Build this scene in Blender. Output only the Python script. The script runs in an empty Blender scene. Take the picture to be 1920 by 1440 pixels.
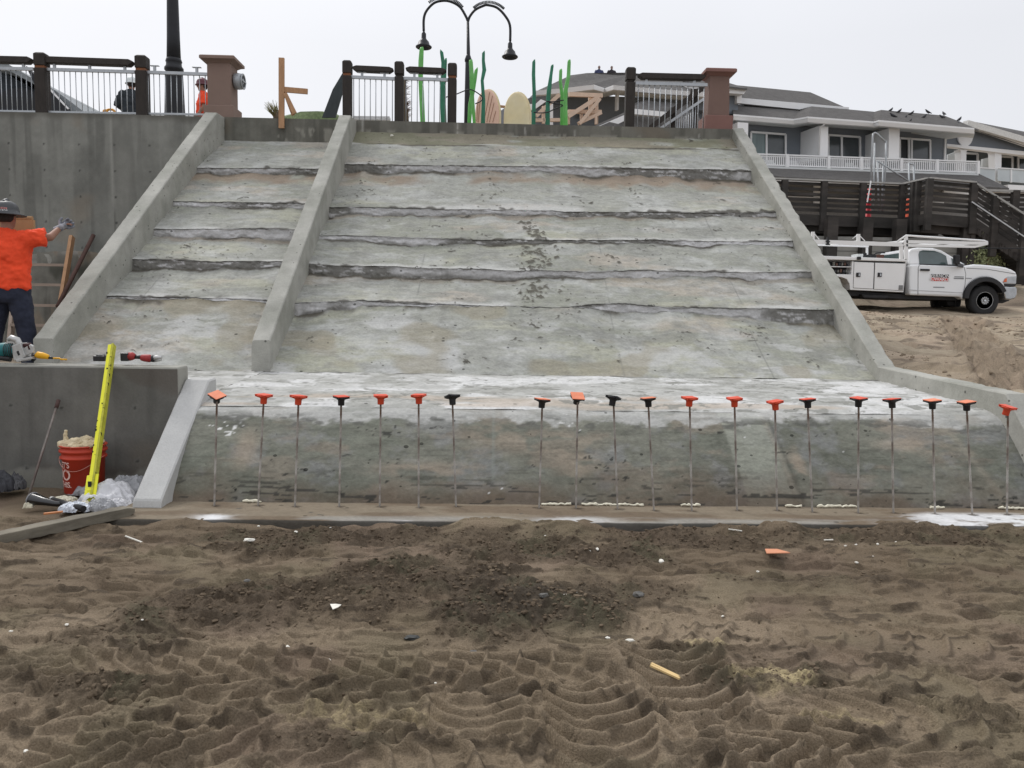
import bpy, bmesh, math, random
import numpy as np
from mathutils import Vector, Matrix
random.seed(7)
S = bpy.context.scene
COL = S.collection
# ---------------------------------------------------------------- camera
PITCH, YAW, ROLL, FPX, EYE = 0.089, 0.0319, 0.0165, 1500.0, 1.5
def cam_axes():
    f = np.array([math.sin(YAW)*math.cos(PITCH), math.cos(YAW)*math.cos(PITCH), -math.sin(PITCH)])
    r = np.array([math.cos(YAW), -math.sin(YAW), 0.0]); u = np.cross(r, f)
    c, s = math.cos(ROLL), math.sin(ROLL)
    return c*r+s*u, -s*r+c*u, f
RT, UP, FW = cam_axes()
cd = bpy.data.cameras.new('camera'); cam = bpy.data.objects.new('camera', cd); COL.objects.link(cam)
cd.sensor_width = 36; cd.lens = 36*FPX/1920; cd.clip_start = .05; cd.clip_end = 3000
m = Matrix.Identity(4)
for i in range(3): m[i][0], m[i][1], m[i][2] = RT[i], UP[i], -FW[i]
m[2][3] = EYE
cam.matrix_world = m; S.camera = cam
# ---------------------------------------------------------------- sky and sun (overcast)
SUN_EL, SUN_AZ = math.radians(47), math.radians(-38)     # azimuth from +Y (behind the wall, to the left)
W = bpy.data.worlds.new("World"); S.world = W; W.use_nodes = True
nt = W.node_tree; nt.nodes.clear()
sky = nt.nodes.new('ShaderNodeTexSky'); sky.sky_type = 'NISHITA'; sky.sun_disc = False
sky.sun_elevation = SUN_EL; sky.sun_rotation = SUN_AZ; sky.dust_density = 4
hs = nt.nodes.new('ShaderNodeHueSaturation'); hs.inputs['Saturation'].default_value = .35
b1 = nt.nodes.new('ShaderNodeBackground'); b1.inputs['Strength'].default_value = .02
tc = nt.nodes.new('ShaderNodeTexCoord'); sx = nt.nodes.new('ShaderNodeSeparateXYZ')
mr = nt.nodes.new('ShaderNodeMapRange'); mr.inputs['From Min'].default_value = .3; mr.inputs['From Max'].default_value = 1
mr.inputs['To Min'].default_value = .79; mr.inputs['To Max'].default_value = 1.25
nz = nt.nodes.new('ShaderNodeTexNoise'); nz.inputs['Scale'].default_value = 1.5; nz.inputs['Detail'].default_value = 3
mr2 = nt.nodes.new('ShaderNodeMapRange'); mr2.inputs['To Min'].default_value = .88; mr2.inputs['To Max'].default_value = 1.10
mm = nt.nodes.new('ShaderNodeMath'); mm.operation = 'MULTIPLY'
b2 = nt.nodes.new('ShaderNodeBackground'); b2.inputs['Color'].default_value = (.935, .95, 1.0, 1)
ad = nt.nodes.new('ShaderNodeAddShader'); ow = nt.nodes.new('ShaderNodeOutputWorld')
L = nt.links.new
L(sky.outputs[0], hs.inputs['Color']); L(hs.outputs[0], b1.inputs['Color'])
L(tc.outputs['Generated'], sx.inputs[0]); L(sx.outputs['Z'], mr.inputs['Value']); L(tc.outputs['Generated'], nz.inputs['Vector'])
L(nz.outputs['Fac'], mr2.inputs['Value']); L(mr.outputs[0], mm.inputs[0]); L(mr2.outputs[0], mm.inputs[1])
L(mm.outputs[0], b2.inputs['Strength']); L(b1.outputs[0], ad.inputs[0]); L(b2.outputs[0], ad.inputs[1]); L(ad.outputs[0], ow.inputs[0])
sl = bpy.data.lights.new('sun', 'SUN'); sl.energy = 1.5; sl.angle = math.radians(14); sl.color = (1, .97, .93)
so = bpy.data.objects.new('sun', sl); COL.objects.link(so)
sd = Vector((math.sin(SUN_AZ)*math.cos(SUN_EL), math.cos(SUN_AZ)*math.cos(SUN_EL), math.sin(SUN_EL)))
so.rotation_euler = sd.to_track_quat('Z', 'Y').to_euler(); so.location = (0, 0, 30)
S.view_settings.view_transform = 'Standard'; S.view_settings.look = 'None'
S.view_settings.exposure = 0; S.view_settings.gamma = 1
# ---------------------------------------------------------------- helpers
def at(px, py, Y=None, Z=None, X=None):
    """the world point seen at a photo position (1920 wide) at a known depth, height or X"""
    d = FW + RT*(px-960)/FPX - UP*(py-720)/FPX
    t = Y/d[1] if Y is not None else ((Z-EYE)/d[2] if Z is not None else X/d[0])
    p = np.array([0, 0, EYE]) + t*d
    return Vector((float(p[0]), float(p[1]), float(p[2])))
def _hash(ix, iy, seed):
    h = (ix.astype(np.int64)*374761393 + iy.astype(np.int64)*668265263 + seed*1442695041) & 0x7fffffff
    h = ((h ^ (h >> 13))*1274126177) & 0x7fffffff
    h = (h ^ (h >> 16)) & 0xffff
    return h/65535.0
def vn(x, y, seed=0):
    x, y = np.broadcast_arrays(np.asarray(x, float), np.asarray(y, float))
    ix, iy = np.floor(x), np.floor(y); fx, fy = x-ix, y-iy
    fx = fx*fx*fx*(fx*(fx*6-15)+10); fy = fy*fy*fy*(fy*(fy*6-15)+10)
    ix = ix.astype(np.int64); iy = iy.astype(np.int64)
    a = _hash(ix, iy, seed); b = _hash(ix+1, iy, seed); c = _hash(ix, iy+1, seed); d = _hash(ix+1, iy+1, seed)
    return (a*(1-fx)+b*fx)*(1-fy) + (c*(1-fx)+d*fx)*fy
def fbm(x, y, o=4, seed=0, g=.5):
    s = 0; a = 1; t = 0
    for k in range(o):
        s = s + a*vn(x*2**k+17.3*k, y*2**k-9.1*k, seed+k*31); t += a; a *= g
    return s/t
def sst(a, b, x):
    t = np.clip((x-a)/(b-a), 0, 1); return t*t*(3-2*t)
def mixc(c, c2, m):
    return c*(1-m[..., None]) + np.array(c2)*m[..., None]
def lin(r, g, b):
    f = lambda c: (c/255/12.92) if c/255 <= .04045 else ((c/255+.055)/1.055)**2.4
    return (f(r), f(g), f(b))
MATS = {}
def mat(name, col=(.5, .5, .5), rough=.7, metal=0, var=.15, scale=8, bump=.0, bscale=60, attr=False, stretch=(1, 1, 1),
        pits=0, spec=.4, alpha=1, trans=0, col2=None, fine=0, detail=5, coat=0):
    if name in MATS: return MATS[name]
    M = bpy.data.materials.new(name); M.use_nodes = True; n = M.node_tree.nodes; l = M.node_tree.links.new
    b = n['Principled BSDF']; b.inputs['Roughness'].default_value = rough; b.inputs['Metallic'].default_value = metal
    b.inputs['Specular IOR Level'].default_value = spec; b.inputs['Alpha'].default_value = alpha
    b.inputs['Transmission Weight'].default_value = trans; b.inputs['Coat Weight'].default_value = coat
    tc = n.new('ShaderNodeTexCoord'); mp = n.new('ShaderNodeMapping'); mp.inputs['Scale'].default_value = stretch
    l(tc.outputs['Object'], mp.inputs['Vector'])
    no = n.new('ShaderNodeTexNoise'); no.inputs['Scale'].default_value = scale; no.inputs['Detail'].default_value = detail
    no.inputs['Roughness'].default_value = .6
    l(mp.outputs[0], no.inputs['Vector'])
    r = n.new('ShaderNodeMapRange'); r.inputs['From Min'].default_value = .25; r.inputs['From Max'].default_value = .75
    r.inputs['To Min'].default_value = 1-var; r.inputs['To Max'].default_value = 1+var
    l(no.outputs['Fac'], r.inputs['Value'])
    if attr:
        at_ = n.new('ShaderNodeAttribute'); at_.attribute_name = 'Col'; src = at_.outputs['Color']
    elif col2 is not None:
        mx0 = n.new('ShaderNodeMix'); mx0.data_type = 'RGBA'; mx0.inputs[6].default_value = (*col, 1); mx0.inputs[7].default_value = (*col2, 1)
        n2 = n.new('ShaderNodeTexNoise'); n2.inputs['Scale'].default_value = scale*.35; n2.inputs['Detail'].default_value = 4
        l(mp.outputs[0], n2.inputs['Vector'])
        r2 = n.new('ShaderNodeMapRange'); r2.inputs['From Min'].default_value = .42; r2.inputs['From Max'].default_value = .62
        l(n2.outputs['Fac'], r2.inputs['Value']); l(r2.outputs[0], mx0.inputs[0]); src = mx0.outputs[2]
    else:
        rgb = n.new('ShaderNodeRGB'); rgb.outputs[0].default_value = (*col, 1); src = rgb.outputs[0]
    vm = n.new('ShaderNodeVectorMath'); vm.operation = 'SCALE'; l(src, vm.inputs[0]); l(r.outputs[0], vm.inputs['Scale'])
    out = vm.outputs[0]
    if fine:
        nf = n.new('ShaderNodeTexNoise'); nf.inputs['Scale'].default_value = bscale; nf.inputs['Detail'].default_value = 3
        l(mp.outputs[0], nf.inputs['Vector'])
        rf = n.new('ShaderNodeMapRange'); rf.inputs['From Min'].default_value = .3; rf.inputs['From Max'].default_value = .7
        rf.inputs['To Min'].default_value = 1-fine; rf.inputs['To Max'].default_value = 1+fine
        l(nf.outputs['Fac'], rf.inputs['Value'])
        v2 = n.new('ShaderNodeVectorMath'); v2.operation = 'SCALE'; l(out, v2.inputs[0]); l(rf.outputs[0], v2.inputs['Scale']); out = v2.outputs[0]
    if pits:
        vo = n.new('ShaderNodeTexVoronoi'); vo.inputs['Scale'].default_value = pits; vo.inputs['Randomness'].default_value = 1
        l(mp.outputs[0], vo.inputs['Vector'])
        # only some cells carry a pit, each of its own size
        sp = n.new('ShaderNodeSeparateColor'); l(vo.outputs['Color'], sp.inputs[0])
        rr = n.new('ShaderNodeMapRange'); rr.inputs['From Min'].default_value = .62; rr.inputs['From Max'].default_value = 1
        rr.inputs['To Min'].default_value = .0; rr.inputs['To Max'].default_value = .17; l(sp.outputs[0], rr.inputs['Value'])
        lt = n.new('ShaderNodeMath'); lt.operation = 'LESS_THAN'; l(vo.outputs['Distance'], lt.inputs[0]); l(rr.outputs[0], lt.inputs[1])
        rp = n.new('ShaderNodeMapRange'); rp.inputs['To Min'].default_value = 1; rp.inputs['To Max'].default_value = .35
        l(lt.outputs[0], rp.inputs['Value'])
        v3 = n.new('ShaderNodeVectorMath'); v3.operation = 'SCALE'; l(out, v3.inputs[0]); l(rp.outputs[0], v3.inputs['Scale']); out = v3.outputs[0]
    l(out, b.inputs['Base Color'])
    if bump:
        nb = n.new('ShaderNodeTexNoise'); nb.inputs['Scale'].default_value = bscale; nb.inputs['Detail'].default_value = 6
        nb.inputs['Roughness'].default_value = .65
        l(mp.outputs[0], nb.inputs['Vector'])
        bp = n.new('ShaderNodeBump'); bp.inputs['Strength'].default_value = bump; bp.inputs['Distance'].default_value = .01
        l(nb.outputs['Fac'], bp.inputs['Height']); l(bp.outputs[0], b.inputs['Normal'])
    MATS[name] = M
    return M
def tag(o, label=None, cat=None, group=None, kind=None):
    if label: o['label'] = label
    if cat: o['category'] = cat
    if group: o['group'] = group
    if kind: o['kind'] = kind
    return o
ORG = {}
def empty(name, loc, label, cat, group=None):
    o = bpy.data.objects.new(name, None); COL.objects.link(o); o.location = loc; o.empty_display_size = .1
    ORG[o.name] = Vector(loc)
    return tag(o, label, cat, group)
def link(name, me, material, parent=None, base=None):
    """link a mesh given in world coordinates; child or top-level, origin set to parent's or base point"""
    o = bpy.data.objects.new(name, me); COL.objects.link(o)
    if material is not None and not me.materials: me.materials.append(material)
    if parent is not None:
        o.parent = parent; org = ORG[parent.name]; ORG[o.name] = org
        if parent.type == 'EMPTY' or True:
            me.transform(Matrix.Translation(-org))
    else:
        if base is None:
            n = len(me.vertices); a = np.empty(n*3); me.vertices.foreach_get('co', a); a = a.reshape(-1, 3)
            base = Vector(((a[:, 0].min()+a[:, 0].max())/2, (a[:, 1].min()+a[:, 1].max())/2, a[:, 2].min()))
        base = Vector(base); me.transform(Matrix.Translation(-base)); o.location = base; ORG[o.name] = base
    return o
class MB:
    def __init__(s): s.v = []; s.f = []; s.sm = []
    def add(s, vs, fs, smooth=False):
        n = len(s.v); s.v += [tuple(map(float, p)) for p in vs]
        for f in fs: s.f.append(tuple(i+n for i in f)); s.sm.append(smooth)
        return s
    def box(s, a, b):
        (x0, y0, z0), (x1, y1, z1) = a, b
        x0, x1 = min(x0, x1), max(x0, x1); y0, y1 = min(y0, y1), max(y0, y1); z0, z1 = min(z0, z1), max(z0, z1)
        return s.add([(x0, y0, z0), (x1, y0, z0), (x1, y1, z0), (x0, y1, z0), (x0, y0, z1), (x1, y0, z1), (x1, y1, z1), (x0, y1, z1)],
                     [(0, 3, 2, 1), (4, 5, 6, 7), (0, 1, 5, 4), (1, 2, 6, 5), (2, 3, 7, 6), (3, 0, 4, 7)])
    def beam(s, p, q, w, h, up=(0, 0, 1)):
        """a bar of rectangular section from p to q; w sideways, h along up"""
        p, q = Vector(p), Vector(q); d = (q-p).normalized(); up = Vector(up)
        sd = d.cross(up)
        if sd.length < 1e-4: sd = d.cross(Vector((1, 0, 0)))
        sd.normalize(); u = sd.cross(d).normalized(); sd *= w/2; u *= h/2
        vs = [p-sd-u, p+sd-u, p+sd+u, p-sd+u, q-sd-u, q+sd-u, q+sd+u, q-sd+u]
        return s.add(vs, [(0, 3, 2, 1), (4, 5, 6, 7), (0, 1, 5, 4), (1, 2, 6, 5), (2, 3, 7, 6), (3, 0, 4, 7)][::1])
    def tube(s, pts, r, n=8, smooth=True, cap=True):
        pts = [Vector(p) for p in pts]; R_ = r if isinstance(r, (list, tuple)) else [r]*len(pts)
        rings = []; ref = None
        for i, p in enumerate(pts):
            d = (pts[min(i+1, len(pts)-1)]-pts[max(i-1, 0)]).normalized()
            if ref is None:
                ref = Vector((0, 0, 1)) if abs(d.z) < .9 else Vector((1, 0, 0))
            a = (ref - d*ref.dot(d)).normalized(); ref = a; b = d.cross(a)
            rr = R_[i]; rx, ry = rr if isinstance(rr, (list, tuple)) else (rr, rr)
            rings.append([p + a*math.cos(t)*rx + b*math.sin(t)*ry for t in [2*math.pi*k/n for k in range(n)]])
        return s.loft(rings, smooth, cap)
    def loft(s, rings, smooth=True, cap=True, closed=True):
        n = len(rings[0]); vs = [p for r in rings for p in r]; fs = []
        for i in range(len(rings)-1):
            for k in range(n if closed else n-1):
                a, b = i*n+k, i*n+(k+1) % n
                fs.append((a, b, b+n, a+n))
        N = len(s.v); s.add(vs, fs, smooth)
        if cap:
            s.f.append(tuple(N+k for k in range(n))[::-1]); s.sm.append(False)
            s.f.append(tuple(N+(len(rings)-1)*n+k for k in range(n))); s.sm.append(False)
        return s
    def lathe(s, prof, c=(0, 0, 0), n=24, axis='z', smooth=True, cap=True):
        rings = []
        for r, h in prof:
            ring = []
            for k in range(n):
                t = 2*math.pi*k/n; x, y = r*math.cos(t), r*math.sin(t)
                q = {'z': (x, y, h), 'y': (x, h, -y), 'x': (h, x, y)}[axis]
                ring.append((c[0]+q[0], c[1]+q[1], c[2]+q[2]))
            rings.append(ring)
        return s.loft(rings, smooth, cap)
    def prism(s, poly, d, flip=False):
        """polygon (list of 3D points) extruded by vector d"""
        n = len(poly); d = Vector(d); vs = [Vector(p) for p in poly] + [Vector(p)+d for p in poly]
        fs = [tuple(range(n)), tuple(range(2*n-1, n-1, -1))] + [(i, i+n, (i+1) % n+n, (i+1) % n) for i in range(n)]
        return s.add(vs, fs)
    def ball(s, c, r, n=12, m=8):
        rx, ry, rz = r if isinstance(r, (list, tuple)) else (r, r, r); rings = []
        for j in range(m+1):
            ph = math.pi*(j/m); ph = min(max(ph, .02), math.pi-.02)
            rings.append([(c[0]+rx*math.sin(ph)*math.cos(2*math.pi*k/n), c[1]+ry*math.sin(ph)*math.sin(2*math.pi*k/n), c[2]-rz*math.cos(ph)) for k in range(n)])
        return s.loft(rings, True, True)
    def capsule(s, p, q, r0, r1, n=10):
        p, q = Vector(p), Vector(q); d = q-p; L_ = d.length or 1e-6; d /= L_
        pts = []; rs = []
        for a in (-90, -60, -30, 0): pts.append(p+d*(r0*math.sin(math.radians(a)))); rs.append(max(r0*math.cos(math.radians(a)), .001))
        for a in (0, 30, 60, 90): pts.append(q+d*(r1*math.sin(math.radians(a)))); rs.append(max(r1*math.cos(math.radians(a)), .001))
        pts[3] = p; pts[4] = q
        return s.tube(pts, rs, n)
    def mesh(s, name):
        me = bpy.data.meshes.new(name); me.from_pydata(s.v, [], s.f)
        me.polygons.foreach_set('use_smooth', s.sm)
        bm = bmesh.new(); bm.from_mesh(me); bmesh.ops.recalc_face_normals(bm, faces=bm.faces); bm.to_mesh(me); bm.free()
        return me
    def build(s, name, material, parent=None, base=None, bevel=0, label=None):
        o = link(name, s.mesh(name), material, parent, base)
        if bevel:
            md = o.modifiers.new('bevel', 'BEVEL'); md.width = bevel; md.segments = 2; md.limit_method = 'ANGLE'; md.angle_limit = math.radians(40)
        if label: o['label'] = label
        return o
def remesh(o, vox, smooth=4, factor=.6):
    md = o.modifiers.new('remesh', 'REMESH'); md.mode = 'VOXEL'; md.voxel_size = vox; md.use_smooth_shade = True
    s = o.modifiers.new('smooth', 'SMOOTH'); s.iterations = smooth; s.factor = factor
    return o
def wrinkle(o, size, strength, kind='CLOUDS'):
    t = bpy.data.textures.new('folds', kind); t.noise_scale = size
    d = o.modifiers.new('folds', 'DISPLACE'); d.texture = t; d.strength = strength; d.mid_level = .5; d.texture_coords = 'LOCAL'
def grid_mesh(name, P, C=None, smooth=True):
    ny, nx = P.shape[:2]
    me = bpy.data.meshes.new(name); me.vertices.add(ny*nx); me.vertices.foreach_set('co', P.reshape(-1).astype(np.float32))
    i = np.arange(ny*nx, dtype=np.int32).reshape(ny, nx)
    q = np.stack([i[:-1, :-1], i[:-1, 1:], i[1:, 1:], i[1:, :-1]], -1).reshape(-1)
    nf = (ny-1)*(nx-1); me.loops.add(nf*4); me.loops.foreach_set('vertex_index', q)
    me.polygons.add(nf); me.polygons.foreach_set('loop_start', np.arange(0, nf*4, 4, dtype=np.int32))
    me.polygons.foreach_set('loop_total', np.full(nf, 4, dtype=np.int32))
    me.polygons.foreach_set('use_smooth', np.full(nf, smooth))
    me.update(calc_edges=True)
    if C is not None:
        a = me.color_attributes.new('Col', 'FLOAT_COLOR', 'POINT')
        cc = np.ones((ny*nx, 4), np.float32); cc[:, :3] = np.clip(C.reshape(-1, 3), 0, 1); a.data.foreach_set('color', cc.reshape(-1))
    return me
def text_mesh(txt, size, extrude=.002, spacing=1.0):
    cu = bpy.data.curves.new('lettering', 'FONT'); cu.body = txt; cu.size = size; cu.extrude = extrude; cu.align_x = 'CENTER'; cu.align_y = 'CENTER'
    cu.space_character = spacing; cu.offset = size*.012
    o = bpy.data.objects.new('lettering', cu); COL.objects.link(o)
    dg = bpy.context.evaluated_depsgraph_get(); me = bpy.data.meshes.new_from_object(o.evaluated_get(dg))
    bpy.data.objects.remove(o); me.materials.clear()
    return me
# a placed text: pass a function mapping (x,y,z) in text space to world
def put_text(txt, size, fn, material, parent, name='lettering', extrude=.002, spacing=1.0):
    me = text_mesh(txt, size, extrude, spacing)
    for v in me.vertices: v.co = fn(v.co.x, v.co.y, v.co.z)
    return link(name, me, material, parent)
# ---------------------------------------------------------------- materials
M_conc = mat('concrete_painted', attr=True, rough=.92, var=.10, scale=9, bump=.55, bscale=45, stretch=(.8, 1, 1), pits=10, fine=.10, spec=.2)
M_cap = mat('concrete_parapet', (.37, .365, .33), .9, var=.17, scale=5, bump=.35, bscale=60, pits=13, fine=.06, col2=(.30, .30, .265), spec=.2)
M_capnew = mat('concrete_new', (.47, .47, .455), .85, var=.12, scale=4, bump=.3, bscale=70, pits=11, fine=.05, col2=(.46, .46, .45), spec=.2)
M_sand = mat('sand', attr=True, rough=.93, var=.12, scale=9, bump=1.0, bscale=135, fine=.26, spec=.15)
M_white = mat('white_trim', (.78, .78, .78), .55, var=.04, scale=3)
M_wood = mat('fresh_lumber', (.42, .24, .13), .75, var=.22, scale=5, stretch=(4, 4, .6), bump=.2, bscale=40)
M_darkw = mat('dark_timber', (.028, .022, .018), .7, var=.35, scale=6, stretch=(3, 3, 1), bump=.3, bscale=40)
M_galv = mat('galvanised_steel', (.42, .44, .46), .42, .6, var=.12, scale=15)
M_black = mat('black_metal', (.018, .019, .022), .45, .3, var=.15)
M_pillar = mat('pillar_stucco', (.225, .158, .130), .85, var=.08, scale=3, bump=.25, bscale=90)
M_pillar2 = mat('pillar_stucco_red', (.185, .120, .100), .85, var=.08, scale=3, bump=.25, bscale=90)
M_roof = mat('roof_shingle', (.115, .11, .106), .95, var=.22, scale=3, bump=.5, bscale=18, fine=.2, spec=.1)
M_grey = mat('blue_grey_siding', (.18, .20, .225), .8, var=.06, scale=2)
M_glass = mat('window_glass', (.05, .06, .065), .12, var=.3, scale=.6, spec=.7)
M_glass2 = mat('curtained_glass', (.13, .18, .18), .2, var=.25, scale=.9, stretch=(4, 1, .3), spec=.6)
M_glass3 = mat('frosted_glass', (.52, .56, .57), .25, var=.1, scale=.7)
M_orange = mat('orange_plastic', (.66, .075, .03), .5, var=.10, scale=20)
M_peach = mat('faded_orange_plastic', (.72, .23, .12), .6, var=.12, scale=20)
M_cblack = mat('black_plastic', (.02, .02, .022), .4, var=.2, scale=20)
M_rebar = mat('rebar_steel', (.42, .40, .37), .6, .1, var=.35, scale=14, col2=(.12, .075, .05))
M_foam = mat('foam', (.74, .70, .56), .8, var=.12, scale=30, bump=.5, bscale=60)
# ================================================================ GROUND
MX = -2.44                                    # X of the middle parapet's centre line
XA, XM, XR = -4.617, -2.536, 4.306            # inner faces: left parapet, left face of middle parapet, right parapet
def _seg(a, t, p, q):
    ax, tx = q[0]-p[0], q[1]-p[1]; L2 = ax*ax+tx*tx
    u = np.clip(((a-p[0])*ax+(t-p[1])*tx)/L2, 0, 1); return np.hypot(a-p[0]-u*ax, t-p[1]-u*tx)
def lug_band(X, Y, x0, y0, x1, y1, half, pitch, seed, depth=.030, style=0, bend=0.0, flip=1):
    """tyre print along a line: pressed flat, with the thin standing ridges that squeezed up between the lugs.
    style 0: square outer blocks and slanted lugs; style 1: nested U-shaped ridges"""
    L_ = math.hypot(x1-x0, y1-y0); c, s_ = (x1-x0)/L_, (y1-y0)/L_
    wx = X + (fbm(X*2.3, Y*2.3, 2, seed+5)-.5)*.055; wy = Y + (fbm(X*2.3+9, Y*2.3, 2, seed+6)-.5)*.05
    a = (wx-x0)*c + (wy-y0)*s_; t = (-(wx-x0)*s_ + (wy-y0)*c)*flip
    t = t - bend*(a/L_)*(1-a/L_)*4
    sel = (np.abs(t) < half*1.35) & (a > -.3) & (a < L_+.3); h = np.zeros_like(X); m = np.zeros_like(X)
    if not sel.any(): return h, m
    A, T = a[sel], t[sel]; u = np.abs(T)/half; d = np.full(A.shape, 9.0)
    if style == 0:
        for side, off in ((1, 0.0), (-1, .5)):
            aa = A/pitch-off; k = aa-np.floor(aa); pts = [(0, 1.02), (.02, .66), (.52, .58), (.60, .40), (1.5, .06)]
            for sh in (-2, -1, 0, 1):
                for p, q in zip(pts[:-1], pts[1:]):
                    dd = _seg((k-sh-0)*pitch, T*side, (p[0]*pitch, p[1]*half), (q[0]*pitch, q[1]*half)); d = np.minimum(d, dd)
    else:
        U_ = T/half; ph = (A - .70*half*(1-np.abs(U_)**2.2))/pitch + .18*np.sin(U_*3+seed) + .6*(fbm(A*3+seed, T*2, 2, seed+11)-.5); fr = np.abs(ph-np.floor(ph)-.5)
        d = fr*pitch*.80
        ax_ = np.abs(T-half*.10*np.sin(A*9+seed))
    x_, y_ = X[sel], Y[sel]
    wdt = .008+.012*fbm(x_*6, y_*6, 2, seed+1); brk = sst(.28, .46, fbm(x_*5, y_*5, 3, seed+2))
    rg = np.exp(-(d/wdt)**3)*(.62+.45*brk)
    fl = (fbm(x_*3, y_*3, 2, seed+3)-.5)*.012
    inn = 1-sst(.98, 1.10, u)
    lip = np.exp(-((u-1.12)/.10)**2)*(.2+1.2*fbm(x_*8, y_*8, 3, seed+4))
    e = sst(-.05, .12, A)*(1-sst(L_-.12, L_+.05, A))
    crumble = sst(.60, .72, fbm(x_*9, y_*9, 3, seed+8))*rg*.012*vn(x_*70, y_*70, seed+9)
    h[sel] = (inn*(-depth*.6+fl+rg*depth*1.1+crumble)+lip*depth*.5)*e; m[sel] = np.clip(inn+.4*(1-sst(1.05, 1.3, u)), 0, 1)*e
    return h, m
def dampclip(a): return np.clip(a, 0, 1)
def rough_mask(X, Y):
    """where the sand is dug up and crumbly"""
    m = np.zeros_like(X)
    for (px, py, rx, ry, k) in ((560, 1120, .95, .30, 1), (830, 1085, .85, .32, 1), (400, 1150, .55, .22, .9), (980, 1130, .6, .42, 1),
                                (1060, 1040, .9, .35, .9), (1300, 1020, 1.0, .28, .8), (700, 1010, 1.3, .16, .8), (1650, 1010, 1.4, .2, .75),
                                (930, 1190, .3, .2, .8), (230, 1190, .3, .18, .6), (480, 1030, .5, .14, .8), (1180, 1110, .35, .2, .6), (180, 1290, .22, .1, .9),
                                (1540, 1090, .5, .12, .5), (1330, 1220, .35, .1, .6), (560, 1290, .5, .06, .5), (1400, 1270, .3, .12, .7), (610, 1390, .2, .05, .7)):
        p = at(px, py, Z=0)
        d = np.sqrt(((X-p.x)/rx)**2 + ((Y-p.y)/ry)**2)
        m = np.maximum(m, k*(1-sst(.55, 1.15, d + (fbm(X*3.1, Y*3.1, 3, 91)-.5)*1.1)))
    return m
def ground(X, Y):
    z = (fbm(X*.8, Y*.8, 2, 3)-.5)*.07 + (fbm(X*3.2, Y*3.2, 3, 4)-.5)*.045
    z += (fbm(X*11, Y*11, 2, 5)-.5)*.008
    C = np.empty(X.shape+(3,)); C[:] = (.215, .168, .115)
    C = mixc(C, (.145, .110, .075), .85*sst(3.5, 4.3, Y+(fbm(X*1.4, Y*2, 3, 11)-.5)*1.2))
    C = mixc(C, (.250, .196, .137), .8*sst(.45, .72, fbm(X*1.1+3, Y*1.1, 3, 12)))
    C = mixc(C, (.165, .140, .090), .5*sst(.5, .75, fbm(X*2.1, Y*2.1+7, 3, 13)))
    C = mixc(C, (.175, .128, .096), .5*sst(.55, .7, fbm(X*1.5+30, Y*1.5, 2, 14)))
    near = (1-sst(5.2, 5.9, Y))
    # footprints and scuffs, dragged sideways
    dent = fbm(X*2.3, Y*7.0+.8*X, 3, 21); z += -.034*sst(.56, .70, dent)*near + .012*sst(.40, .3, dent)*near
    rid = 1-np.abs(2*fbm(X*2.6, Y*6.5, 3, 23)-1); z += .022*(sst(.86, .99, rid))*near
    # tyre prints, the newest last
    for k, (ax_, ay_, bx_, by_, half, pitch, dep, st, bend, fl_) in enumerate((
            (1180, 1170, 1900, 1215, .17, .16, .020, 1, .03, 1), (120, 1225, 620, 1215, .15, .16, .020, 1, .02, -1),
            (1420, 1200, 1920, 1330, .20, .17, .022, 1, -.05, 1), (-100, 1330, 430, 1235, .24, .155, .036, 1, .05, -1),
            (1480, 1350, 2000, 1400, .20, .16, .030, 1, .05, 1), (-60, 1440, 520, 1345, .22, .16, .036, 0, -.05, 1),
            (60, 1250, 1190, 1275, .235, .150, .046, 0, .05, -1), (560, 1400, 1120, 1375, .21, .155, .042, 0, .06, 1),
            (1245, 1200, 1330, 1400, .22, .105, .042, 1, .02, 1), (1095, 1265, 1130, 1470, .19, .105, .042, 1, .03, 1), (900, 1290, 880, 1400, .17, .10, .032, 1, 0, 1),
            (1290, 1425, 1660, 1400, .19, .165, .050, 0, -.03, -1), (640, 1450, 1000, 1430, .16, .15, .038, 1, 0, 1))):
        p, q = at(ax_, ay_, Z=0), at(bx_, by_, Z=0)
        h, m = lug_band(X, Y, p.x, p.y, q.x, q.y, half, pitch, 40+k*13, dep, st, bend, fl_)
        z = z*(1-.96*m) + h
    # squeezed and torn clods between prints
    tn = sst(.60, .70, fbm(X*4.2, Y*4.2, 3, 66))*(1-sst(3.3, 3.7, Y))*near; z += tn*(.022*vn(X*26, Y*26, 67)+.016*fbm(X*50, Y*50, 2, 68)); C = mixc(C, (.115, .090, .063), .55*tn)
    # crumbly patches
    R = rough_mask(X, Y)*near
    b = np.abs(fbm(X*17, Y*17, 3, 71)-.5)*2; b2 = vn(X*38, Y*38, 72); b3 = fbm(X*7, Y*7, 2, 73)
    z = z*(1-.5*R) + R*(.035*(1-b)*sst(.3, .6, b3) + .020*b2 + .012*vn(X*80, Y*80, 74) + .030*b3 - .02)
    C = mixc(C, (.082, .062, .043), .9*R*sst(.15, .6, fbm(X*8, Y*8, 3, 75)+.18))
    dk = at(990, 1120, Z=0)
    g = np.exp(-(((X-dk.x)/.45)**2+((Y-dk.y)/.5)**2)); C = mixc(C, (.050, .043, .034), .6*g*R)
    C = mixc(C, (.075, .075, .045), .45*R*sst(.6, .75, fbm(X*5, Y*5, 2, 78)))
    # small crumbs everywhere
    cr = sst(.70, .82, vn(X*30, Y*30, 81)*.6+.4*fbm(X*6, Y*6, 2, 82)); z += .012*cr*near
    # dark dried flakes, lying sideways
    fl = sst(.66, .74, fbm(X*5, Y*16, 3, 85)); C = mixc(C, (.075, .058, .041), .75*fl*near); z += .012*fl*near*vn(X*45, Y*45, 86)
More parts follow.
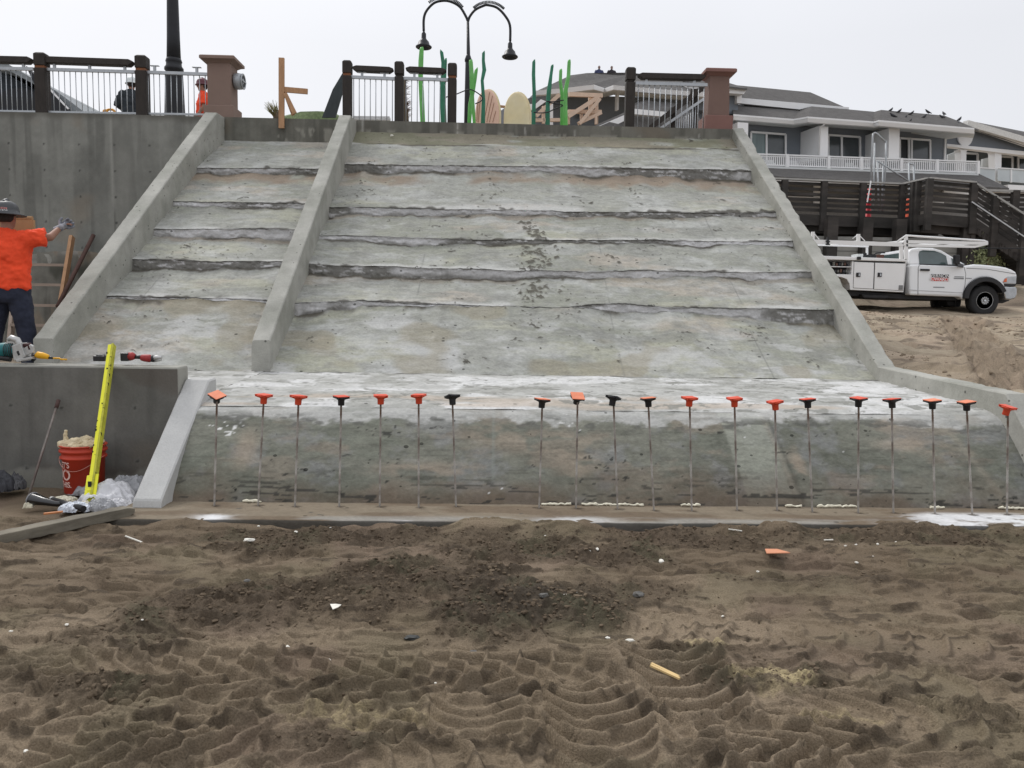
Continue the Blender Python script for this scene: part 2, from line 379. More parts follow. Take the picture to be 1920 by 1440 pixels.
    ck = np.exp(-(np.abs(fbm(X*6+fbm(X*20, Y*20, 2, 141)*.5, Y*8, 3, 140)-.5)/.006)**2)*sst(.48, .60, fbm(X*2.4, Y*2.4, 2, 142))*(1-sst(3.9, 4.3, Y)); z -= .014*ck; C = mixc(C, (.06, .047, .033), .7*ck)
    # sawdust spills
    for (px, py, rx, ry, s_) in ((1305, 1205, .15, .06, 1), (1440, 1265, .20, .07, 1), (1490, 1275, .14, .06, .9), (1560, 1340, .17, .05, .8), (660, 1345, .26, .09, .7), (1465, 1300, .1, .05, .6)):
        p = at(px, py, Z=0); d = np.sqrt(((X-p.x)/rx)**2+((Y-p.y)/ry)**2)+(fbm(X*12, Y*12, 3, 88)-.5)*1.4
        mk = (1-sst(.5, 1.2, d))*(.35+.65*sst(.4, .6, vn(X*70, Y*70, 89))); C = mixc(C, (.42, .345, .20), .75*s_*mk); z += .008*mk*vn(X*60, Y*60, 90)
    # sand along the foot of the footing is heaped against it
    z += .05*np.exp(-((Y-5.40)/.12)**2)*sst(.35, .65, fbm(X*2, Y*.5, 2, 95))
    z = np.where(Y < 6.0, np.minimum(z, .09), z)
    # ---- far parts
    left = (1-sst(-2.66, -2.6, X))
    behind = sst(6.72, 6.80, Y)
    zl = .70 + .012*(Y-7)+(fbm(X*1.3, Y*1.3, 3, 31)-.5)*.08
    z = z*(1-left*behind) + zl*left*behind
    conc = sst(5.60, 5.70, Y)*sst(-2.62, -2.55, X)*(1-sst(4.33, 4.42, X))
    conc = np.maximum(conc, sst(6.95, 7.02, Y)*sst(-4.80, -4.72, X)*(1-sst(4.33, 4.42, X)))
    z = z*(1-conc) - .5*conc
    rs = sst(4.40, 4.48, X)*sst(5.4, 7.2, Y)
    base = .80 + .066*(Y-7.0) + .10*sst(.35, .7, fbm(X*.45, Y*.35, 2, 33)) - .05
    base = np.where(Y > 20, base - .25*sst(20, 21.5, Y)*0 , base)
    det = (fbm(X*1.3, Y*1.3, 3, 34)-.5)*.16 + (fbm(X*4, Y*3, 3, 35)-.5)*.07 - .07*sst(.56, .66, fbm(X*2.6, Y*2.6, 3, 134))
    zz = base+det*(1-.85*sst(16, 19.5, Y)) + .55*sst(23.5, 26, Y)*sst(.3, .7, fbm(X*.5, Y*.2, 2, 39)+.25)
    cshade = sst(.35, .65, fbm(X*1.4, Y*1.1, 3, 36))
    Cr = np.empty_like(C); Cr[:] = (.36, .30, .222)
    Cr = mixc(Cr, (.27, .215, .155), .7*cshade)
    Cr = mixc(Cr, (.40, .31, .235), .5*sst(.55, .7, fbm(X*.9+5, Y*.9, 3, 37)))
    Cr = mixc(Cr, (.15, .118, .088), .75*sst(.57, .66, fbm(X*3.2, Y*3.2, 4, 38)))
    for (ax_, ay_, bx_, by_, half, pitch) in ((1790, 720, 1900, 615, .42, .20), (1700, 600, 1930, 612, .35, .2)):
        p, q = at(ax_, ay_, Z=1.15), at(bx_, by_, Z=1.45); h, m = lug_band(X, Y, p.x, p.y, q.x, q.y, half, pitch, 50+int(pitch*100), .09, 1, .2)
        far = sst(7.0, 8, Y)*(1-sst(18, 19.5, Y))*rs
        zz = zz+h*far; Cr = mixc(Cr, (.26, .20, .145), .5*m*far)
    z = z*(1-rs)+zz*rs
    C = C*(1-rs[..., None])+Cr*rs[..., None]
    lb = (left*behind)[..., None]; C = C*(1-lb)+np.array((.20, .16, .12))*lb
    far = sst(30, 60, Y)+sst(20, 60, np.abs(X)); far = np.clip(far, 0, 1); z = z*(1-far)-.3*far
    return z, C
def axis(segs):
    out = [segs[0][0]]
    for a, b, st in segs:
        n = max(1, int(round((b-a)/st))); out += list(np.linspace(a, b, n+1)[1:])
    return np.array(out)
gx = axis([(-600, -100, 100), (-100, -20, 10), (-20, -7, 1), (-7, -3.6, .05), (-3.6, 4.2, .0078), (4.2, 15, .045), (15, 25, .5), (25, 100, 8), (100, 600, 100)])
gy = axis([(-60, -4, 8), (-4, 1.6, .4), (1.6, 2.3, .05), (2.3, 3.7, .0062), (3.7, 5.75, .0098), (5.75, 7.2, .05), (7.2, 16, .05), (16, 23, .12), (23, 30, .3), (30, 100, 7), (100, 1500, 100)])
GX, GY = np.meshgrid(gx, gy)
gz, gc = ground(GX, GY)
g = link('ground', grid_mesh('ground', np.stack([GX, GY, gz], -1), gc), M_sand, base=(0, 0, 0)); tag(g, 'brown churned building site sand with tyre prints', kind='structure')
def gh(x, y):
    a, _ = ground(np.array([[x]], float), np.array([[y]], float)); return float(a[0, 0])
# crumbs of sand too many to count
def clod_mesh(pts, name):
    ico = bmesh.new(); bmesh.ops.create_icosphere(ico, subdivisions=1, radius=1)
    bv = np.array([v.co[:] for v in ico.verts]); bf = np.array([[v.index for v in f.verts] for f in ico.faces]); ico.free()
    rng = np.random.default_rng(5); V = []; Fc = []
    for k, (x, y, z, r) in enumerate(pts):
        s = r*rng.uniform(.6, 1.25, 3); s[2] *= .75; a = rng.uniform(0, 6.3); c_, s_ = math.cos(a), math.sin(a)
        v = bv*(1+rng.uniform(-.28, .28, (len(bv), 1)))*s
        v = np.stack([v[:, 0]*c_-v[:, 1]*s_, v[:, 0]*s_+v[:, 1]*c_, v[:, 2]], 1)+np.array([x, y, z])
        V.append(v); Fc.append(bf+k*len(bv))
    me = bpy.data.meshes.new(name); me.from_pydata(np.concatenate(V).tolist(), [], np.concatenate(Fc).tolist()); return me
rng = np.random.default_rng(11)
cx = rng.uniform(-3.4, 4.0, 110000); cy = rng.uniform(2.4, 5.38, 110000)
rm = rough_mask(cx[None], cy[None])[0]; keep = rng.uniform(0, 1, 110000) < (rm**1.3*.42+.010+.06*sst(.5, .62, fbm(cx*2.2, cy*3.4, 3, 97))*sst(3.4, 3.9, cy))
cx, cy, rm = cx[keep], cy[keep], rm[keep]; cz, _ = ground(cx[None], cy[None])
rr = (.0026+.0105*rng.uniform(0, 1, len(cx))**4)*(.7+.6*rm)
me = clod_mesh(list(zip(cx, cy, cz[0]+rr*.2, rr)), 'sand_clods')
M_clod = mat('damp_sand_clod', (.100, .076, .053), .95, var=.3, scale=4, spec=.1, col2=(.14, .108, .075))
tag(link('sand_clods', me, M_clod, base=(0, 0, 0)), 'dark damp sand crumbs strewn over the dug up sand', 'sand clods', kind='stuff')
rng = np.random.default_rng(21); cx = rng.uniform(4.6, 14.5, 9000); cy = 7.2+12.5*rng.uniform(0, 1, 9000)**.8
keep = fbm(cx*1.1, cy*1.1, 3, 150) > .50; cx, cy = cx[keep], cy[keep]; cz, _ = ground(cx[None], cy[None]); rr = .006+.034*rng.uniform(0, 1, len(cx))**4
tag(link('dry_sand_clods', clod_mesh(list(zip(cx, cy, cz[0], rr)), 'dry_sand_clods'), mat('dry_sand_clod', (.27, .215, .155), .95, var=.3, scale=4, spec=.1, col2=(.19, .15, .11)), base=(0, 0, 0)), 'pale dry sand lumps strewn over the sand bank at the right', 'sand clods', kind='stuff')
# ================================================================ STEPPED CONCRETE SLOPE
SL = math.tan(math.radians(33.563)); D0, Z0, D1 = 8.6815, .8212, 14.42
def ramp_pt(px, py):
    d = FW + RT*(px-960)/FPX - UP*(py-720)/FPX
    t = (Z0-SL*D0-EYE)/(d[2]-SL*d[1]); return np.array([0, 0, EYE])+t*d
def zpl(Y): return Z0+SL*(Y-D0)
def slope_sheet(x0, x1, head, crease, risers, seed, right):
    nx = int((x1-x0)/.014); xs = np.linspace(x0, x1, nx)
    hz = np.interp(xs, *zip(*[(at(px, py, Y=D1).x, at(px, py, Y=D1).z) for px, py in head]))
    nodes = [(np.full(nx, D1), hz, 'top')]
    if crease:
        q = [ramp_pt(*c) for c in crease]; yc = np.interp(xs, [p[0] for p in q], [p[1] for p in q]); nodes.append((yc, zpl(yc), 'crease'))
    for k, r in enumerate(risers):
        q = [ramp_pt(a, b) for a, b, c in r]; X_ = [p[0] for p in q]
        yr = np.interp(xs, X_, [p[1] for p in q]); hr = np.interp(xs, X_, [(c-b)/FPX*p[1]*1.05 for (a, b, c), p in zip(r, q)])
        jag = (fbm(xs*3, xs*0+k, 6, seed+k*7, .6)-.5)*.038 + (vn(xs*34, xs*0+k, seed+k)-.5)*.006
        step = (np.floor(fbm(xs*.9, xs*0+k, 2, seed+k*3)*9)/9-.5)*.05
        yr = yr+jag+step; hr = np.maximum(hr*(.45+.95*fbm(xs*1.1, xs*0+3+k, 4, seed+k*11))+(fbm(xs*4, xs*0+9+k, 3, seed+k*5)-.5)*.05, .008)
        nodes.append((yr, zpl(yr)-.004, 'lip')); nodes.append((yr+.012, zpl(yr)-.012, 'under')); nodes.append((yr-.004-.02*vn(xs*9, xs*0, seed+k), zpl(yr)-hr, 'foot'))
    nodes.append((np.full(nx, D0), np.full(nx, Z0), 'end'))
    rows = []; kinds = []; vv = []; pan = -1
    for i in range(len(nodes)-1):
        a, b = nodes[i], nodes[i+1]
        if b[2] == 'under': n = 2; kd = 2
        elif b[2] == 'foot': n = 9; kd = 1
        else:
            L_ = np.mean(np.hypot(a[0]-b[0], a[1]-b[1])); n = max(6, int(L_/.014)); kd = 0; pan += 1
        for j in range(n):
            t = j/n; rows.append(np.stack([xs, a[0]*(1-t)+b[0]*t, a[1]*(1-t)+b[1]*t], -1)); kinds.append(kd); vv.append((pan, t))
    rows.append(np.stack([xs, nodes[-1][0], nodes[-1][1]], -1)); kinds.append(0); vv.append((pan, 1))
    P = np.stack(rows); K = np.array(kinds)[:, None]*np.ones(nx)[None]; PN = np.array([v[0] for v in vv])[:, None]*np.ones(nx)[None]
    T = np.array([v[1] for v in vv])[:, None]*np.ones(nx)[None]; X, Y = P[..., 0], P[..., 1]; U = Y*1.2
    pn = (K == 0)
    P[..., 2] += pn*((fbm(X*1.5, U*3, 3, seed+50)-.5)*.020 + (fbm(X*8, U*22, 3, seed+51)-.5)*.010)
    P[..., 1] += (K == 1)*(fbm(X*16, P[..., 2]*25, 3, seed+53)-.5)*.04
    C = np.empty(P.shape); C[:] = (.315, .318, .285)
    off = PN*3.7
    C = mixc(C, (.25, .256, .212), .7*sst(.42, .66, fbm(X*.55+off, U*1.6, 4, seed+1)))
    C = mixc(C, (.40, .395, .305), .5*sst(.54, .70, fbm(X*.8+off, U*2.2+20, 4, seed+2)))
    C = mixc(C, (.42, .36, .30), .5*sst(.60, .72, fbm(X*.7+off+40, U*2.0, 4, seed+3)))
    C = mixc(C, (.43, .435, .42), .55*sst(.46, .70, fbm(X*2.2+off, U*3.6, 6, seed+4, .64)))
    C = mixc(C, (.27, .27, .25), .5*sst(.50, .66, fbm(X*6+off, U*9, 4, seed+44, .65)))
    C = mixc(C, (.215, .215, .195), .55*sst(.54, .70, fbm(X*2.0+off, U*3.3+5, 6, seed+6, .64)))
    gr = fbm(X*2.2, U*60, 2, seed+7); C = C*(1+.14*(gr-.5))[..., None]; C = C*(1+.30*(fbm(X*22, U*26, 3, seed+77, .7)-.5))[..., None]
    # algae just under the header and under each step
    if crease: C = mixc(C, (.205, .18, .13), .8*((PN == 0)*pn)*sst(.25, .5, fbm(X*2+5, U*4, 3, seed+8)+.12)); C = mixc(C, (.17, .175, .115), .6*((PN == 0)*pn)*sst(.45, .6, fbm(X*1.1, U*3, 3, seed+9)))
    for p_, w_, s_ in ((2 if crease else 1, .30, .85), (3, .12, .5), (5, .15, .4)):
        C = mixc(C, (.25, .195, .145), s_*((PN == p_)*pn)*(1-sst(w_*.6, w_*1.3, T+(fbm(X*4, U*3, 3, seed+10)-.5)*.25))*sst(.3, .5, fbm(X*1.2+8, U, 3, seed+11)))
    # white lip above each step
    nrm = (pn & (PN < PN.max()))*1.0
    C = mixc(C, (.50, .50, .48), .7*nrm*sst(.86, .96, T+(fbm(X*3, U*0+PN, 3, seed+12)-.5)*.16)*sst(.48, .60, fbm(X*.8+off, U*0+PN, 3, seed+13)))
    C = mixc(C, (.065, .06, .05), .9*nrm*sst(.93, .98, T+(fbm(X*7, U*0+PN, 3, seed+14)-.5)*.14)*sst(.52, .60, fbm(X*1.5+off+9, U*0+PN, 4, seed+15)))
    # the steps' faces
    rc = np.empty(P.shape); rc[:] = (.44, .435, .43)
    rc = mixc(rc, (.55, .545, .545), sst(.5, .7, fbm(X*2+off, P[..., 2]*10, 3, seed+16)))
    lf = sst(.47, .58, fbm(X*.6+PN*5.3, P[..., 2]*2, 3, seed+17))
    rc = mixc(rc, (.13, .125, .11), (.08+.8*lf)*sst(.36, .56, fbm(X*8, P[..., 2]*26, 5, seed+18, .65)+.10*lf))
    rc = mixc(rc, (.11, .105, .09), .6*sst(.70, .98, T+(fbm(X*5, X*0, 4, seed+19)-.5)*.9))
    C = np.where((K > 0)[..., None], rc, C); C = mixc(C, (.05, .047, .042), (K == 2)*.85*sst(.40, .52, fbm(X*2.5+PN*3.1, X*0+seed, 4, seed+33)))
    # foot of each panel's top: dirt that fell there
    C = mixc(C, (.085, .075, .06), .9*(pn & (PN > 0))*(1-sst(.01, .09, T+(fbm(X*6, X*0+PN, 4, seed+20)-.5)*.10))*sst(.40, .58, fbm(X*2+off, X*0+PN, 3, seed+21)))
    big = pn*(PN == PN.max())
    C = mixc(C, (.46, .46, .445), .75*big*sst(.50, .68, fbm(X*1.7+4, U*3.6, 6, seed+22, .64))*sst(.12, .35, T+(fbm(X*2, U*2, 2, seed+23)-.5)*.3))
    C = mixc(C, (.27, .245, .18), .6*big*sst(.54, .66, fbm(X*1.4+50, U*1.8, 3, seed+24)))
    # chips, bug holes, dirt crumbs stuck to the slope
    sp = fbm(X*13+3*fbm(X*9, U*9, 2, seed+27), U*17+3*fbm(X*8, U*8, 2, seed+28), 3, seed+25)*.6+.4*fbm(X*2.2, U*2.6, 3, seed+26)-.05
    if right:
        tr = np.zeros_like(X)
        for (px, py, rx, ry) in ((1000, 425, .10, .22), (1015, 470, .16, .20), (1010, 505, .2, .22), (1005, 545, .16, .16), (880, 400, .25, .25), (930, 380, .4, .3), (915, 440, .3, .2),
                                 (930, 325, .5, .2), (680, 360, .3, .2), (1080, 540, .3, .2), (1180, 345, .25, .2), (1140, 475, .12, .1), (820, 505, .9, .12), (1000, 580, .6, .15), (840, 330, .2, .1), (1050, 600, .4, .2)):
            p = ramp_pt(px, py); tr = np.maximum(tr, np.exp(-(((X-p[0])/rx)**2+((Y-p[1])/ry)**2))*(1.0 if py in (425, 470, 505, 545) else .5))
        sp = sp+.10*tr
    else:
        for (px, py, rx, ry) in ((340, 470, .35, .3),):
            p = ramp_pt(px, py); sp = sp+.06*np.exp(-(((X-p[0])/rx)**2+((Y-p[1])/ry)**2))
    C = mixc(C, (.07, .064, .052), .9*pn*sst(.70, .73, sp)); P[..., 2] += .010*pn*sst(.70, .74, sp)
    rs_ = np.random.default_rng(seed); blobs = []
    wX = X+(fbm(X*30, U*30, 3, seed+70)-.5)*.05; wY = Y+(fbm(X*30+50, U*30, 3, seed+71)-.5)*.05
    def scatter(path, n, spread, r0, r1):
        for _ in range(n):
            i_ = rs_.integers(0, len(path)-1) if len(path) > 1 else 0; t_ = rs_.uniform(); a_, b_ = path[i_], path[min(i_+1, len(path)-1)]
            q_ = ramp_pt(a_[0]*(1-t_)+b_[0]*t_+rs_.normal(0, spread), a_[1]*(1-t_)+b_[1]*t_+rs_.normal(0, spread*.5)); blobs.append((q_[0], q_[1], rs_.uniform(r0, r1)**1.0*rs_.uniform(.4, 1)))
    if right:
        scatter([(975, 405), (1000, 430), (1012, 450)], 70, 7, .012, .046); scatter([(1008, 460), (1005, 485), (998, 508)], 95, 19, .012, .046); scatter([(1000, 525), (998, 550)], 42, 14, .012, .050)
        scatter([(925, 330), (935, 360), (912, 392)], 26, 14, .010, .030); scatter([(900, 440), (860, 430)], 8, 18, .010, .030); scatter([(1050, 530), (1060, 560)], 12, 12, .010, .035); scatter([(700, 350), (640, 365)], 14, 22, .010, .03)
        scatter([(1180, 340), (1195, 360)], 12, 8, .01, .03); scatter([(1140, 473), (1165, 488)], 7, 6, .015, .04); scatter([(600, 600), (1100, 600), (1200, 640)], 70, 60, .006, .016); scatter([(700, 350), (1400, 550)], 70, 120, .005, .014)
    else: scatter([(300, 480), (380, 470), (470, 462)], 42, 26, .006, .018); scatter([(250, 600), (480, 420)], 30, 60, .005, .014)
    bm_ = np.zeros_like(X)
    for bx_, by_, br_ in blobs:
        i0, i1 = np.searchsorted(xs, (bx_-.14, bx_+.14))
        if i1 <= i0: continue
        sl_ = (slice(None), slice(i0, i1)); d_ = np.hypot(wX[sl_]-bx_, (wY[sl_]-by_)*1.1); bm_[sl_] = np.maximum(bm_[sl_], 1-sst(br_*.7, br_*1.1+.004, d_))
    C = mixc(C, (.085, .078, .062), .9*pn*bm_); P[..., 2] += .012*pn*bm_
    # fine cracks
    w = X+(fbm(X*1.3, U*1.3, 3, seed+30)-.5)*.8
    for q in (range(3) if right else range(1)):
        xc = x0+(x1-x0)*(.22, .58, .83)[q]; jn = np.exp(-((X-xc-.02*np.sin(U))/.008)**2)*pn*(PN > 2)*sst(.42, .6, fbm(X*0+q, U*1.7, 2, seed+60))
        C = mixc(C, (.16, .16, .15), .55*jn)
    return P, C
slope = empty('concrete_slope', (0, 8.7, 0), 'large stepped concrete slope with side parapets, unfinished, between the sand and the top wall', 'concrete slope')
RR = [[(640, 308, 322), (800, 309, 323), (915, 311, 323), (1060, 313, 330), (1400, 319, 337)],
      [(616, 386, 406), (869, 393, 406), (1038, 394, 404.5), (1060, 396, 407), (1452, 398, 409)],
      [(597, 440, 450), (729, 441, 456), (897, 448, 459), (1094, 449, 455), (1268, 450, 459), (1485, 452, 464)],
      [(578, 494, 510), (757, 499, 521), (926, 504, 521), (1094, 510, 523), (1234, 507, 518), (1518, 509, 525)],
      [(560, 566, 589), (672, 563, 580), (765, 569, 575), (897, 573, 575), (1060, 576, 578), (1110, 570, 582), (1164, 569, 590), (1254, 577, 586), (1407, 578.5, 598), (1563, 580, 605)]]
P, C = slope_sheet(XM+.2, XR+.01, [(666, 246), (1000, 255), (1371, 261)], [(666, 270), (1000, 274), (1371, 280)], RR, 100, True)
link('slope_face', grid_mesh('slope_face', P, C), M_conc, slope)['label'] = 'wide right bay of six uneven steps'
LL = [[(384, 314, 326), (599, 315, 328)], [(342, 378, 390), (575, 380, 394)], [(311, 428, 447), (550, 430, 449)], [(269, 487, 505), (530, 489, 506)], [(227, 554, 559), (502, 562, 568)]]
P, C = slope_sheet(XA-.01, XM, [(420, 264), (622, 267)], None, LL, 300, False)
link('slope_face', grid_mesh('slope_face', P, C), M_conc, slope)['label'] = 'narrow left bay of uneven steps'
# ---- apron + toe wall, one rolled surface
def toe(x0, x1, prof_y, prof_z, seed, step=.014):
    xs = np.linspace(x0, x1, int((x1-x0)/step)); s = [0]
    for i in range(1, len(prof_y)): s.append(s[-1]+math.hypot(prof_y[i]-prof_y[i-1], prof_z[i]-prof_z[i-1]))
    n = int(s[-1]/.012); t = np.linspace(0, s[-1], n); yy = np.interp(t, s, prof_y); zz = np.interp(t, s, prof_z)
    X, T = np.meshgrid(xs, t); Y = np.repeat(yy[:, None], len(xs), 1); Z = np.repeat(zz[:, None], len(xs), 1)
    return X, Y, Z, T
py_ = [5.93, 5.985, 6.12, 6.27, 6.41, 6.51, 6.58]; pz_ = [.02, .12, .29, .45, .585, .665, .70]
X, Y, Z, T = toe(-2.40, XR+.02, py_, pz_, 1)
top = T.max()
Z += (fbm(X*2, T*4, 3, 401)-.5)*.02; Y += (fbm(X*8, T*14, 4, 402)-.5)*.014
C = np.empty(X.shape+(3,)); C[:] = (.195, .197, .162)
C = mixc(C, (.128, .134, .108), .75*sst(.42, .66, fbm(X*1.5, T*2.2, 6, 403, .62)))
C = mixc(C, (.165, .176, .142), .6*sst(.48, .68, fbm(X*1.0+9, T*3, 5, 404, .6)))
C = mixc(C, (.235, .238, .235), .6*sst(.50, .70, fbm(X*3.2, T*4.4, 6, 405, .64)))
C = mixc(C, (.26, .222, .175), .55*sst(.55, .68, fbm(X*1.7+3, T*4+8, 5, 406, .62)))
C = C*(1+.34*(fbm(X*24, T*30, 3, 440, .7)-.5))[..., None]; C = C*(1+.16*(fbm(X*8, T*40, 3, 441)-.5))[..., None]
for (px, py, rx, ry) in ((1490, 890, .09, .16), (1500, 870, .05, .1), (1700, 800, .14, .06), (1730, 840, .3, .05), (1080, 870, .18, .12), (455, 845, .10, .14), (1000, 830, .5, .1), (800, 880, .4, .06)):
    p = at(px, py, Y=6.15); C = mixc(C, (.32, .27, .21), .75*np.exp(-(((X-p.x)/rx)**2+((Z-p.z)/ry)**2)**1.5)*sst(.35, .55, fbm(X*5, T*9, 3, 407)))
pa = at(1420, 860, Y=6.15).x
pl = sst(-.02, .0, X-pa+.17*(Z-.35)+.15)*(1-sst(-.02, .01, X-pa-.20+.17*(Z-.35)-.0)); C = mixc(C, (.30, .31, .26), .8*pl)
edge_ = np.exp(-((X-pa-.215+.20*(Z-.35))/.022)**2); C = mixc(C, (.30, .285, .235), .7*edge_*sst(.05, .2, Z)); C = mixc(C, (.10, .10, .085), .6*np.exp(-((X-pa-.255+.20*(Z-.35))/.014)**2))
pb = at(1860, 860, Y=6.15).x; C = mixc(C, (.27, .25, .20), .6*np.exp(-((X-pb+.10+.45*(Z-.35))/.035)**2))
C = mixc(C, (.145, .11, .08), .80*(1-sst(.04, .30, Z+(fbm(X*2.3, T*3, 4, 408)-.5)*.35)))
C = mixc(C, (.05, .048, .042), .9*sst(.66, .69, fbm(X*4.6+2*fbm(X*5, T*5, 2, 442), T*44, 3, 409))*(.25+.75*(1-sst(.1, .3, Z))))
C = mixc(C, (.045, .045, .04), .9*sst(.745, .76, .62*fbm(X*16+3*fbm(X*9, T*9, 2, 443), T*24+2*fbm(X*7, T*7, 2, 444), 3, 410)+.38*fbm(X*2.2, T*3, 3, 411)+.03*sst(.45, .6, Z)))
for (px, py, w_) in ((1533, 803, .018), (1577, 804, .018), (1547, 822, .014), (1564, 821, .014), (1588, 820, .014), (1618, 820, .016), (1646, 822, .018), (1655, 814, .012), (1632, 813, .012), (447, 782, .014), (469, 812, .012), (665, 809, .012), (746, 867, .02), (648, 853, .05), (440, 806, .03), (512, 861, .014), (1147, 797, .02), (1175, 777, .03), (1090, 817, .02), (1285, 838, .014), (960, 905, .05), (1065, 800, .012), (1500, 793, .016), (1150, 892, .04), (1000, 870, .02), (1720, 930, .09), (1840, 926, .08), (1470, 850, .10), (1100, 925, .10)):
    p = at(px, py, Y=6.2); C = mixc(C, (.04, .04, .036), .9*(1-sst(.5, 1.1, np.hypot((X-p.x)/w_, (Z-p.z+.02*(fbm(X*30, T*0, 3, 450)-.5))/.006))))
C = mixc(C, (.70, .70, .68), .9*sst(.79, .80, .6*fbm(X*30, T*32, 2, 412)+.4*fbm(X*3, T*3, 2, 413)))
for (jx) in (at(925, 850, Y=6.15).x,): C = mixc(C, (.25, .27, .24), .5*np.exp(-((X-jx)/.012)**2)*sst(.15, .3, Z))
wt = sst(.615, .645, Z+(fbm(X*1.6, T*0, 4, 414)-.5)*.12+(fbm(X*7, T*10, 4, 415, .65)-.5)*.11)
C = mixc(C, (.44, .44, .42), .88*wt*(.6+.4*sst(.35, .55, fbm(X*4, T*14, 4, 445))))
C = mixc(C, (.10, .10, .09), .8*sst(.6, .68, fbm(X*5, T*12, 4, 416))*np.exp(-((Z-.61)/.05)**2))
link('toe_wall', grid_mesh('toe_wall', np.stack([X, Y, Z], -1), C), M_conc, slope)['label'] = 'dark stained battered toe wall below the pale apron'
def apron(x0, x1, y0, y1, seed):
    xs = np.linspace(x0, x1, int((x1-x0)/.014)); ys = np.linspace(y0, y1, int((y1-y0)/.02)); X, Y = np.meshgrid(xs, ys)
    z = np.interp(Y, [6.575, 6.66, 6.8, 7.2, 8.72], [.700, .722, .738, .765, .825])
    z += (fbm(X*2, Y*4, 3, seed)-.5)*.014 + (fbm(X*7, Y*12, 4, seed+1)-.5)*.016
    C = np.empty(X.shape+(3,)); C[:] = (.40, .40, .38)
    C = mixc(C, (.56, .56, .55), .9*sst(.44, .58, fbm(X*1.5, Y*1.7, 6, seed+2, .62)))
    C = mixc(C, (.28, .28, .255), .75*sst(.50, .62, fbm(X*2.0+8, Y*2.4, 6, seed+3, .62)))
    C = C*(1+.45*(fbm(X*13, Y*15, 5, seed+9, .72)-.5))[..., None]
    C = mixc(C, (.40, .33, .26), .6*sst(.56, .68, fbm(X*.8+18, Y*4, 4, seed+4))*sst(7.2, 7.0, Y))
    C = mixc(C, (.20, .20, .18), .8*sst(.61, .66, fbm(X*5+3*fbm(X*4, Y*4, 2, seed+12), Y*9+2*fbm(X*5, Y*5, 2, seed+13), 5, seed+5, .6)))
    C = mixc(C, (.06, .055, .05), .9*np.exp(-((Y-8.66)/.035)**2)*sst(.48, .56, fbm(X*1.1+4.2, Y*0, 3, seed+6)))
    return np.stack([X, Y, z], -1), C
P, C = apron(-2.40, XR+.02, 6.575, 8.72, 430)
link('apron', grid_mesh('apron', P, C), M_conc, slope)['label'] = 'pale flat apron crusted with white cement'
P, C = apron(XA-.15, -2.40, 6.93, 8.72, 450)
link('apron', grid_mesh('apron', P, C), M_conc, slope)
# ---- footing
xs = np.linspace(-2.60, 6.0, 600); rowsP = []; rowsC = []
yf = 5.44+(fbm(xs*3, xs*0, 3, 470)-.5)*.02; 
ztop = .055
prof = [(0, -.06)] + [(0, z) for z in np.linspace(-.04, ztop-.006, 6)] + [(.006, ztop)] + [(v, ztop) for v in np.linspace(.02, .56, 44)]
for dy, z in prof:
    zz = np.full_like(xs, z)
    if z >= ztop-.001: zz = zz + (fbm(xs*4, xs*0+dy*9, 3, 471)-.5)*.008
    rowsP.append(np.stack([xs, yf+dy, zz], -1))
P = np.stack(rowsP); X, Y, Z = P[..., 0], P[..., 1], P[..., 2]
C = np.empty(P.shape); C[:] = (.20, .165, .12)
C = mixc(C, (.15, .115, .08), sst(.4, .6, fbm(X*1.6, Y*5, 4, 472)))
C = mixc(C, (.27, .26, .235), .8*sst(.5, .62, fbm(X*1.3+3, Y*6, 4, 473))*(1-sst(5.5, 5.62, Y)))
wmask = np.maximum(.8*sst(2.6, 3.4, X), 0)+.9*np.exp(-((X-at(400, 968, Z=.06).x)/.12)**2)+.5*np.exp(-((X-at(780, 970, Z=.06).x)/.12)**2)+.5*np.exp(-((X-at(1080, 975, Z=.06).x)/.25)**2)
C = mixc(C, (.70, .71, .72), np.clip(wmask, 0, 1)*sst(.38, .54, fbm(X*3, Y*6, 5, 474, .62))*(1-sst(5.52+.20*sst(2.7, 3.4, X), 5.64+.22*sst(2.7, 3.4, X), Y)))
for px, py in ((402, 948), (484, 948), (553, 950), (636, 950), (712, 950), (785, 952), (855, 950), (1011, 953), (1080, 953), (1158, 955), (1226, 957), (1297, 958), (1382, 957), (1457, 957), (1523, 960), (1609, 962), (1675, 962), (1753, 964), (1823, 965), (1888, 965)):
    p = at(px, py, Z=.055); d = np.hypot((X-p.x-.01)*.8, Y-p.y)+(fbm(X*30, Y*30, 2, 475)-.5)*.03; C = mixc(C, (.06, .045, .032), .85*(1-sst(.012, .04, d)))
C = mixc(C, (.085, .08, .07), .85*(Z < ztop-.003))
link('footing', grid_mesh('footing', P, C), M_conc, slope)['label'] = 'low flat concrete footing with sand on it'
f = MB(); f.box((-2.60, 5.455, -.06), (-2.55, 5.98, .052)); f.build('footing_end', M_cap, slope)
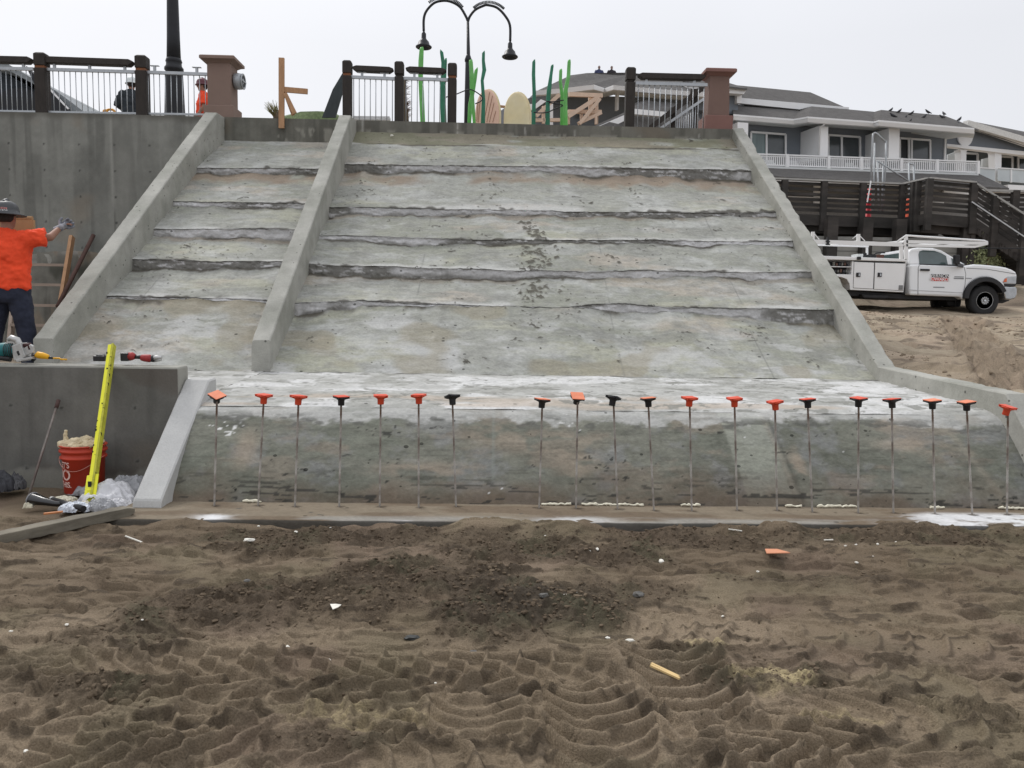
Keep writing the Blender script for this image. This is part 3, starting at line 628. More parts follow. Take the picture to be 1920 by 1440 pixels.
# ---- parapets
def parapet(path, w, drop, name, material, label, x_in, side, jag=0, seed=0, closefront=True):
    """path: (Y, z) of the top edge; x_in: inner face; side: -1 wall lies to -X of x_in"""
    pts = []; s = [0]
    for i in range(1, len(path)): s.append(s[-1]+math.dist(path[i], path[i-1]))
    n = max(4, int(s[-1]/.02)); t = np.linspace(0, s[-1], n); Y = np.interp(t, s, [p[0] for p in path]); Z = np.interp(t, s, [p[1] for p in path])
    D = np.interp(t, s, drop)
    xo = x_in+side*w; c = .012; rows = []
    jo = (np.abs(fbm(t*4, t*0, 4, seed)-.5)*2)**2*jag*2 + jag*(vn(t*5, t*0, seed+2) > .62)*vn(t*25, t*0, seed+3)*.6
    e = (fbm(t*9, t*0, 3, seed+4)-.5)*.006
    rows = [np.stack([x_in+0*t, Y, Z-D], -1), np.stack([x_in+0*t, Y, Z-c-.05], -1), np.stack([x_in+0*t, Y, Z-c+e], -1), np.stack([x_in+side*c+0*t, Y, Z+e], -1),
            np.stack([x_in+side*w*.5+0*t, Y, Z], -1), np.stack([xo-side*(c+jo), Y, Z-e], -1), np.stack([xo-side*jo*.6, Y, Z-c-jo*.5], -1), np.stack([xo+0*t, Y, Z-.07-jo], -1), np.stack([xo+0*t, Y, Z-D], -1)]
    P = np.stack(rows); me = grid_mesh(name, P, smooth=False)
    bm = bmesh.new(); bm.from_mesh(me); be = [e_ for e_ in bm.edges if e_.is_boundary]; 
    N_ = rows[0].shape[0]; bm.verts.ensure_lookup_table()
    for col in (0, N_-1): bm.faces.new([bm.verts[r_*N_+col] for r_ in range(len(rows))])
    bmesh.ops.recalc_face_normals(bm, faces=bm.faces); bm.to_mesh(me); bm.free()
    o = link(name, me, material, slope); o['label'] = label; return o
parapet([(8.66, 1.145), (14.02, 4.785), (14.40, 4.80)], .205, [1.2, 1.2, 1.2], 'parapet', M_cap, 'leftmost sloping parapet against the high wall', XA, -1, .009, 501)
parapet([(8.70, 1.160), (13.86, 4.755), (14.41, 4.80)], .20, [.9, .9, .9], 'parapet', M_cap, 'middle sloping parapet dividing the two bays', XM+.2, -1, .008, 502)
parapet([(5.70, .14), (6.48, .900), (8.66, .975), (14.43, 4.83)], .20, [.5, 1.0, 1.2, 1.2], 'parapet', M_cap, 'right sloping parapet with a chipped outer edge', XR, 1, .030, 503)
parapet([(5.745, .06), (5.76, .11), (6.80, .892), (6.96, .897)], .205, [.5, .5, .75, .75], 'parapet', M_capnew, 'short pale new parapet beside the toe wall', XM+.2, -1, .002, 504)
# foam beads squeezed out along the toe joint
for (a, b, y) in ((1015, 1070, 941), (1090, 1120, 942), (1113, 1205, 942), (1277, 1313, 945), (1532, 1605, 947), (1470, 1500, 945), (452, 487, 940), (1745, 1770, 949), (1872, 1920, 950)):
    f = MB(); pts = []; rs = []
    for k in range(int((b-a)/4)+2):
        p = at(a+(b-a)*k/(int((b-a)/4)+1), y, Z=.075); pts.append((p.x, 5.925, .066+random.uniform(-.004, .006))); rs.append((random.uniform(.005, .013), random.uniform(.008, .014)))
    f.tube(pts, rs, 8); f.build('foam_bead', M_foam, slope)
# ================================================================ HIGH SEAWALL + header
def wall_paint(X, Z, seed, base):
    C = np.empty(X.shape+(3,)); C[:] = base; b = np.array(base)
    C = mixc(C, b*.78, .8*sst(.45, .65, fbm(X*.7, Z*.8, 4, seed)))
    C = mixc(C, b*1.22, .7*sst(.52, .7, fbm(X*1.6+4, Z*.9, 4, seed+1)))
    C = mixc(C, b*.68, .7*sst(.53, .66, fbm(X*5, Z*.45, 4, seed+2)))
    C = mixc(C, b*1.28, .5*sst(.56, .68, fbm(X*7+11, Z*.35, 3, seed+5)))
    C = C*(1+.2*(fbm(X*14, Z*14, 3, seed+6)-.5))[..., None]
    C = mixc(C, b*np.array((1.15, .98, .85)), .5*sst(.58, .7, fbm(X*1.1+30, Z*1.3, 3, seed+3)))
    return C
wall = empty('seawall', (-8, 14.6, 0), 'high grey concrete seawall with tie holes, rising left of the slope and behind it', 'wall')
xs = np.linspace(-16, XA-.19, 560); zs = np.linspace(2.30, 4.808, 126); X, Z = np.meshgrid(xs, zs)
C = wall_paint(X, Z, 600, (.215, .217, .197))
jx = at(208, 320, Y=14.42).x
C = mixc(C, (.34, .34, .31), .75*np.exp(-((X-jx-.02)/.022)**2)*sst(.1, .5, Z-3.0)); C = mixc(C, (.26, .26, .235), .6*np.exp(-((X-jx-.22)/.20)**2)*sst(.35, .6, fbm(X*3, Z*1.5, 3, 610)+.1))
C = mixc(C, (.07, .07, .06), .8*np.exp(-((X-jx-.05)/.012)**2)*(1-sst(3.0, 3.3, Z)))
for px in range(-50, 300, 66):
    for py in (268, 317, 366, 414, 462):
        p = at(px+(py-268)*.03, py+px*.018, Y=14.42); d = np.sqrt((X-p.x)**2+(Z-p.z)**2); C = mixc(C, (.06, .06, .055), .85*(1-sst(.012, .025, d)))
C = mixc(C, (.105, .10, .085), .7*(sst(4.66, 4.8, Z+(fbm(X*4, Z*2, 3, 611)-.5)*.12)))
M_wallp = mat('seawall_concrete', attr=True, rough=.9, var=.08, scale=5, bump=.25, bscale=50, fine=.05, spec=.2)
link('wall_face', grid_mesh('wall_face', np.stack([X, 0*X+14.42+(fbm(X*1, Z*1, 2, 612)-.5)*.01, Z], -1), C), M_wallp, wall)
# lower, older part standing 20 cm proud with a ragged ledge
xs = np.linspace(-16, XA-.19, 420); zs = np.linspace(.3, 2.42, 110); X, Z = np.meshgrid(xs, zs)
zl = Z+(Z > 2.3)*(fbm(X*3, X*0, 4, 620)-.5)*.08
C = wall_paint(X, Z, 630, (.20, .195, .17))
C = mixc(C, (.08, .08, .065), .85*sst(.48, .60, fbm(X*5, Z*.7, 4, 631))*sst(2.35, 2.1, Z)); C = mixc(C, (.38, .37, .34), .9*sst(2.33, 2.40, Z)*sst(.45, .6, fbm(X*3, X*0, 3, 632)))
C = mixc(C, (.27, .21, .15), .5*sst(.56, .64, fbm(X*4+7, Z*1.1, 3, 633)))
link('lower_face', grid_mesh('lower_face', np.stack([X, 14.18+(fbm(X*3, Z*2, 3, 621)-.5)*.06, zl], -1), C), M_wallp, wall)
f = MB(); f.box((-16, 14.19, 2.2), (XA-.2, 14.41, 2.375)); f.build('ledge', mat('ledge_concrete', (.30, .295, .265), .9, var=.3, scale=6, bump=.6, bscale=30), wall)
# header above the slope
def hdr(x0, x1, seed, base):
    xs = np.linspace(x0, x1, int((x1-x0)/.02)); zs = np.linspace(3.9, 4.808, 46); X, Z = np.meshgrid(xs, zs)
    C = wall_paint(X, Z, seed, base); C = mixc(C, (.30, .29, .25), .7*sst(.60, .66, fbm(X*6, Z*3, 3, seed+8))*(1-sst(4.62, 4.68, Z)))
    for px in (680, 858, 985, 1078, 1150, 1312): C = mixc(C, (.42, .41, .38), .8*np.exp(-((X-at(px, 235, Y=14.42).x)/.015)**2)*sst(.4, .6, fbm(X*9, Z*9, 2, seed+9)))
    return link('header_wall', grid_mesh('header_wall', np.stack([X, 14.425+0*X, Z], -1), C), M_wallp, wall)
hdr(XA, XM, 640, (.145, .142, .122)); hdr(XM+.2, XR, 650, (.155, .15, .13))
f = MB(); f.box((-16, 14.43, 3.9), (XR+.0, 14.72, 4.802)); f.box((XR, 14.44, 0), (XR+.2, 14.72, 4.80)); f.build('coping', mat('coping_concrete', (.22, .22, .195), .9, var=.15, scale=5, bump=.3), wall)
f = MB(); f.box((-60, 14.73, 4.2), (4.5, 25.5, 4.79)); o = f.build('promenade', mat('promenade_paving', (.30, .28, .25), .9, var=.12, scale=3)); tag(o, 'paved promenade on top of the wall', kind='structure')
f = MB(); pts = [at(530, 217, Y=16.5), at(560, 213.5, Y=16.5), at(600, 213, Y=16.5), at(635, 217, Y=16.5)]
m2 = MB(); ring = []
for k, (px, hgt, w_) in enumerate(((520, .50, .3), (545, .57, .5), (575, .62, .9), (605, .64, .9), (630, .60, .5), (645, .52, .3))):
    p = at(px, 217, Y=16.5); ring.append([(p.x, 16.5-w_, 4.7), (p.x, 16.5-w_*.6, 4.8+hgt*.8), (p.x, 16.5, 4.8+hgt), (p.x, 16.5+w_*.6, 4.8+hgt*.8), (p.x, 16.5+w_, 4.7)])
m2.loft(ring, True, True, closed=False); o = m2.build('earth_mound', mat('turf', (.12, .16, .07), .95, var=.4, scale=14, bump=1, bscale=50)); tag(o, 'low grassy mound behind the wall left of the railing', 'mound')
# ================================================================ LOW WALL (left foreground)
xs = np.linspace(-9, -2.545, 460); zs = np.linspace(-.1, .99, 80); X, Z = np.meshgrid(xs, zs)
C = wall_paint(X, Z, 700, (.15, .147, .134))
C = mixc(C, (.11, .095, .08), .6*sst(.5, .65, fbm(X*1.2, Z*2, 3, 705))); C = mixc(C, (.24, .235, .205), .85*(1-sst(.10, .15, Z+(fbm(X*5, X*0, 4, 706)-.5)*.12)))
for px, py in ((115, 765), (253, 765), (258, 865), (50, 878), (118, 868), (20, 760)):
    p = at(px, py, Y=6.65); d = np.sqrt((X-p.x)**2+(Z-p.z)**2); C = mixc(C, (.04, .04, .038), .8*(1-sst(.008, .018, d))); C = mixc(C, (.17, .17, .155), .5*np.exp(-((d-.022)/.01)**2))
low = empty('low_wall', (-5.5, 6.75, 0), 'low dark grey concrete wall in the left foreground with tools on its top', 'wall')
link('wall_face', grid_mesh('wall_face', np.stack([X, 6.65+0*X, Z], -1), C), M_wallp, low)
f = MB(); f.box((-9, 6.653, .3), (-2.52, 6.90, 1.012)); f.box((-2.62, 6.652, .3), (-2.50, 6.90, 1.0)); 
f = MB(); f.box((-9, 6.656, .2), (-2.545, 6.895, 1.008)); f.build('wall_top', mat('low_wall_top', (.30, .295, .26), .88, var=.14, scale=6, bump=.35, pits=9, col2=(.24, .235, .21)), low, bevel=.018)
# ================================================================ REBARS with safety caps
def zz(sc, ox, oy): return lambda x, y: (ox+x/sc, oy+y/sc)
RB = [(402, 948, 407, 'b', 'p', (20, -14)), (484, 948, 495, 'o', 'o', (0, 0)), (553, 950, 560, 'o', 'o', (0, 3)), (636, 950, 640, 'b', 'o', (0, 0)), (712, 950, 714, 'o', 'o', (0, 0)),
      (785, 952, 785, 'o', 'o', (0, -2)), (855, 950, 848, 'b', 'b', (-6, -16)), (1011, 953, 1017, 'b', 'p', (0, 5)), (1080, 953, 1083, 'b', 'p', (26, 4)), (1158, 955, 1150, 'b', 'b', (-18, 6)),
      (1226, 957, 1215, 'b', 'p', (0, -3)), (1297, 958, 1293, 'o', 'o', (-4, 3)), (1382, 957, 1377, 'o', 'o', (0, 2)), (1457, 957, 1453, 'o', 'o', (4, 0)), (1523, 960, 1514, 'b', 'o', (0, -3)),
      (1609, 962, 1610, 'b', 'o', (0, 3)), (1675, 962, 1672, 'b', 'o', (0, -5)), (1753, 964, 1748, 'b', 'p', (0, 1)), (1823, 965, 1812, 'b', 'p', (0, 1)), (1888, 965, 1890, 'o', 'o', (-8, 14))]
TOPY = [740, 740, 742, 743, 741, 740, 742, 748, 742, 744, 746, 745, 746, 752, 748, 746, 748, 750, 753, 762]
def rod_mesh():
    f = MB(); pts = []; rs = []; n = 150
    for k in range(n+1): pts.append((0, 0, -.05+k*.87/n)); rs.append(.0084 if k % 2 else .0062)
    return f.tube(pts, rs, 8)
rod = rod_mesh().mesh('rod')
def cap_meshes():
    b = MB(); b.lathe([(.021, -.062), (.0235, -.058), (.024, -.025), (.034, -.012), (.053, -.006), (.053, .003)], n=20)
    for k in range(4): 
        a = math.pi/4+k*math.pi/2; c_, s_ = math.cos(a), math.sin(a); b.beam((c_*.02, s_*.02, -.014), (c_*.062, s_*.062, -.001), .004, .014)
    p = MB(); p.box((-.048, -.048, .003), (.048, .048, .008))
    q = p.mesh('cap_plate'); bm = bmesh.new(); bm.from_mesh(q); bmesh.ops.bevel(bm, geom=bm.edges[:], offset=.002, segments=2, affect='EDGES'); bm.to_mesh(q); bm.free()
    return b.mesh('safety_cap'), q
cb, cp = cap_meshes(); cbb, cpb, cpp = cb.copy(), cp.copy(), cp.copy()
rod.materials.append(M_rebar); cb.materials.append(M_orange); cbb.materials.append(M_cblack); cp.materials.append(M_orange); cpb.materials.append(M_cblack); cpp.materials.append(M_peach)
ORD = 'first second third fourth fifth sixth seventh eighth ninth tenth eleventh twelfth thirteenth fourteenth fifteenth sixteenth seventeenth eighteenth nineteenth twentieth'.split()
proto = None
for k, (px, py, tx, cbk, cpk, tilt) in enumerate(RB):
    ft = at(px, py, Z=.055); tp = at(tx, TOPY[k], Y=ft.y-.02); d = Vector((tp.x-ft.x, -.02, tp.z-ft.z))
    desc = {'bp': 'black cap and faded orange plate', 'oo': 'all orange cap', 'bo': 'black cap and orange plate', 'bb': 'all black tilted cap'}[cbk+cpk]
    lab = 'upright rebar with %s, %s from the left along the footing' % (desc, ORD[k])
    if proto is None:
        root = empty('rebar', ft, lab, 'rebar', 'capped rebars standing in the footing')
        r_ = bpy.data.objects.new('rod', rod); c_ = bpy.data.objects.new('safety_cap', cbb); p_ = bpy.data.objects.new('cap_plate', cpp)
        for o in (r_, c_, p_): COL.objects.link(o)
        r_.parent = root; c_.parent = root; p_.parent = c_; proto = (root, r_, c_, p_)
    else:
        root = proto[0].copy(); r_, c_, p_ = [o.copy() for o in proto[1:]]
        for o in (root, r_, c_, p_): COL.objects.link(o)
        r_.parent = root; c_.parent = root; p_.parent = c_; root.location = ft; root['label'] = lab
    c_.data = cb if cbk == 'o' else cbb; p_.data = {'o': cp, 'b': cpb, 'p': cpp}[cpk]
    Lr = d.length; root.rotation_euler = d.to_track_quat('Z', 'Y').to_euler(); r_.scale = (1, 1, Lr/.82)
    c_.location = (0, 0, Lr-.005); c_.rotation_euler = (math.radians(tilt[0]), math.radians(tilt[1]), math.radians(random.uniform(-12, 12)+(40 if k in (8, 9) else 0)))
# ================================================================ RAILINGS AND PILLARS ON THE PROMENADE (Y about 14.6)
RY = 14.62
def rail_part(root, kind, boxes, m, **kw):
    f = MB()
    for a, b in boxes: f.box(a, b)
    return f.build(kind, m, root, **kw)
M_band = mat('orange_wood_band', (.20, .075, .03), .7, var=.2)
def post(root, px, top, band=True, w=.19):
    p = at(px, top, Y=RY-w/2); x = p.x
    f = MB(); z = p.z; h = w/2
    for a, b, e in ((4.70, z-.26, 0), (z-.26, z-.22, -.018), (z-.22, z-.02, .003), ): f.box((x-h-e, RY-h-e, a), (x+h+e, RY+h+e, b))
    f.add([(x-h, RY-h, z-.021), (x+h, RY-h, z-.021), (x+h, RY+h, z-.021), (x-h, RY+h, z-.021), (x-h*.7, RY-h*.7, z+.005), (x+h*.7, RY-h*.7, z+.005), (x+h*.7, RY+h*.7, z+.005), (x-h*.7, RY+h*.7, z+.005)],
          [(0, 1, 5, 4), (1, 2, 6, 5), (2, 3, 7, 6), (3, 0, 4, 7), (4, 5, 6, 7)])
    o = f.build('post', M_darkw, root, bevel=.012)
    if band: e = -.012; g_ = MB(); g_.box((x-h-e, RY-h-e, z-.262), (x+h+e, RY+h+e, z-.218)); g_.build('band', M_band, o)
def handrail(root, a, ya, b, yb, th=.11):
    p, q = at(a, ya, Y=RY), at(b, yb, Y=RY); d = (q-p).normalized()*.12; f = MB(); n = []
    for pt, sc in ((p, .45), (p+d*.6, 1), (q-d*.6, 1), (q, .45)):
        w = .075; h = th/2*sc; n.append([(pt.x, RY-w, pt.z-h+th*.5*(1-sc)*.9), (pt.x, RY+w, pt.z-h+th*.5*(1-sc)*.9), (pt.x, RY+w*.9, pt.z+h), (pt.x, RY-w*.9, pt.z+h)])
    f.loft(n, False); f.build('handrail', M_darkw, root, bevel=.008)
def toprail(root, a, ya, b, yb, th=.05):
    p, q = at(a, ya, Y=RY), at(b, yb, Y=RY); f = MB(); f.beam(p, q, .05, th); f.build('top_rail', M_galv, root); return p, q
def tees(root, lst, hh=.085):
    for px, py in lst:
        p = at(px, py, Y=RY); f = MB(); f.box((p.x-.02, RY-.02, p.z-hh), (p.x+.02, RY+.02, p.z)); f.box((p.x-.075, RY-.03, p.z), (p.x+.075, RY+.03, p.z+.008)); f.build('bracket', M_galv, root)
def balusters(root, p, q, n, r=.008, skip=()):
    for k in range(n):
        t = (k+.5)/n; c = p.lerp(q, t); f = MB(); f.tube([(c.x, RY, 4.70), (c.x, RY, c.z)], r, 6); f.build('baluster', M_galv, root)
rl = empty('railing', at(190, 210, Y=RY), 'railing with two dark timber posts and steel bars on the left wall top', 'railing', 'timber and steel railings on the wall top')
post(rl, 72, 97); post(rl, 262, 102)
handrail(rl, -80, 110.5, 62, 114); handrail(rl, 83, 113, 251, 119)
p, q = toprail(rl, -80, 127, 63, 129.5); balusters(rl, p, q, 15); p, q = toprail(rl, 83, 130, 253, 135); balusters(rl, p, q, 16); p, q = toprail(rl, 272, 135.5, 390, 139.5); balusters(rl, p, q, 11)
tees(rl, [(44, 119), (102, 119.5), (168, 122), (234, 124), (290, 124), (369, 127)])
f = MB(); p, q = at(-80, 207, Y=RY), at(385, 215, Y=RY); f.beam(p, q, .05, .03); f.build('bottom_rail', M_galv, rl)
rm_ = empty('railing', at(750, 228, Y=RY), 'short railing of three dark posts and two steel panels above the slope', 'railing', 'timber and steel railings on the wall top')
for px, t in ((650, 112), (748, 114), (848, 117)): post(rm_, px, t, band=(px != 748), w=.155)
handrail(rm_, 661, 129, 738, 132.5, .095); handrail(rm_, 761, 131, 837, 134.5, .095)
p, q = toprail(rm_, 658, 144.5, 741, 148); balusters(rm_, p, q, 8); p, q = toprail(rm_, 756, 147, 841, 150); balusters(rm_, p, q, 8)
tees(rm_, [(679, 136.5), (721, 138), (777, 138), (820, 140.5)], .08)
rr_ = empty('railing', at(1250, 238, Y=RY), 'railing panel between a dark timber post and the right pillar', 'railing', 'timber and steel railings on the wall top')
post(rr_, 1184, 125, band=False, w=.165); handrail(rr_, 1196, 143, 1322, 146, .10); p, q = toprail(rr_, 1192, 156, 1326, 159.5, .055); balusters(rr_, p, q, 13); tees(rr_, [(1212, 147.5), (1302, 150)], .08)
# stair railing behind it
sr = empty('stair_railing', at(1275, 235, Y=16.4), 'sloping dark stair handrail with steel bars behind the right pillar', 'railing')
SY = 16.4; f = MB(); f.beam(at(1205, 251, Y=SY), at(1322, 161, Y=SY), .10, .10); f.build('handrail', M_darkw, sr)
f = MB(); f.beam(at(1225, 250, Y=SY), at(1325, 182, Y=SY), .05, .05); f.build('lower_rail', M_galv, sr)
for px, t in ((1264, 200), (1304, 165)):
    p = at(px, t, Y=SY); f = MB(); f.box((p.x-.07, SY+.055, 4.7), (p.x+.07, SY+.19, p.z)); f.build('post', M_darkw, sr)
for k in range(9):
    px = 1270+k*4.3; p = at(px, 218-k*2.6, Y=SY); f = MB(); f.tube([(p.x, SY, 4.7), p], .008, 6); f.build('baluster', M_galv, sr)
def pillar(name, x0b, x1b, yb, x0t, x1t, yt, capx0, capx1, m1, m2, label):
    """tapered pillar: base block, battered shaft, overhanging cap; measured on its front face"""
    Yf = 14.50; pb, qb = at(x0b, yb, Y=Yf), at(x1b, yb, Y=Yf); pt, qt = at(x0t, yt+14, Y=Yf+.05), at(x1t, yt+14, Y=Yf+.05)
    cx = (pb.x+qb.x)/2; root = empty(name, (cx, Yf+.3, 4.8), label, 'pillar', 'stucco pillars at the ends of the railing')
    wb = (qb.x-pb.x)/2; zb0 = 4.81; zb1 = at(x0b, yb, Y=Yf).z; f = MB(); f.box((cx-wb, Yf, zb0), (cx+wb, Yf+2*wb, zb1)); f.build('base', m2, root, bevel=.012)
    w1 = wb-.055; w2 = (qt.x-pt.x)/2; cxt = (pt.x+qt.x)/2; cxt = cx+(cxt-cx)*.4; c = Yf+wb; zt = pt.z; R1 = [(cx-w1, c-w1, zb1-.002), (cx+w1, c-w1, zb1-.002), (cx+w1, c+w1, zb1-.002), (cx-w1, c+w1, zb1-.002)]
    R2 = [(cx-w2, c-w2, zt), (cx+w2, c-w2, zt), (cx+w2, c+w2, zt), (cx-w2, c+w2, zt)]
    f = MB(); f.loft([R1, R2], False); f.build('shaft', m1, root, bevel=.008)
    ztop = at(x0t, yt, Y=Yf).z; wc = w2+.10; f = MB()
    f.loft([[(cx-a, c-a, z), (cx+a, c-a, z), (cx+a, c+a, z), (cx-a, c+a, z)] for a, z in ((w2+.004, zt-.004), (w2+.05, zt+.03), (wc, zt+.05), (wc, ztop-.015), (wc-.02, ztop))], False)
    f.build('cap', m1 if m1 is M_pillar else m2, root); return root, cx, c, w2, zt
pl, cx, c, w2, zt = pillar('pillar', 381, 437, 196, 386, 430, 103, 380, 446, M_pillar, M_pillar, 'brown stucco pillar with a round wall light at the left railing end')
lx, lz = cx+w2+.05, at(445, 154, Y=14.8).z
f = MB(); f.lathe([(.11, -.04), (.135, -.03), (.14, .03), (.135, .08), (.11, .10), (.03, .115)], (lx, c-.0, lz), 28, 'x'); f.build('wall_light', mat('silver_grey', (.36, .38, .40), .4, .3), pl)
lt = bpy.data.objects['wall_light']; 
f = MB(); f.tube([(lx+.11, c+.125*math.cos(t), lz+.125*math.sin(t)) for t in [k*math.pi/12 for k in range(25)]], .014, 8, cap=False); f.box((lx+.09, c-.12, lz-.01), (lx+.13, c+.12, lz+.015)); f.build('guard_ring', mat('silver_grey'), lt)
f = MB(); f.lathe([(.10, .10), (.095, .112)], (lx, c, lz), 24, 'x'); f.build('lens', M_black, lt)
pillar('pillar', 1323, 1375, 215, 1329, 1366, 127, 1315, 1377, M_pillar2, mat('pillar_base_red', (.215, .115, .098), .85, var=.08, scale=3, bump=.25), 'reddish brown stucco pillar at the right end of the wall')
# ================================================================ LAMPS
root = empty('lamp_post', at(328, 216, Y=16.0), 'thick black lamp post rising out of view behind the left railing', 'lamp post')
b = at(328, 216, Y=16.0); px_, m_ = b.x, 16.0/1500
zat = lambda y: at(326, y, Y=16.0).z
f = MB(); f.lathe([(.135, zat(130)), (.118, zat(70)), (.105, zat(0)), (.085, zat(-220))], (px_, 16, 0), 24); f.build('shaft', M_black, root)
f = MB(); f.lathe([(.235, 4.79), (.235, 4.92), (.20, 5.0), (.185, zat(205)), (.165, zat(150)), (.155, zat(134)), (.175, zat(132)), (.175, zat(128)), (.145, zat(124)), (.14, zat(118)), (.152, zat(116)), (.14, zat(112)), (.132, zat(110))], (px_, 16, 0), 24); f.build('base', M_black, root)
LY = 22.0; z3 = zz(4.571, 740, 0); Lp = lambda x, y: at(*z3(x, y), Y=LY)
root = empty('street_lamp', (Lp(620, 1040).x, LY, 4.8), 'slender black street lamp with two arched arms and bell shaped heads', 'street lamp')
bx = Lp(618, 1040).x
f = MB(); f.tube([(bx, LY, 4.75), (bx+.02, LY, Lp(623, 515).z), (bx+.025, LY, Lp(625, 490).z), (Lp(627, 180).x, LY, Lp(627, 180).z)], [.095, .075, .05, .035], 12); f.build('pole', M_black, root)
f = MB(); f.lathe([(.09, -.06), (.095, 0), (.06, .10), (.05, .12)], (bx+.02, LY, Lp(624, 510).z), 16); f.build('collar', M_black, root)
def arm(pts, notch, headx, heady):
    P_ = [Lp(*p) for p in pts]; out = []
    for i in range(len(P_)-1):
        for k in range(6):
            t = k/6; p0, p1, p2, p3 = P_[max(i-1, 0)], P_[i], P_[i+1], P_[min(i+2, len(P_)-1)]
            out.append(.5*((2*p1)+(p2-p0)*t+(2*p0-5*p1+4*p2-p3)*t*t+(3*p1-p0-3*p2+p3)*t**3))
    out.append(P_[-1]); f = MB(); f.tube(out, .034, 8); a = f.build('arm', M_black, root)
    f = MB(); cc = Lp(*notch[0]); a0, a1 = notch[1]; R_ = notch[2]*LY/1500/4.571/.97
    for k in range(24):
        t = math.radians(a0+(a1-a0)*k/23); u = Vector((math.cos(t), 0, math.sin(t))); f.beam(cc+u*(R_-.01), cc+u*(R_+.055), .03, .028, (0, 1, 0))
    f.build('scallops', M_black, a)
    h = Lp(headx, heady); f = MB(); s = LY/1500/4.571
    f.lathe([(.02, 0), (.03, -.02), (.03, -10*s), (19*s, -22*s), (20*s, -58*s), (26*s, -70*s), (42*s, -86*s), (50*s, -112*s), (66*s, -124*s), (67*s, -131*s), (60*s, -138*s), (44*s, -134*s), (40*s, -110*s), (10*s, -95*s)], h, 28)
    f.build('lamp_head', M_black, root)
arm([(628, 185), (610, 140), (560, 60), (490, 18), (420, 6), (340, 25), (275, 90), (250, 160), (249, 265)], ((422, 190), (40, 128), 184), 250, 265)
arm([(628, 185), (645, 140), (690, 85), (760, 50), (800, 44), (880, 68), (950, 140), (988, 220), (990, 350)], ((805, 215), (48, 132), 171), 990, 350)
# ================================================================ KELP SCULPTURES, SURFBOARDS, SMALL THINGS BEHIND THE WALL
M_kl = mat('light_green_paint', (.10, .38, .07), .5, var=.22, scale=6, col2=(.16, .45, .13)); M_kd = mat('dark_green_paint', (.018, .14, .075), .5, var=.25, scale=6, col2=(.03, .19, .11))
KEL = [([(232, 405), (225, 520), (222, 650), (230, 800), (240, 1035)], [34, 42, 40, 42, 40], 'l', 'tall light green kelp blade sculpture under the left lamp head'),
       ([(400, 432), (415, 540), (410, 640), (402, 800), (412, 1040)], [28, 30, 28, 28, 34], 'd', 'dark green kelp stalk sculpture with a slanted top behind the short railing'),
       ([(438, 500), (432, 640), (424, 760), (436, 1040)], [22, 24, 20, 18], 'd', 'thinner and shorter dark green kelp stalk beside the slanted top one'),
       ([(652, 512), (660, 640), (662, 800), (682, 1045)], [32, 36, 34, 26], 'l', 'light green kelp blade just right of the street lamp pole'),
       ([(702, 585), (686, 680), (668, 790), (648, 900), (640, 1045)], [26, 34, 36, 36, 32], 'l', 'light green kelp blade leaning right across its neighbour by the lamp pole'),
       ([(762, 442), (760, 520), (768, 600), (750, 690), (762, 850), (757, 1050)], [24, 26, 34, 26, 30, 36], 'd', 'dark green kinked kelp stalk in front of the pink surfboard'),
       ([(1193, 515), (1190, 640), (1196, 800), (1190, 1055)], [26, 30, 30, 34], 'd', 'dark green straight kelp stalk right of the cream surfboard'),
       ([(1352, 555), (1340, 640), (1322, 780), (1312, 900), (1312, 1060)], [24, 26, 38, 36, 38], 'd', 'dark green kelp stalk leaning right in front of the hotel'),
       ([(1424, 592), (1420, 700), (1436, 820), (1436, 1062)], [26, 28, 30, 34], 'l', 'shorter light green kelp blade in front of the hotel'),
       ([(1496, 512), (1490, 650), (1466, 770), (1462, 860), (1466, 1065)], [28, 32, 36, 34, 36], 'l', 'tallest light green kelp blade in front of the hotel')]
KY = 17.0
for k, (pts, ws, c_, lab) in enumerate(KEL):
    P_ = []; R_ = []
    yy = KY+(.25 if k in (2, 4, 8) else 0)
    for (x, y), w in zip(pts, ws): P_.append(at(*z3(x, y), Y=yy)); R_.append((w/4.571*yy/1500/2, w/4.571*yy/1500/2*.7))
    P_.append(Vector((P_[-1].x, yy, 4.75))); R_.append(R_[-1]); out = []; ro = []
    for i in range(len(P_)-1):
        for j in range(5):
            t = j/5; t = t*t*(3-2*t)*.5+t*.5; out.append(P_[i].lerp(P_[i+1], t)); rr0, rr1 = R_[i], R_[i+1]; ro.append((rr0[1]*(1-t)+rr1[1]*t, rr0[0]*(1-t)+rr1[0]*t))
    out.append(P_[-1]); ro.append((R_[-1][1], R_[-1][0])); ro[0] = (ro[0][0]*.7, ro[0][1]*.75)
    f = MB(); rings = []
    for p, (ry_, rx_) in zip(out, ro): rings.append([(p.x+rx_*math.cos(a)*(1.0+.08*math.sin(3*a)), yy+ry_*math.sin(a), p.z) for a in [2*math.pi*j/10 for j in range(10)]])
    n0 = rings[0]; rings[0] = [(x, y, z+(x-out[0].x)*(.9 if k in (1, 5, 6, 4) else .3)*(-1 if k == 1 else 1)) for x, y, z in n0]
    f.loft(rings); o = f.build('kelp_sculpture', M_kl if c_ == 'l' else M_kd); tag(o, lab, 'sculpture', 'green kelp sculptures behind the wall')
M_bpink = mat('pink_board', (.76, .50, .39), .5, var=.06); M_bcream = mat('cream_board', (.74, .62, .38), .5, var=.06, col2=(.76, .65, .44)); M_stripe = mat('brown_stripe', (.28, .10, .06), .6)
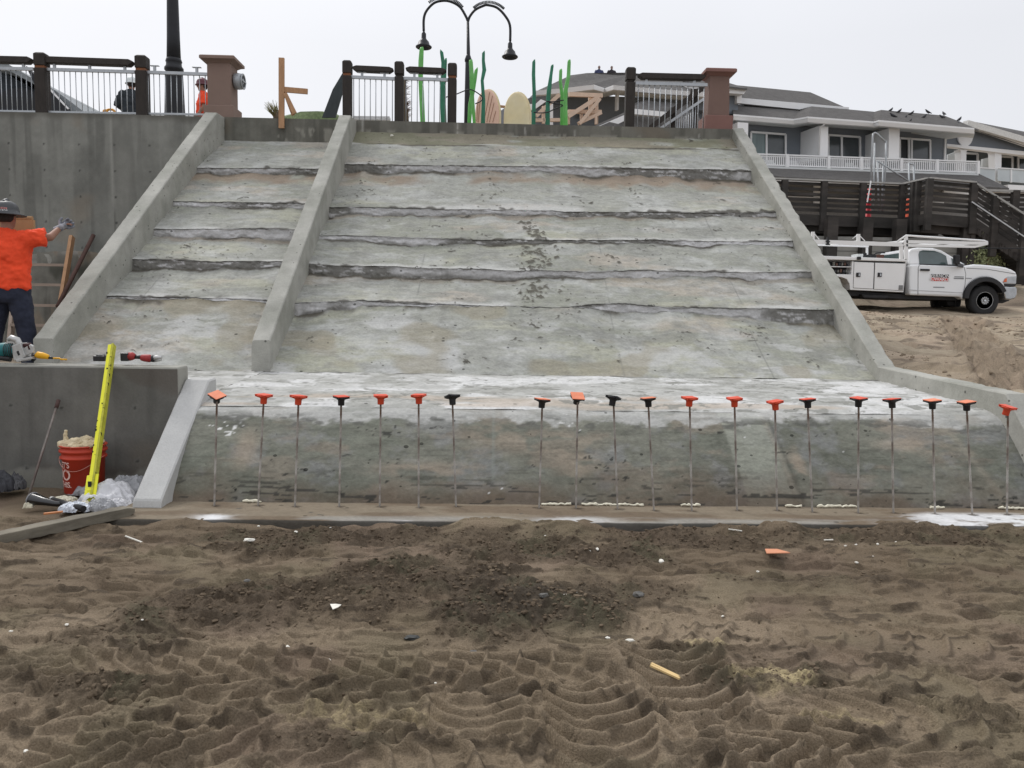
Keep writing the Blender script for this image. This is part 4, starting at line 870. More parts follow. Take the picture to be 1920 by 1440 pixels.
def board(cxp, topp, w0, halfw, lab, m, stripes):
    Yb = 18.0; root = empty('surfboard_sculpture', (at(*z3(cxp, 1050), Y=Yb).x, Yb, 4.8), lab, 'surfboard', 'upright surfboard sculptures')
    top = at(*z3(cxp, topp), Y=Yb); s = Yb/1500/4.571; rings = []; H = top.z-4.75; x_ = root.location.x
    lean = -(at(*z3(cxp, 1050), Y=Yb).x-top.x)
    hw = lambda t: halfw*s*math.sqrt(max(0, 1-(1-min(t/.36, 1))**2.1))*(1-.0*t)
    for sgn in (0,):
        pass
    n = 30; prof = []
    for j in range(n+1):
        t = (j/n)**1.5; prof.append((hw(t)+.002, top.z-H*t, lean*(1-t)))
    rings = [[(x_+dx+w*math.cos(a), Yb+.035*math.sin(a)*min(1, w/.1), z) for a in [2*math.pi*k/16 for k in range(16)]] for w, z, dx in prof]
    f = MB(); f.loft(rings); bo = f.build('board', m, root)
    f = MB(); f.loft([[(x_+dx+(w+.012)*math.cos(a)+.03, Yb+.03+.02*math.sin(a), z+.012) for a in [2*math.pi*k/16 for k in range(16)]] for w, z, dx in prof]); f.build('edge_band', M_bcream, root)
    for k, (xa, ya, xb, yb_) in enumerate(stripes):
        p, q = at(*z3(xa, ya), Y=Yb-.038), at(*z3(xb, yb_), Y=Yb-.038); f = MB(); f.beam(p, q, .010, .006, (0, 1, 0)); f.build('stripe', M_stripe, bo)
board(795, 765, 0, 100, 'pink upright surfboard sculpture with fine brown stripes behind the wall', M_bpink, [(815, 790, 765, 1048), (838, 820, 790, 1048), (852, 880, 812, 1048), (868, 950, 840, 1048), (735, 830, 715, 1048), (712, 880, 704, 1040)])
board(1048, 788, 0, 108, 'cream upright surfboard sculpture right of the pink one', M_bcream, [])
f = MB(); f.tube([at(*z3(878, 908), Y=18.15), at(*z3(985, 921), Y=18.15)], .03, 8); tag(f.build('connecting_bar', mat('tan_metal', (.35, .22, .14), .5)), 'short tan bar joining the pink and cream surfboards', 'bar')
def cable(pts, lab, Yc=16.9, r=.012):
    P_ = [at(*z3(*p), Y=Yc) for p in pts]; out = []
    for i in range(len(P_)-1):
        for k in range(5):
            t = k/5; p0, p1, p2, p3 = P_[max(i-1, 0)], P_[i], P_[i+1], P_[min(i+2, len(P_)-1)]
            out.append(.5*((2*p1)+(p2-p0)*t+(2*p0-5*p1+4*p2-p3)*t*t+(3*p1-p0-3*p2+p3)*t**3))
    out.append(P_[-1]); f = MB(); f.tube(out, r, 6); tag(f.build('black_cable', M_black), lab, 'cable', 'black cables tied round the kelp sculptures')
cable([(432, 835), (525, 808), (600, 778), (650, 768), (700, 790), (750, 832), (740, 865), (690, 890)], 'thin black cable arching past the lamp pole between kelp stalks')
cable([(1190, 962), (1240, 968), (1310, 962), (1380, 930), (1440, 905), (1390, 890), (1320, 880)], 'black cable looped round the lower part of the right kelp group')
cable([(1300, 868), (1360, 872), (1420, 862), (1450, 858)], 'short black cable tied across the two light green blades')
# dark leaning panel, palm stub, hairy trunk, timber bracket, white kerb
z2 = zz(4, 440, 60); P2 = lambda x, y, Y: at(*z2(x, y), Y=Y)
f = MB(); poly = [P2(655, 640, 15.4), P2(735, 430, 15.4), P2(810, 305, 15.4), P2(815, 430, 15.4), P2(755, 640, 15.4)]; f.prism(poly, (0, .05, 0)); o = f.build('leaning_panel', mat('dark_blue_grey_rubber', (.035, .045, .048), .6, var=.3, scale=6, stretch=(3, 1, 1))); tag(o, 'dark curved panel leaning against the left post of the short railing', 'panel')
root = empty('palm_stub', P2(315, 640, 15.6), 'small ragged palm stub behind the timber bracket', 'palm'); f = MB(); b = P2(315, 650, 15.6); f.tube([b-Vector((0, 0, .3)), b, b+Vector((0, 0, .12))], [.07, .07, .05], 8); f.build('trunk', mat('palm_bark', (.10, .075, .05), .95, var=.4, scale=30), root)
f = MB()
for k in range(60):
    a = random.uniform(-.5, .45); p = b+Vector((random.uniform(-.05, .05), random.uniform(-.05, .05), .02)); q = p+Vector((math.sin(a)*.32-.04, random.uniform(-.1, .1), math.cos(a)*random.uniform(.18, .32))); f.tube([p, q], [.008, .002], 4)
f.build('fronds', mat('dry_frond', (.16, .15, .06), .9, var=.4, scale=12, col2=(.22, .17, .09)), root)
root = empty('hairy_trunk', P2(1290, 660, 16.2), 'shaggy brown palm trunk behind the middle post of the short railing', 'palm'); f = MB(); b = at(762, 226, Y=16.2); t_ = at(759, 150, Y=16.2)
f.tube([b-Vector((0, 0, .6)), b, b.lerp(t_, .5)+Vector((-.02, 0, 0)), t_], [.05, .05, .045, .03], 8)
f.build('trunk', mat('palm_bark'), root); f = MB()
for k in range(160):
    t = random.random(); p = b.lerp(t_, t); a = random.uniform(-1, 1); q = p+Vector((a*.10+.03, random.uniform(-.05, .05), random.uniform(-.03, .10))); f.tube([p, q], [.006, .002], 3)
f.build('fibres', mat('palm_fibre', (.13, .07, .045), .95, var=.4), root)
root = empty('timber_bracket', P2(352, 720, 14.3), 'fresh lumber stake with a short arm and brace fixed over the wall top', 'timber bracket')
BY = 14.36
f = MB(); a, b = P2(352, 722, BY), P2(352, 195, BY); f.beam(a, b, .093, .05, (0, 1, 0)); f.build('stake', M_wood, root)
f = MB(); f.beam(P2(372, 432, BY+.01), P2(547, 447, BY+.01), .045, .088); f.build('arm', M_wood, root)
f = MB(); f.beam(P2(376, 458, BY-.01), P2(452, 612, BY-.01), .04, .07); f.beam(P2(376, 452, BY+.035), P2(440, 625, BY+.035), .02, .06); f.build('brace', M_wood, root)
f = MB(); f.beam(P2(895, 652, 15.0), P2(1166, 655, 15.0), .2, .06); o = f.build('white_board', M_white); tag(o, 'flat white board lying behind the wall at the short railing', 'board')
f = MB(); b = at(204, 210, Y=15.2); f.tube([b+Vector((.09*math.cos(t)+.02, .03*math.sin(t), .075*math.sin(t)-.02)) for t in [k*math.pi/8 for k in range(9)]], .022, 8); f.ball(b+Vector((-.06, 0, 0)), .05); o = f.build('yellow_hose', mat('yellow_rubber', (.65, .30, .03), .5)); tag(o, 'curl of yellow hose on the wall top near the left railing', 'hose')
# ================================================================ BUILDING FAR LEFT
z8 = zz(9.6, 0, 100); BL = 22.0; P8 = lambda x, y, Y=BL: at(*z8(x, y), Y=Y)
lb = empty('shingled_building', P8(400, 1050), 'dark blue grey building with a steep grey roof edge behind the left railing', 'building')
f = MB(); f.prism([P8(-900, 60), P8(0, 300), P8(600, 640), P8(1260, 1070), P8(-900, 1200)], (0, 5, 0)); f.build('wall', mat('slate_siding', (.040, .050, .062), .8, var=.15, scale=2, stretch=(.2, .2, 6)), lb)
f = MB(); f.prism([P8(-900, -120, BL-.6), P8(100, 170, BL-.6), P8(620, 470, BL-.6), P8(620, 560, BL-.6), P8(200, 330, BL-.6), P8(-900, 40, BL-.6)], (0, 6, 0)); f.build('roof', mat('grey_metal_roof', (.22, .24, .25), .6, var=.2, scale=10, stretch=(1, 1, 4)), lb)
f = MB(); f.prism([P8(900, 640, BL-.6), P8(1000, 670, BL-.6), P8(1620, 1130, BL-.6), P8(1250, 1130, BL-.6), P8(980, 760, BL-.6)], (0, 6, 0)); f.build('roof', mat('grey_metal_roof'), lb)
f = MB(); f.prism([P8(460, 220, BL-.8), P8(620, 380, BL-.8), P8(1010, 740, BL-.8), P8(1260, 1060, BL-.8), P8(900, 1060, BL-.8), P8(600, 520, BL-.8)], (0, .15, 0)); f.build('gable_board', M_black, lb)
f = MB(); f.beam(P8(910, 660, BL-1), P8(1230, 1000, BL-1), .03, .035); f.build('white_trim', M_white, lb)
f = MB(); c0 = P8(400, 1080, BL-.1)
f.prism([c0+Vector((.75*math.cos(t), 0, .62*math.sin(t))) for t in [k*math.pi/12 for k in range(13)]], (0, -.1, 0)); f.build('arched_opening', M_black, lb)
# ================================================================ HOTEL
HA = math.radians(12); HO = Vector((16.0, 50.0, 0)); HU = Vector((math.cos(HA), math.sin(HA), 0)); HN = Vector((-math.sin(HA), math.cos(HA), 0))
def H(px, py, d=0):
    """photo position on the plane d metres behind the hotel's front"""
    r = FW + RT*(px-960)/FPX - UP*(py-720)/FPX; r = Vector([float(v) for v in r]); o = Vector((0, 0, EYE)); p0 = HO+HN*d
    t = (p0-o).dot(HN)/r.dot(HN); return o+r*t
hotel = empty('hotel', H(1500, 400, 4), 'white and blue grey hotel with dark shingle roofs and balconies', 'building')
hotel.location.z = 2; ORG[hotel.name] = Vector(hotel.location)
def hp(name, pts, d, depth, m, par=None):
    f = MB(); f.prism([H(x, y, d) for x, y in pts], HN*depth); return f.build(name, m, par or hotel)
def slab(name, pts3, th, m, par=None, up=-1):
    f = MB(); f.prism([H(*p) for p in pts3], (0, 0, up*th)); return f.build(name, m, par or hotel)
M_wh = mat('hotel_white', (.80, .80, .80), .6, var=.03, scale=.5); M_off = mat('hotel_offwhite', (.60, .62, .615), .7, var=.03, scale=.5); M_sof = mat('hotel_soffit', (.60, .61, .60), .8, var=.05, scale=.5)
ha = zz(6.857, 1360, 150); hb = zz(6.4, 1620, 190); hc = zz(8, 980, 110)
# main block body (recess back wall), d = 2.2
hp('wall', [(1368, 222), ha(960, 560), (1690, 240), (1776, 256), (1774, 345), (1380, 345)], 2.2, 8, M_grey)
hp('corner_trim', [hb(975, 400), hb(992, 400), hb(985, 715), hb(962, 715)], 2.1, .1, M_wh)
# upper roof, eaves band and ridge
slab('roof', [(*ha(150, 290), 3.2), (*ha(960, 372), 3.2), (*ha(1590, 372), 3.2), (*ha(1095, 158), 7.5), (*ha(160, 68), 7.5), (1290, 150, 7.5), (1290, 200, 3.2)], .12, M_roof)
hp('fascia', [ha(150, 225), ha(1590, 350), ha(1590, 376), ha(1100, 340), ha(960, 378), ha(150, 295)], 3.0, .2, M_wh)
# second roof strip over the top balconies, then its zigzag fascia
FZ = [(1375, 214, 226, .9), (1488, 223, 235, .9), (1514.6, 218.5, 231, 0), (1631, 227, 239, 0), (1638, 228, 240, 0), (1648, 225, 237.6, -.6), (1827, 240, 252.5, -.6)]
RT_ = [(1372, 195.5), (1500, 205), (1522, 199.5), (1590, 205), (1640, 209.5), (1652, 206), (1770, 216.5)]
for i in range(6):
    a, b = FZ[i], FZ[i+1]; c_, e_ = RT_[i], RT_[i+1]
    if i == 3: pass
    f = MB(); f.prism([H(a[0], a[1], a[3]-.35), H(b[0], b[1], b[3]-.35), H(e_[0], e_[1], b[3]+2.6), H(c_[0], c_[1], a[3]+2.6)], (0, 0, -.12)); f.build('roof', M_roof, hotel)
    f = MB(); f.loft([[H(q[0], q[1], q[3]-.36), H(q[0], q[1], q[3]+.0)-Vector((0, 0, 0)), H(q[0], q[2], q[3]+.0), H(q[0], q[2]-2, q[3]-.25), H(q[0], q[1]+3, q[3]-.36)] for q in (a, b)], False); f.build('fascia', M_wh, hotel)
    f = MB(); f.prism([H(a[0], a[2]-.6, a[3]), H(b[0], b[2]-.6, b[3]), H(b[0]-2, b[2]+6, 2.5), H(a[0]-2, a[2]+6, 2.5)], (0, 0, .1)); f.build('soffit', M_sof, hotel)
f = MB(); f.prism([H(1770, 216.5, 2.0), H(1827, 240, -.9), H(1835, 243, 3), H(1800, 228, 6)], (0, 0, -.12)); f.build('roof', M_roof, hotel)
f = MB(); f.prism([H(1827, 251.5, -.6), H(1818, 254, 2.0), H(1772, 262, 2.4), H(1700, 250, 2.4)], (0, 0, .08)); f.build('soffit', M_sof, hotel)
# white piers between the balconies
for (x0, x1, y0, y1, dd, ddep) in ((1383, 1403, 229, 300, .4, 2.0), (1535, 1553, 236, 297, .25, 2.2), (1667, 1687, 240, 303, -.1, 2.5)):
    hp('pier', [(x0, y0), (x1, y0+1.5), (x1-1, y1+1), (x0-1, y1)], dd, ddep, M_wh)
f = MB(); f.tube([H(1545, 225, -.25), H(1545, 234, -.1), H(1537, 238, .18), H(1535, 296, .18)], .06, 8); f.build('downpipe', M_wh, hotel)
# sliding doors: white frame > dark panes
def door(x0, y0, x1, y1, xm, slope, d, panes, ybot):
    f = MB(); s = lambda x: (x-x0)*slope; t_ = .09; e = 1.6
    def bar(a, b): f.beam(H(a[0], a[1], d), H(b[0], b[1], d), t_, .12)
    bar((x0, y0), (x1, y0+s(x1))); bar((x0, y0), (x0, ybot)); bar((x1, y0+s(x1)), (x1, ybot)); bar((xm, y0+s(xm)), (xm, ybot))
    o = f.build('sliding_door', M_wh, hotel)
    for a, b, m in ((x0, xm, panes[0]), (xm, x1, panes[1])): hp('pane', [(a, y0+s(a)), (b, y0+s(b)), (b, ybot), (a, ybot)], d+.05, .04, m, o)
door(1408, 247.5, 1473, 252, 1437, .07, 2.1, (M_glass2, M_glass), 312); door(1553, 253, 1612.5, 257, 1578, .07, 2.1, (M_glass, M_glass), 316); door(1687, 259, 1744, 264, 1704, .07, 2.1, (M_black, M_glass), 320)
f = MB(); f.beam(H(1709.5, 261, 2.0), H(1709, 320, 2.0), .09, .1); f.build('door_stile', M_wh, hotel)
# balustrade of the top balconies
def balustrade(x0, y0, x1, y1, d, posts, nb, h=22.5):
    o = None; f = MB(); Lp_ = lambda x: y0+(y1-y0)*(x-x0)/(x1-x0)
    f.beam(H(x0, y0, d), H(x1, y1, d), .14, .08); f.beam(H(x0, y0+3.4, d), H(x1, y1+3.4, d), .06, .05); f.beam(H(x0, y0+h-3, d), H(x1, y1+h-3, d), .08, .07)
    o = f.build('balustrade', M_wh, hotel)
    for x in posts: g_ = MB(); a, b = H(x, Lp_(x)-1.5, d), H(x, Lp_(x)+h, d); g_.beam(b, a, .2, .2, HN); g_.build('newel', M_wh, o)
    g_ = MB()
    for k in range(nb):
        x = x0+(x1-x0)*(k+.5)/nb; g_.beam(H(x, Lp_(x)+h-2, d), H(x, Lp_(x)+2, d), .055, .055, HN)
    g_.build('spindles', M_wh, o); g_ = MB(); g_.prism([H(x0, y0+h-.5, d-.12), H(x1, y1+h-.5, d-.12), H(x1, y1+h-2, d+2.2), H(x0, y0+h-2, d+2.2)], (0, 0, -.12)); g_.build('balcony_floor', M_off, o)
balustrade(1405, 288.5, 1835, 303.5, -.3, (1475, 1553, 1614, 1689, 1756, 1833), 118)
for (x, y), wh in zip(((1443, 306), (1487, 307), (1595, 311), (1697, 312), (1630, 311)), ('below the first sliding door', 'between the first door and the middle pier', 'below the second sliding door', 'right of the right pier, below the third door', 'beside the tall pipe frame')):
    f = MB(); c_ = H(x, y+2, .6); f.box(c_-Vector((.28, .25, .25)), c_+Vector((.28, .25, .05))); f.box(c_+Vector((-.28, .2, .0)), c_+Vector((.28, .27, .3))); tag(f.build('balcony_chair', M_off), 'white chair behind the top balcony spindles, '+wh, 'chair', 'white chairs on the hotel balcony')
# lower roof and white eaves
f = MB(); f.prism([H(1380, 326, -3.2), H(1500, 333, -3.2), H(1690, 343, -3.2), H(1892, 352.5, -3.2), H(1834, 325, .1), H(1380, 309, .1)], (0, 0, -.15)); f.build('roof', M_roof, hotel)
hp('fascia', [(1400, 328.5), (1892, 352.5), (1897, 362), (1400, 336)], -3.1, .3, M_wh)
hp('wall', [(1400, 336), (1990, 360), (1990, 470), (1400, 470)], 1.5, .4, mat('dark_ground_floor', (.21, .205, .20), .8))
for pts in ([(1440, 366), (1640, 374), (1640, 377), (1440, 369)], [(1527, 345), (1541, 345.5), (1541, 382), (1527, 381)], [(1631, 349), (1640, 349), (1640, 372), (1631, 372)], [(1770, 347), (1820, 350), (1820, 366), (1770, 363)], [(1745, 378), (1770, 379), (1770, 382), (1745, 381)]): hp('window_trim', pts, 1.3, .15, M_wh)
# right wing with gable and glass balconies
GD = 5.0
hp('wall', [hb(970, 520), (1995, 286), (1995, 380), hb(970, 900)], GD+3, .4, mat('wing_wall', (.16, .18, .185), .8))
hp('gable', [hb(980, 425), hb(1330, 350), (1995, 300), (1995, 290), hb(985, 520)], GD, .4, M_grey)
slab('roof', [(*hb(1210, 262), GD-.6), (1998, 290, GD-.6), (1998, 262, GD+6), (*hb(1300, 240), GD+6)], .3, M_roof)
f = MB(); f.beam(H(*hb(1215, 268), GD-.7), H(1998, 287, GD-.7), .5, .42); f.build('rake_board', mat('pale_rake', (.62, .61, .58), .7), hotel)
f = MB(); f.beam(H(*hb(1270, 300), GD-.5), H(1998, 297.5, GD-.5), .3, .2); f.build('rake_board', M_wh, hotel)
hp('beam', [hb(985, 508), (1995, 291), (1995, 300), hb(985, 538)], GD-.2, .5, M_wh)
c_ = H(*hb(1208, 412), GD-.05); f = MB(); f.prism([c_+HU*(.66*math.cos(t))+Vector((0, 0, .80*math.sin(t))) for t in [math.pi+k*math.pi/14 for k in range(15)]], -HN*.1); gv = f.build('half_round_vent', M_wh, hotel)
for (x0, x1, y0, y1) in ((1804, 1811, 280, 344), (1867, 1877, 283, 350)): hp('column', [(x0-4, y0), (x1+4, y0+.6), (x1+1, y0+5), (x1, y1), (x0, y1), (x0-2, y0+5)], GD, .6, M_wh)
hp('partition', [hb(1010, 640), hb(1120, 600), hb(1125, 740), hb(1000, 740)], GD+1, .2, M_off); hp('partition', [hb(1430, 690), hb(1555, 660), hb(1560, 800), hb(1420, 800)], GD+1, .2, M_off)
for (a, b, t_, bb) in ((1808, 1833, 287, 330), (1873, 1898, 293, 333), (1909, 1935, 295, 335)):
    f = MB(); f.beam(H(a, t_, GD+2.7), H(b, t_+1.5, GD+2.7), .1, .14); f.beam(H(a, t_, GD+2.7), H(a, bb, GD+2.7), .1, .14); f.beam(H(b, t_+1.5, GD+2.7), H(b, bb, GD+2.7), .1, .14); o = f.build('sliding_door', M_wh, hotel); hp('pane', [(a, t_), (b, t_+1.5), (b, bb), (a, bb)], GD+2.8, .05, M_glass, o)
for a, b, y0, y1 in ((1836, 1866, 314.5, 316.5), (1871, 1990, 315, 323)):
    f = MB(); f.beam(H(a, y0, GD-.3), H(b, y1, GD-.3), .12, .08); o = f.build('glass_balustrade', M_wh, hotel); hp('pane', [(a, y0+1), (b, y1+1), (b, y1+26), (a, y0+24)], GD-.3, .04, M_glass3, o)
for x in (1895,): hp('column', [(x, 318), (x+3, 318.5), (x+3, 342), (x, 342)], GD-.35, .1, M_wh)
hp('fascia', [(1890, 346), (1995, 352), (1995, 366), (1890, 358)], -1.0, .5, M_wh)
# left wing (behind the kelp)
slab('roof', [(1003, 172, -1), (1060, 165, -1), (1113, 159, -1), (1136, 165.5, .8), (1150, 160, -1), (1240, 168, -1), (1320, 178, -1), (1320, 150, 6), (1178, 136, 6), (1100, 137, 6), (1070, 141, 6), (1040, 155, 3)], .15, M_roof)
LZ = [(998, 171, 181, -1.), (1060, 165.5, 176, -1.), (1114, 159, 169.5, -1.), (1134, 166, 175, .6), (1150, 160, 170, -1.), (1240, 168, 178, -1.), (1400, 168, 177, -1.)]
LZ[-1] = (1330, 174, 184, -1.)
for i in range(6):
    a, b = LZ[i], LZ[i+1]
    f = MB(); f.loft([[H(q[0], q[1]-.5, q[3]-.4), H(q[0], q[1], q[3]+.1), H(q[0], q[2], q[3]+.1), H(q[0], q[2]-2, q[3]-.3)] for q in (a, b)], False); f.build('fascia', M_wh, hotel)
    f = MB(); f.prism([H(a[0], a[2]-.5, a[3]), H(b[0], b[2]-.5, b[3]), H(b[0], b[2]+8, 2.6), H(a[0], a[2]+8, 2.6)], (0, 0, .1)); f.build('soffit', M_sof, hotel)
hp('wall', [(1000, 176), (1320, 186), (1375, 214), (1375, 300), (1000, 300)], 2.4, 6, M_grey)
hp('corner_trim', [(1157, 172), (1161, 172), (1160, 206), (1156, 206)], .6, .3, M_wh)
hp('pier', [(1300, 170), (1384, 178), (1384, 215), (1300, 205)], 1.8, .4, M_grey)
hp('fascia', [(1290, 154), ha(280, 108), ha(240, 180), (1290, 170)], 1.0, .5, M_wh); hp('corner_trim', [ha(150, 175), ha(212, 185), ha(212, 300), ha(150, 295)], 1.5, .3, M_wh)
slab('roof', [(1280, 152, .8), (*ha(280, 108), .8), (*ha(160, 70), 5), (1320, 142, 5)], .1, M_roof)
f = MB(); f.prism([H(1087, 240, -3.5), H(1120, 226, -3.5), H(1176, 199, -3.5), H(1200, 188, -3.5), H(1290, 200, -3.5), H(1290, 260, -3.5), H(1087, 262, -3.5)], HN*.2); 
f = MB(); f.prism([H(1120, 233, -4), H(1180, 207, -4), H(1180, 195, -1), H(1210, 188, -1), H(1300, 196, -1), H(1320, 240, -4), H(1320, 262, -5), H(1085, 262, -5)], HN*.2); f.build('porch_roof', M_roof, hotel)
hp('rake_board', [(1100, 246), (1180, 211.5), (1180, 222), (1128, 248)], -4.4, .3, M_wh)
hp('fascia', [(1190, 204), (1252, 210), (1252, 219), (1190, 214)], -4.6, .3, M_wh)
f = MB(); f.prism([H(985, 186, -2), H(1003, 181, -2), H(1025, 180, -2), H(1022, 195, -2), H(990, 212, -2)], HN*.3); f.build('roof', M_roof, hotel)
hp('rake_board', [(1003, 196), (1014, 186), (1024, 190), (1004, 204)], -2.2, .2, M_wh)
hp('rake_board', [(988, 195), (1000, 195), (998, 206), (990, 206)], -2.2, .2, M_wh)
hp('column', [(1032, 192), (1037, 192), (1037, 236), (1032, 236)], -1.2, .4, M_wh)
hp('pane', [(1066, 214), (1087, 214), (1085, 240), (1066, 240)], 2.3, .08, M_glass)
f = MB(); f.prism([H(905, 230, 8), H(935, 210, 8), H(950, 200, 8), H(1000, 215, 8), H(1000, 250, 8), H(905, 250, 8)], HN*1); o = f.build('distant_house', mat('distant_roof', (.26, .27, .28), .9)); tag(o, 'small grey gabled house between the two surfboards', 'house')
# temporary lumber frame under the left eave
tf = empty('lumber_shoring', H(1090, 240, -3), 'bare lumber frame with diagonal braces under the hotel eave', 'shoring')
M_pw = mat('pale_lumber', (.62, .47, .36), .8, var=.12, scale=2)
def tb(a, b, w=.26, d=-3.2):
    w *= .72
    f = MB(); f.beam(H(*hc(*a), d), H(*hc(*b), d), .16, w); f.build('beam', M_pw, tf)
for a, b, w, d in (((690, 535), (1195, 555), .30, -3), ((680, 795), (1180, 800), .27, -3.1), ((1020, 570), (1018, 890), .33, -2.7), ((1110, 590), (1105, 980), .22, -2.8), ((1130, 580), (680, 870), .30, -3.3), ((1160, 600), (850, 980), .24, -3.4),
                   ((1180, 810), (830, 975), .24, -3.3), ((880, 820), (885, 960), .2, -3), ((550, 540), (200, 860), .28, -3.2), ((310, 715), (310, 975), .2, -3), ((120, 925), (555, 920), .24, -3), ((1100, 870), (1098, 985), .12, -3.5), ((685, 880), (685, 985), .2, -3)): tb(a, b, w, d)
# birds on the roof
M_bird = mat('dark_feathers', (.03, .03, .035), .7, var=.3)
def bird_mesh():
    f = MB(); f.tube([(-.20, 0, .02), (-.10, 0, .06), (0, 0, .10), (.09, 0, .17), (.12, 0, .22), (.15, 0, .245), (.19, 0, .24)], [(.015, .03), (.04, .05), (.07, .075), (.06, .06), (.035, .035), (.035, .035), (.006, .006)], 10)
    f.tube([(0, .03, .05), (0, .03, -.03)], .008, 5); f.tube([(0, -.03, .05), (0, -.03, -.03)], .008, 5)
    return f.mesh('bird')
bmh = bird_mesh(); bmh.materials.append(M_bird)
BIRDS = ((318, 125, 1.9, .3, 1.5), (420, 138, 1.6, .2, 1.5), (350, 195, .3, 2.6, 1.7), (495, 212, .5, .5, 1.4), (565, 165, 1.2, 0, 1.5), (555, 245, -.4, .4, 1.1), (770, 150, 1.9, 2.9, 1.6), (720, 205, .8, .2, 1.6), (960, 170, 1.9, 1.6, 1.6), (937, 205, 1.1, 2.5, 1.4), (1140, 240, 1.2, .4, 1.7), (1128, 282, .2, 1.2, 1.5))
bx_ = sorted(b[0] for b in BIRDS)
for k, (x, y, d, a, s) in enumerate(BIRDS):
    o = bpy.data.objects.new('roof_bird', bmh); COL.objects.link(o); o.location = H(*hb(x, y), d); o.rotation_euler = (0, 0, a); s *= .72; o.scale = (s, s, s)
    tag(o, 'dark bird on the grey hotel roof, %s of twelve from the left' % 'first second third fourth fifth sixth seventh eighth ninth tenth eleventh twelfth'.split()[bx_.index(x)], 'bird', 'dark birds perched on the hotel roof')
# ================================================================ BOARDWALK behind the truck (about 26 m away)
RWm = mat('retaining_wall_concrete', (.33, .32, .29), .9, var=.15, scale=1.5, bump=.3)
rw = empty('retaining_wall', (13, 27.0, 1.5), 'pale concrete retaining wall under the dark boardwalk', 'wall')
WY = 25.75; WXR = at(1870, 470, Y=WY).x; f = MB(); a = at(1600, 451, Y=WY); f.box((7.5, WY, 0), (WXR, WY+.6, a.z)); f.build('wall_panel', RWm, rw)
f = MB()
for y in (471, 492): p = at(1600, y, Y=WY); f.box((7.5, WY-.012, p.z-.012), (WXR, WY-.002, p.z+.012))
f.build('board_line', mat('concrete_groove', (.2, .195, .18), .9), rw)
f = MB(); f.box((7.5, WY-.1, a.z), (WXR+.05, WY+.5, a.z+.11)); f.build('cap_beam', mat('grey_timber_beam', (.24, .235, .22), .9, var=.2, scale=4), rw)
bw = empty('boardwalk', (13, 27, 1.5), 'dark timber boardwalk with slatted railing and stairs going down to the right', 'boardwalk')
M_dk2 = mat('weathered_dark_timber', (.052, .045, .040), .85, var=.45, scale=1.6, stretch=(1, 1, 3), bump=.3, bscale=20, col2=(.032, .029, .026))
M_rcap = mat('grey_rail_cap', (.36, .35, .33), .8, var=.2, scale=4)
PA = [(1370, 331.5, 26.0), (1693, 345, 26.0), (1742, 334, 25.1), (1828, 342, 25.4), (1932, 409, 24.6)]
PW = [at(x, y, Y=Y) for x, y, Y in PA]
for i in range(4):
    a, b = PW[i], PW[i+1]; st = i == 3
    f = MB(); f.beam(a, b, .17, .05); f.build('rail_cap', M_rcap, bw)
    f = MB()
    for k in range(6 if not st else 6):
        dz = Vector((0, 0, -.11-.165*k)); f.beam(a+dz+Vector((0, .06, 0)), b+dz+Vector((0, .06, 0)), .04, .098)
    f.build('slats', M_dk2, bw)
    if not st:
        f = MB(); f.beam(a+Vector((0, .02, -1.26)), b+Vector((0, .02, -1.26)), .06, .34); f.beam(a+Vector((0, .3, -1.5)), b+Vector((0, .3, -1.5)), .12, .30); f.build('deck_beam', M_dk2, bw)
    else:
        for off, nm in (((0, .0, -1.30), 'stair_stringer'), ((0, 1.6, -1.30), 'stair_stringer')):
            f = MB(); f.beam(a+Vector(off), b+(b-a)*.3+Vector(off), .08, .36); f.build(nm, M_dk2, bw)
        f = MB(); n = 16
        for k in range(n): p = a.lerp(b+(b-a)*.3, (k+.5)/n)+Vector((0, .8, -1.22)); f.box(p-Vector((.16, .8, .02)), p+Vector((.16, .8, .02))); f.box(p-Vector((.17, .8, .18)), p-Vector((.15, -.8, 0)))
        f.build('stair_treads', M_dk2, bw)
        f = MB(); f.beam(at(1822, 378, Y=25.3), at(1924, 446, Y=24.5), .035, .035); f.build('stair_handrail', mat('pale_metal_rail', (.5, .5, .5), .4, .4), bw)
for px, i, w in ((1398, 0, .19), (1471, 0, .19), (1545, 0, .19), (1618, 0, .19), (1693, 0, .19), (1714, 1, .17), (1722, 1, .17), (1743, 2, .19), (1826, 2, .22), (1867, 3, .2), (1921, 3, .2)):
    a, b = PW[i], PW[i+1]; x0, x1 = PA[i][0], PA[i+1][0]; p = a.lerp(b, (px-x0)/(x1-x0)); lo = 1.62 if i < 3 else 1.9
    f = MB(); f.box((p.x-w/2, p.y-.10, p.z-lo), (p.x+w/2, p.y+.06, p.z-.02)); f.build('rail_post', M_dk2, bw, bevel=.01)
f = MB(); zd = PW[1].z-1.09; f.prism([(PW[0].x, 26.05, zd), (PW[1].x, 26.05, zd), (PW[2].x, 25.2, zd), (PW[3].x, 25.4, zd), (PW[3].x, 34, zd), (PW[0].x, 34, zd)], (0, 0, -.08)); f.build('deck', M_dk2, bw)
f = MB()
for y in np.arange(26.6, 33, .7): f.box((PW[0].x, y, zd-.40), (PW[3].x, y+.08, zd-.09))
f.build('joists', M_dk2, bw)
for px, w, Y in ((1471, .30, 25.4), (1562, .34, 25.4), (1628, .32, 25.4), (1691, .34, 25.4), (1817, .34, 25.4), (1826, .14, 25.35), (1885, .5, 25.6)):
    p = at(px, 430, Y=Y); f = MB(); f.box((p.x-w/2, Y, 1.2), (p.x+w/2, Y+.3, zd-.1)); f.build('pile', M_dk2, bw)
f = MB(); a = at(1840, 452, Y=26.5); b = at(1990, 520, Y=26.5)
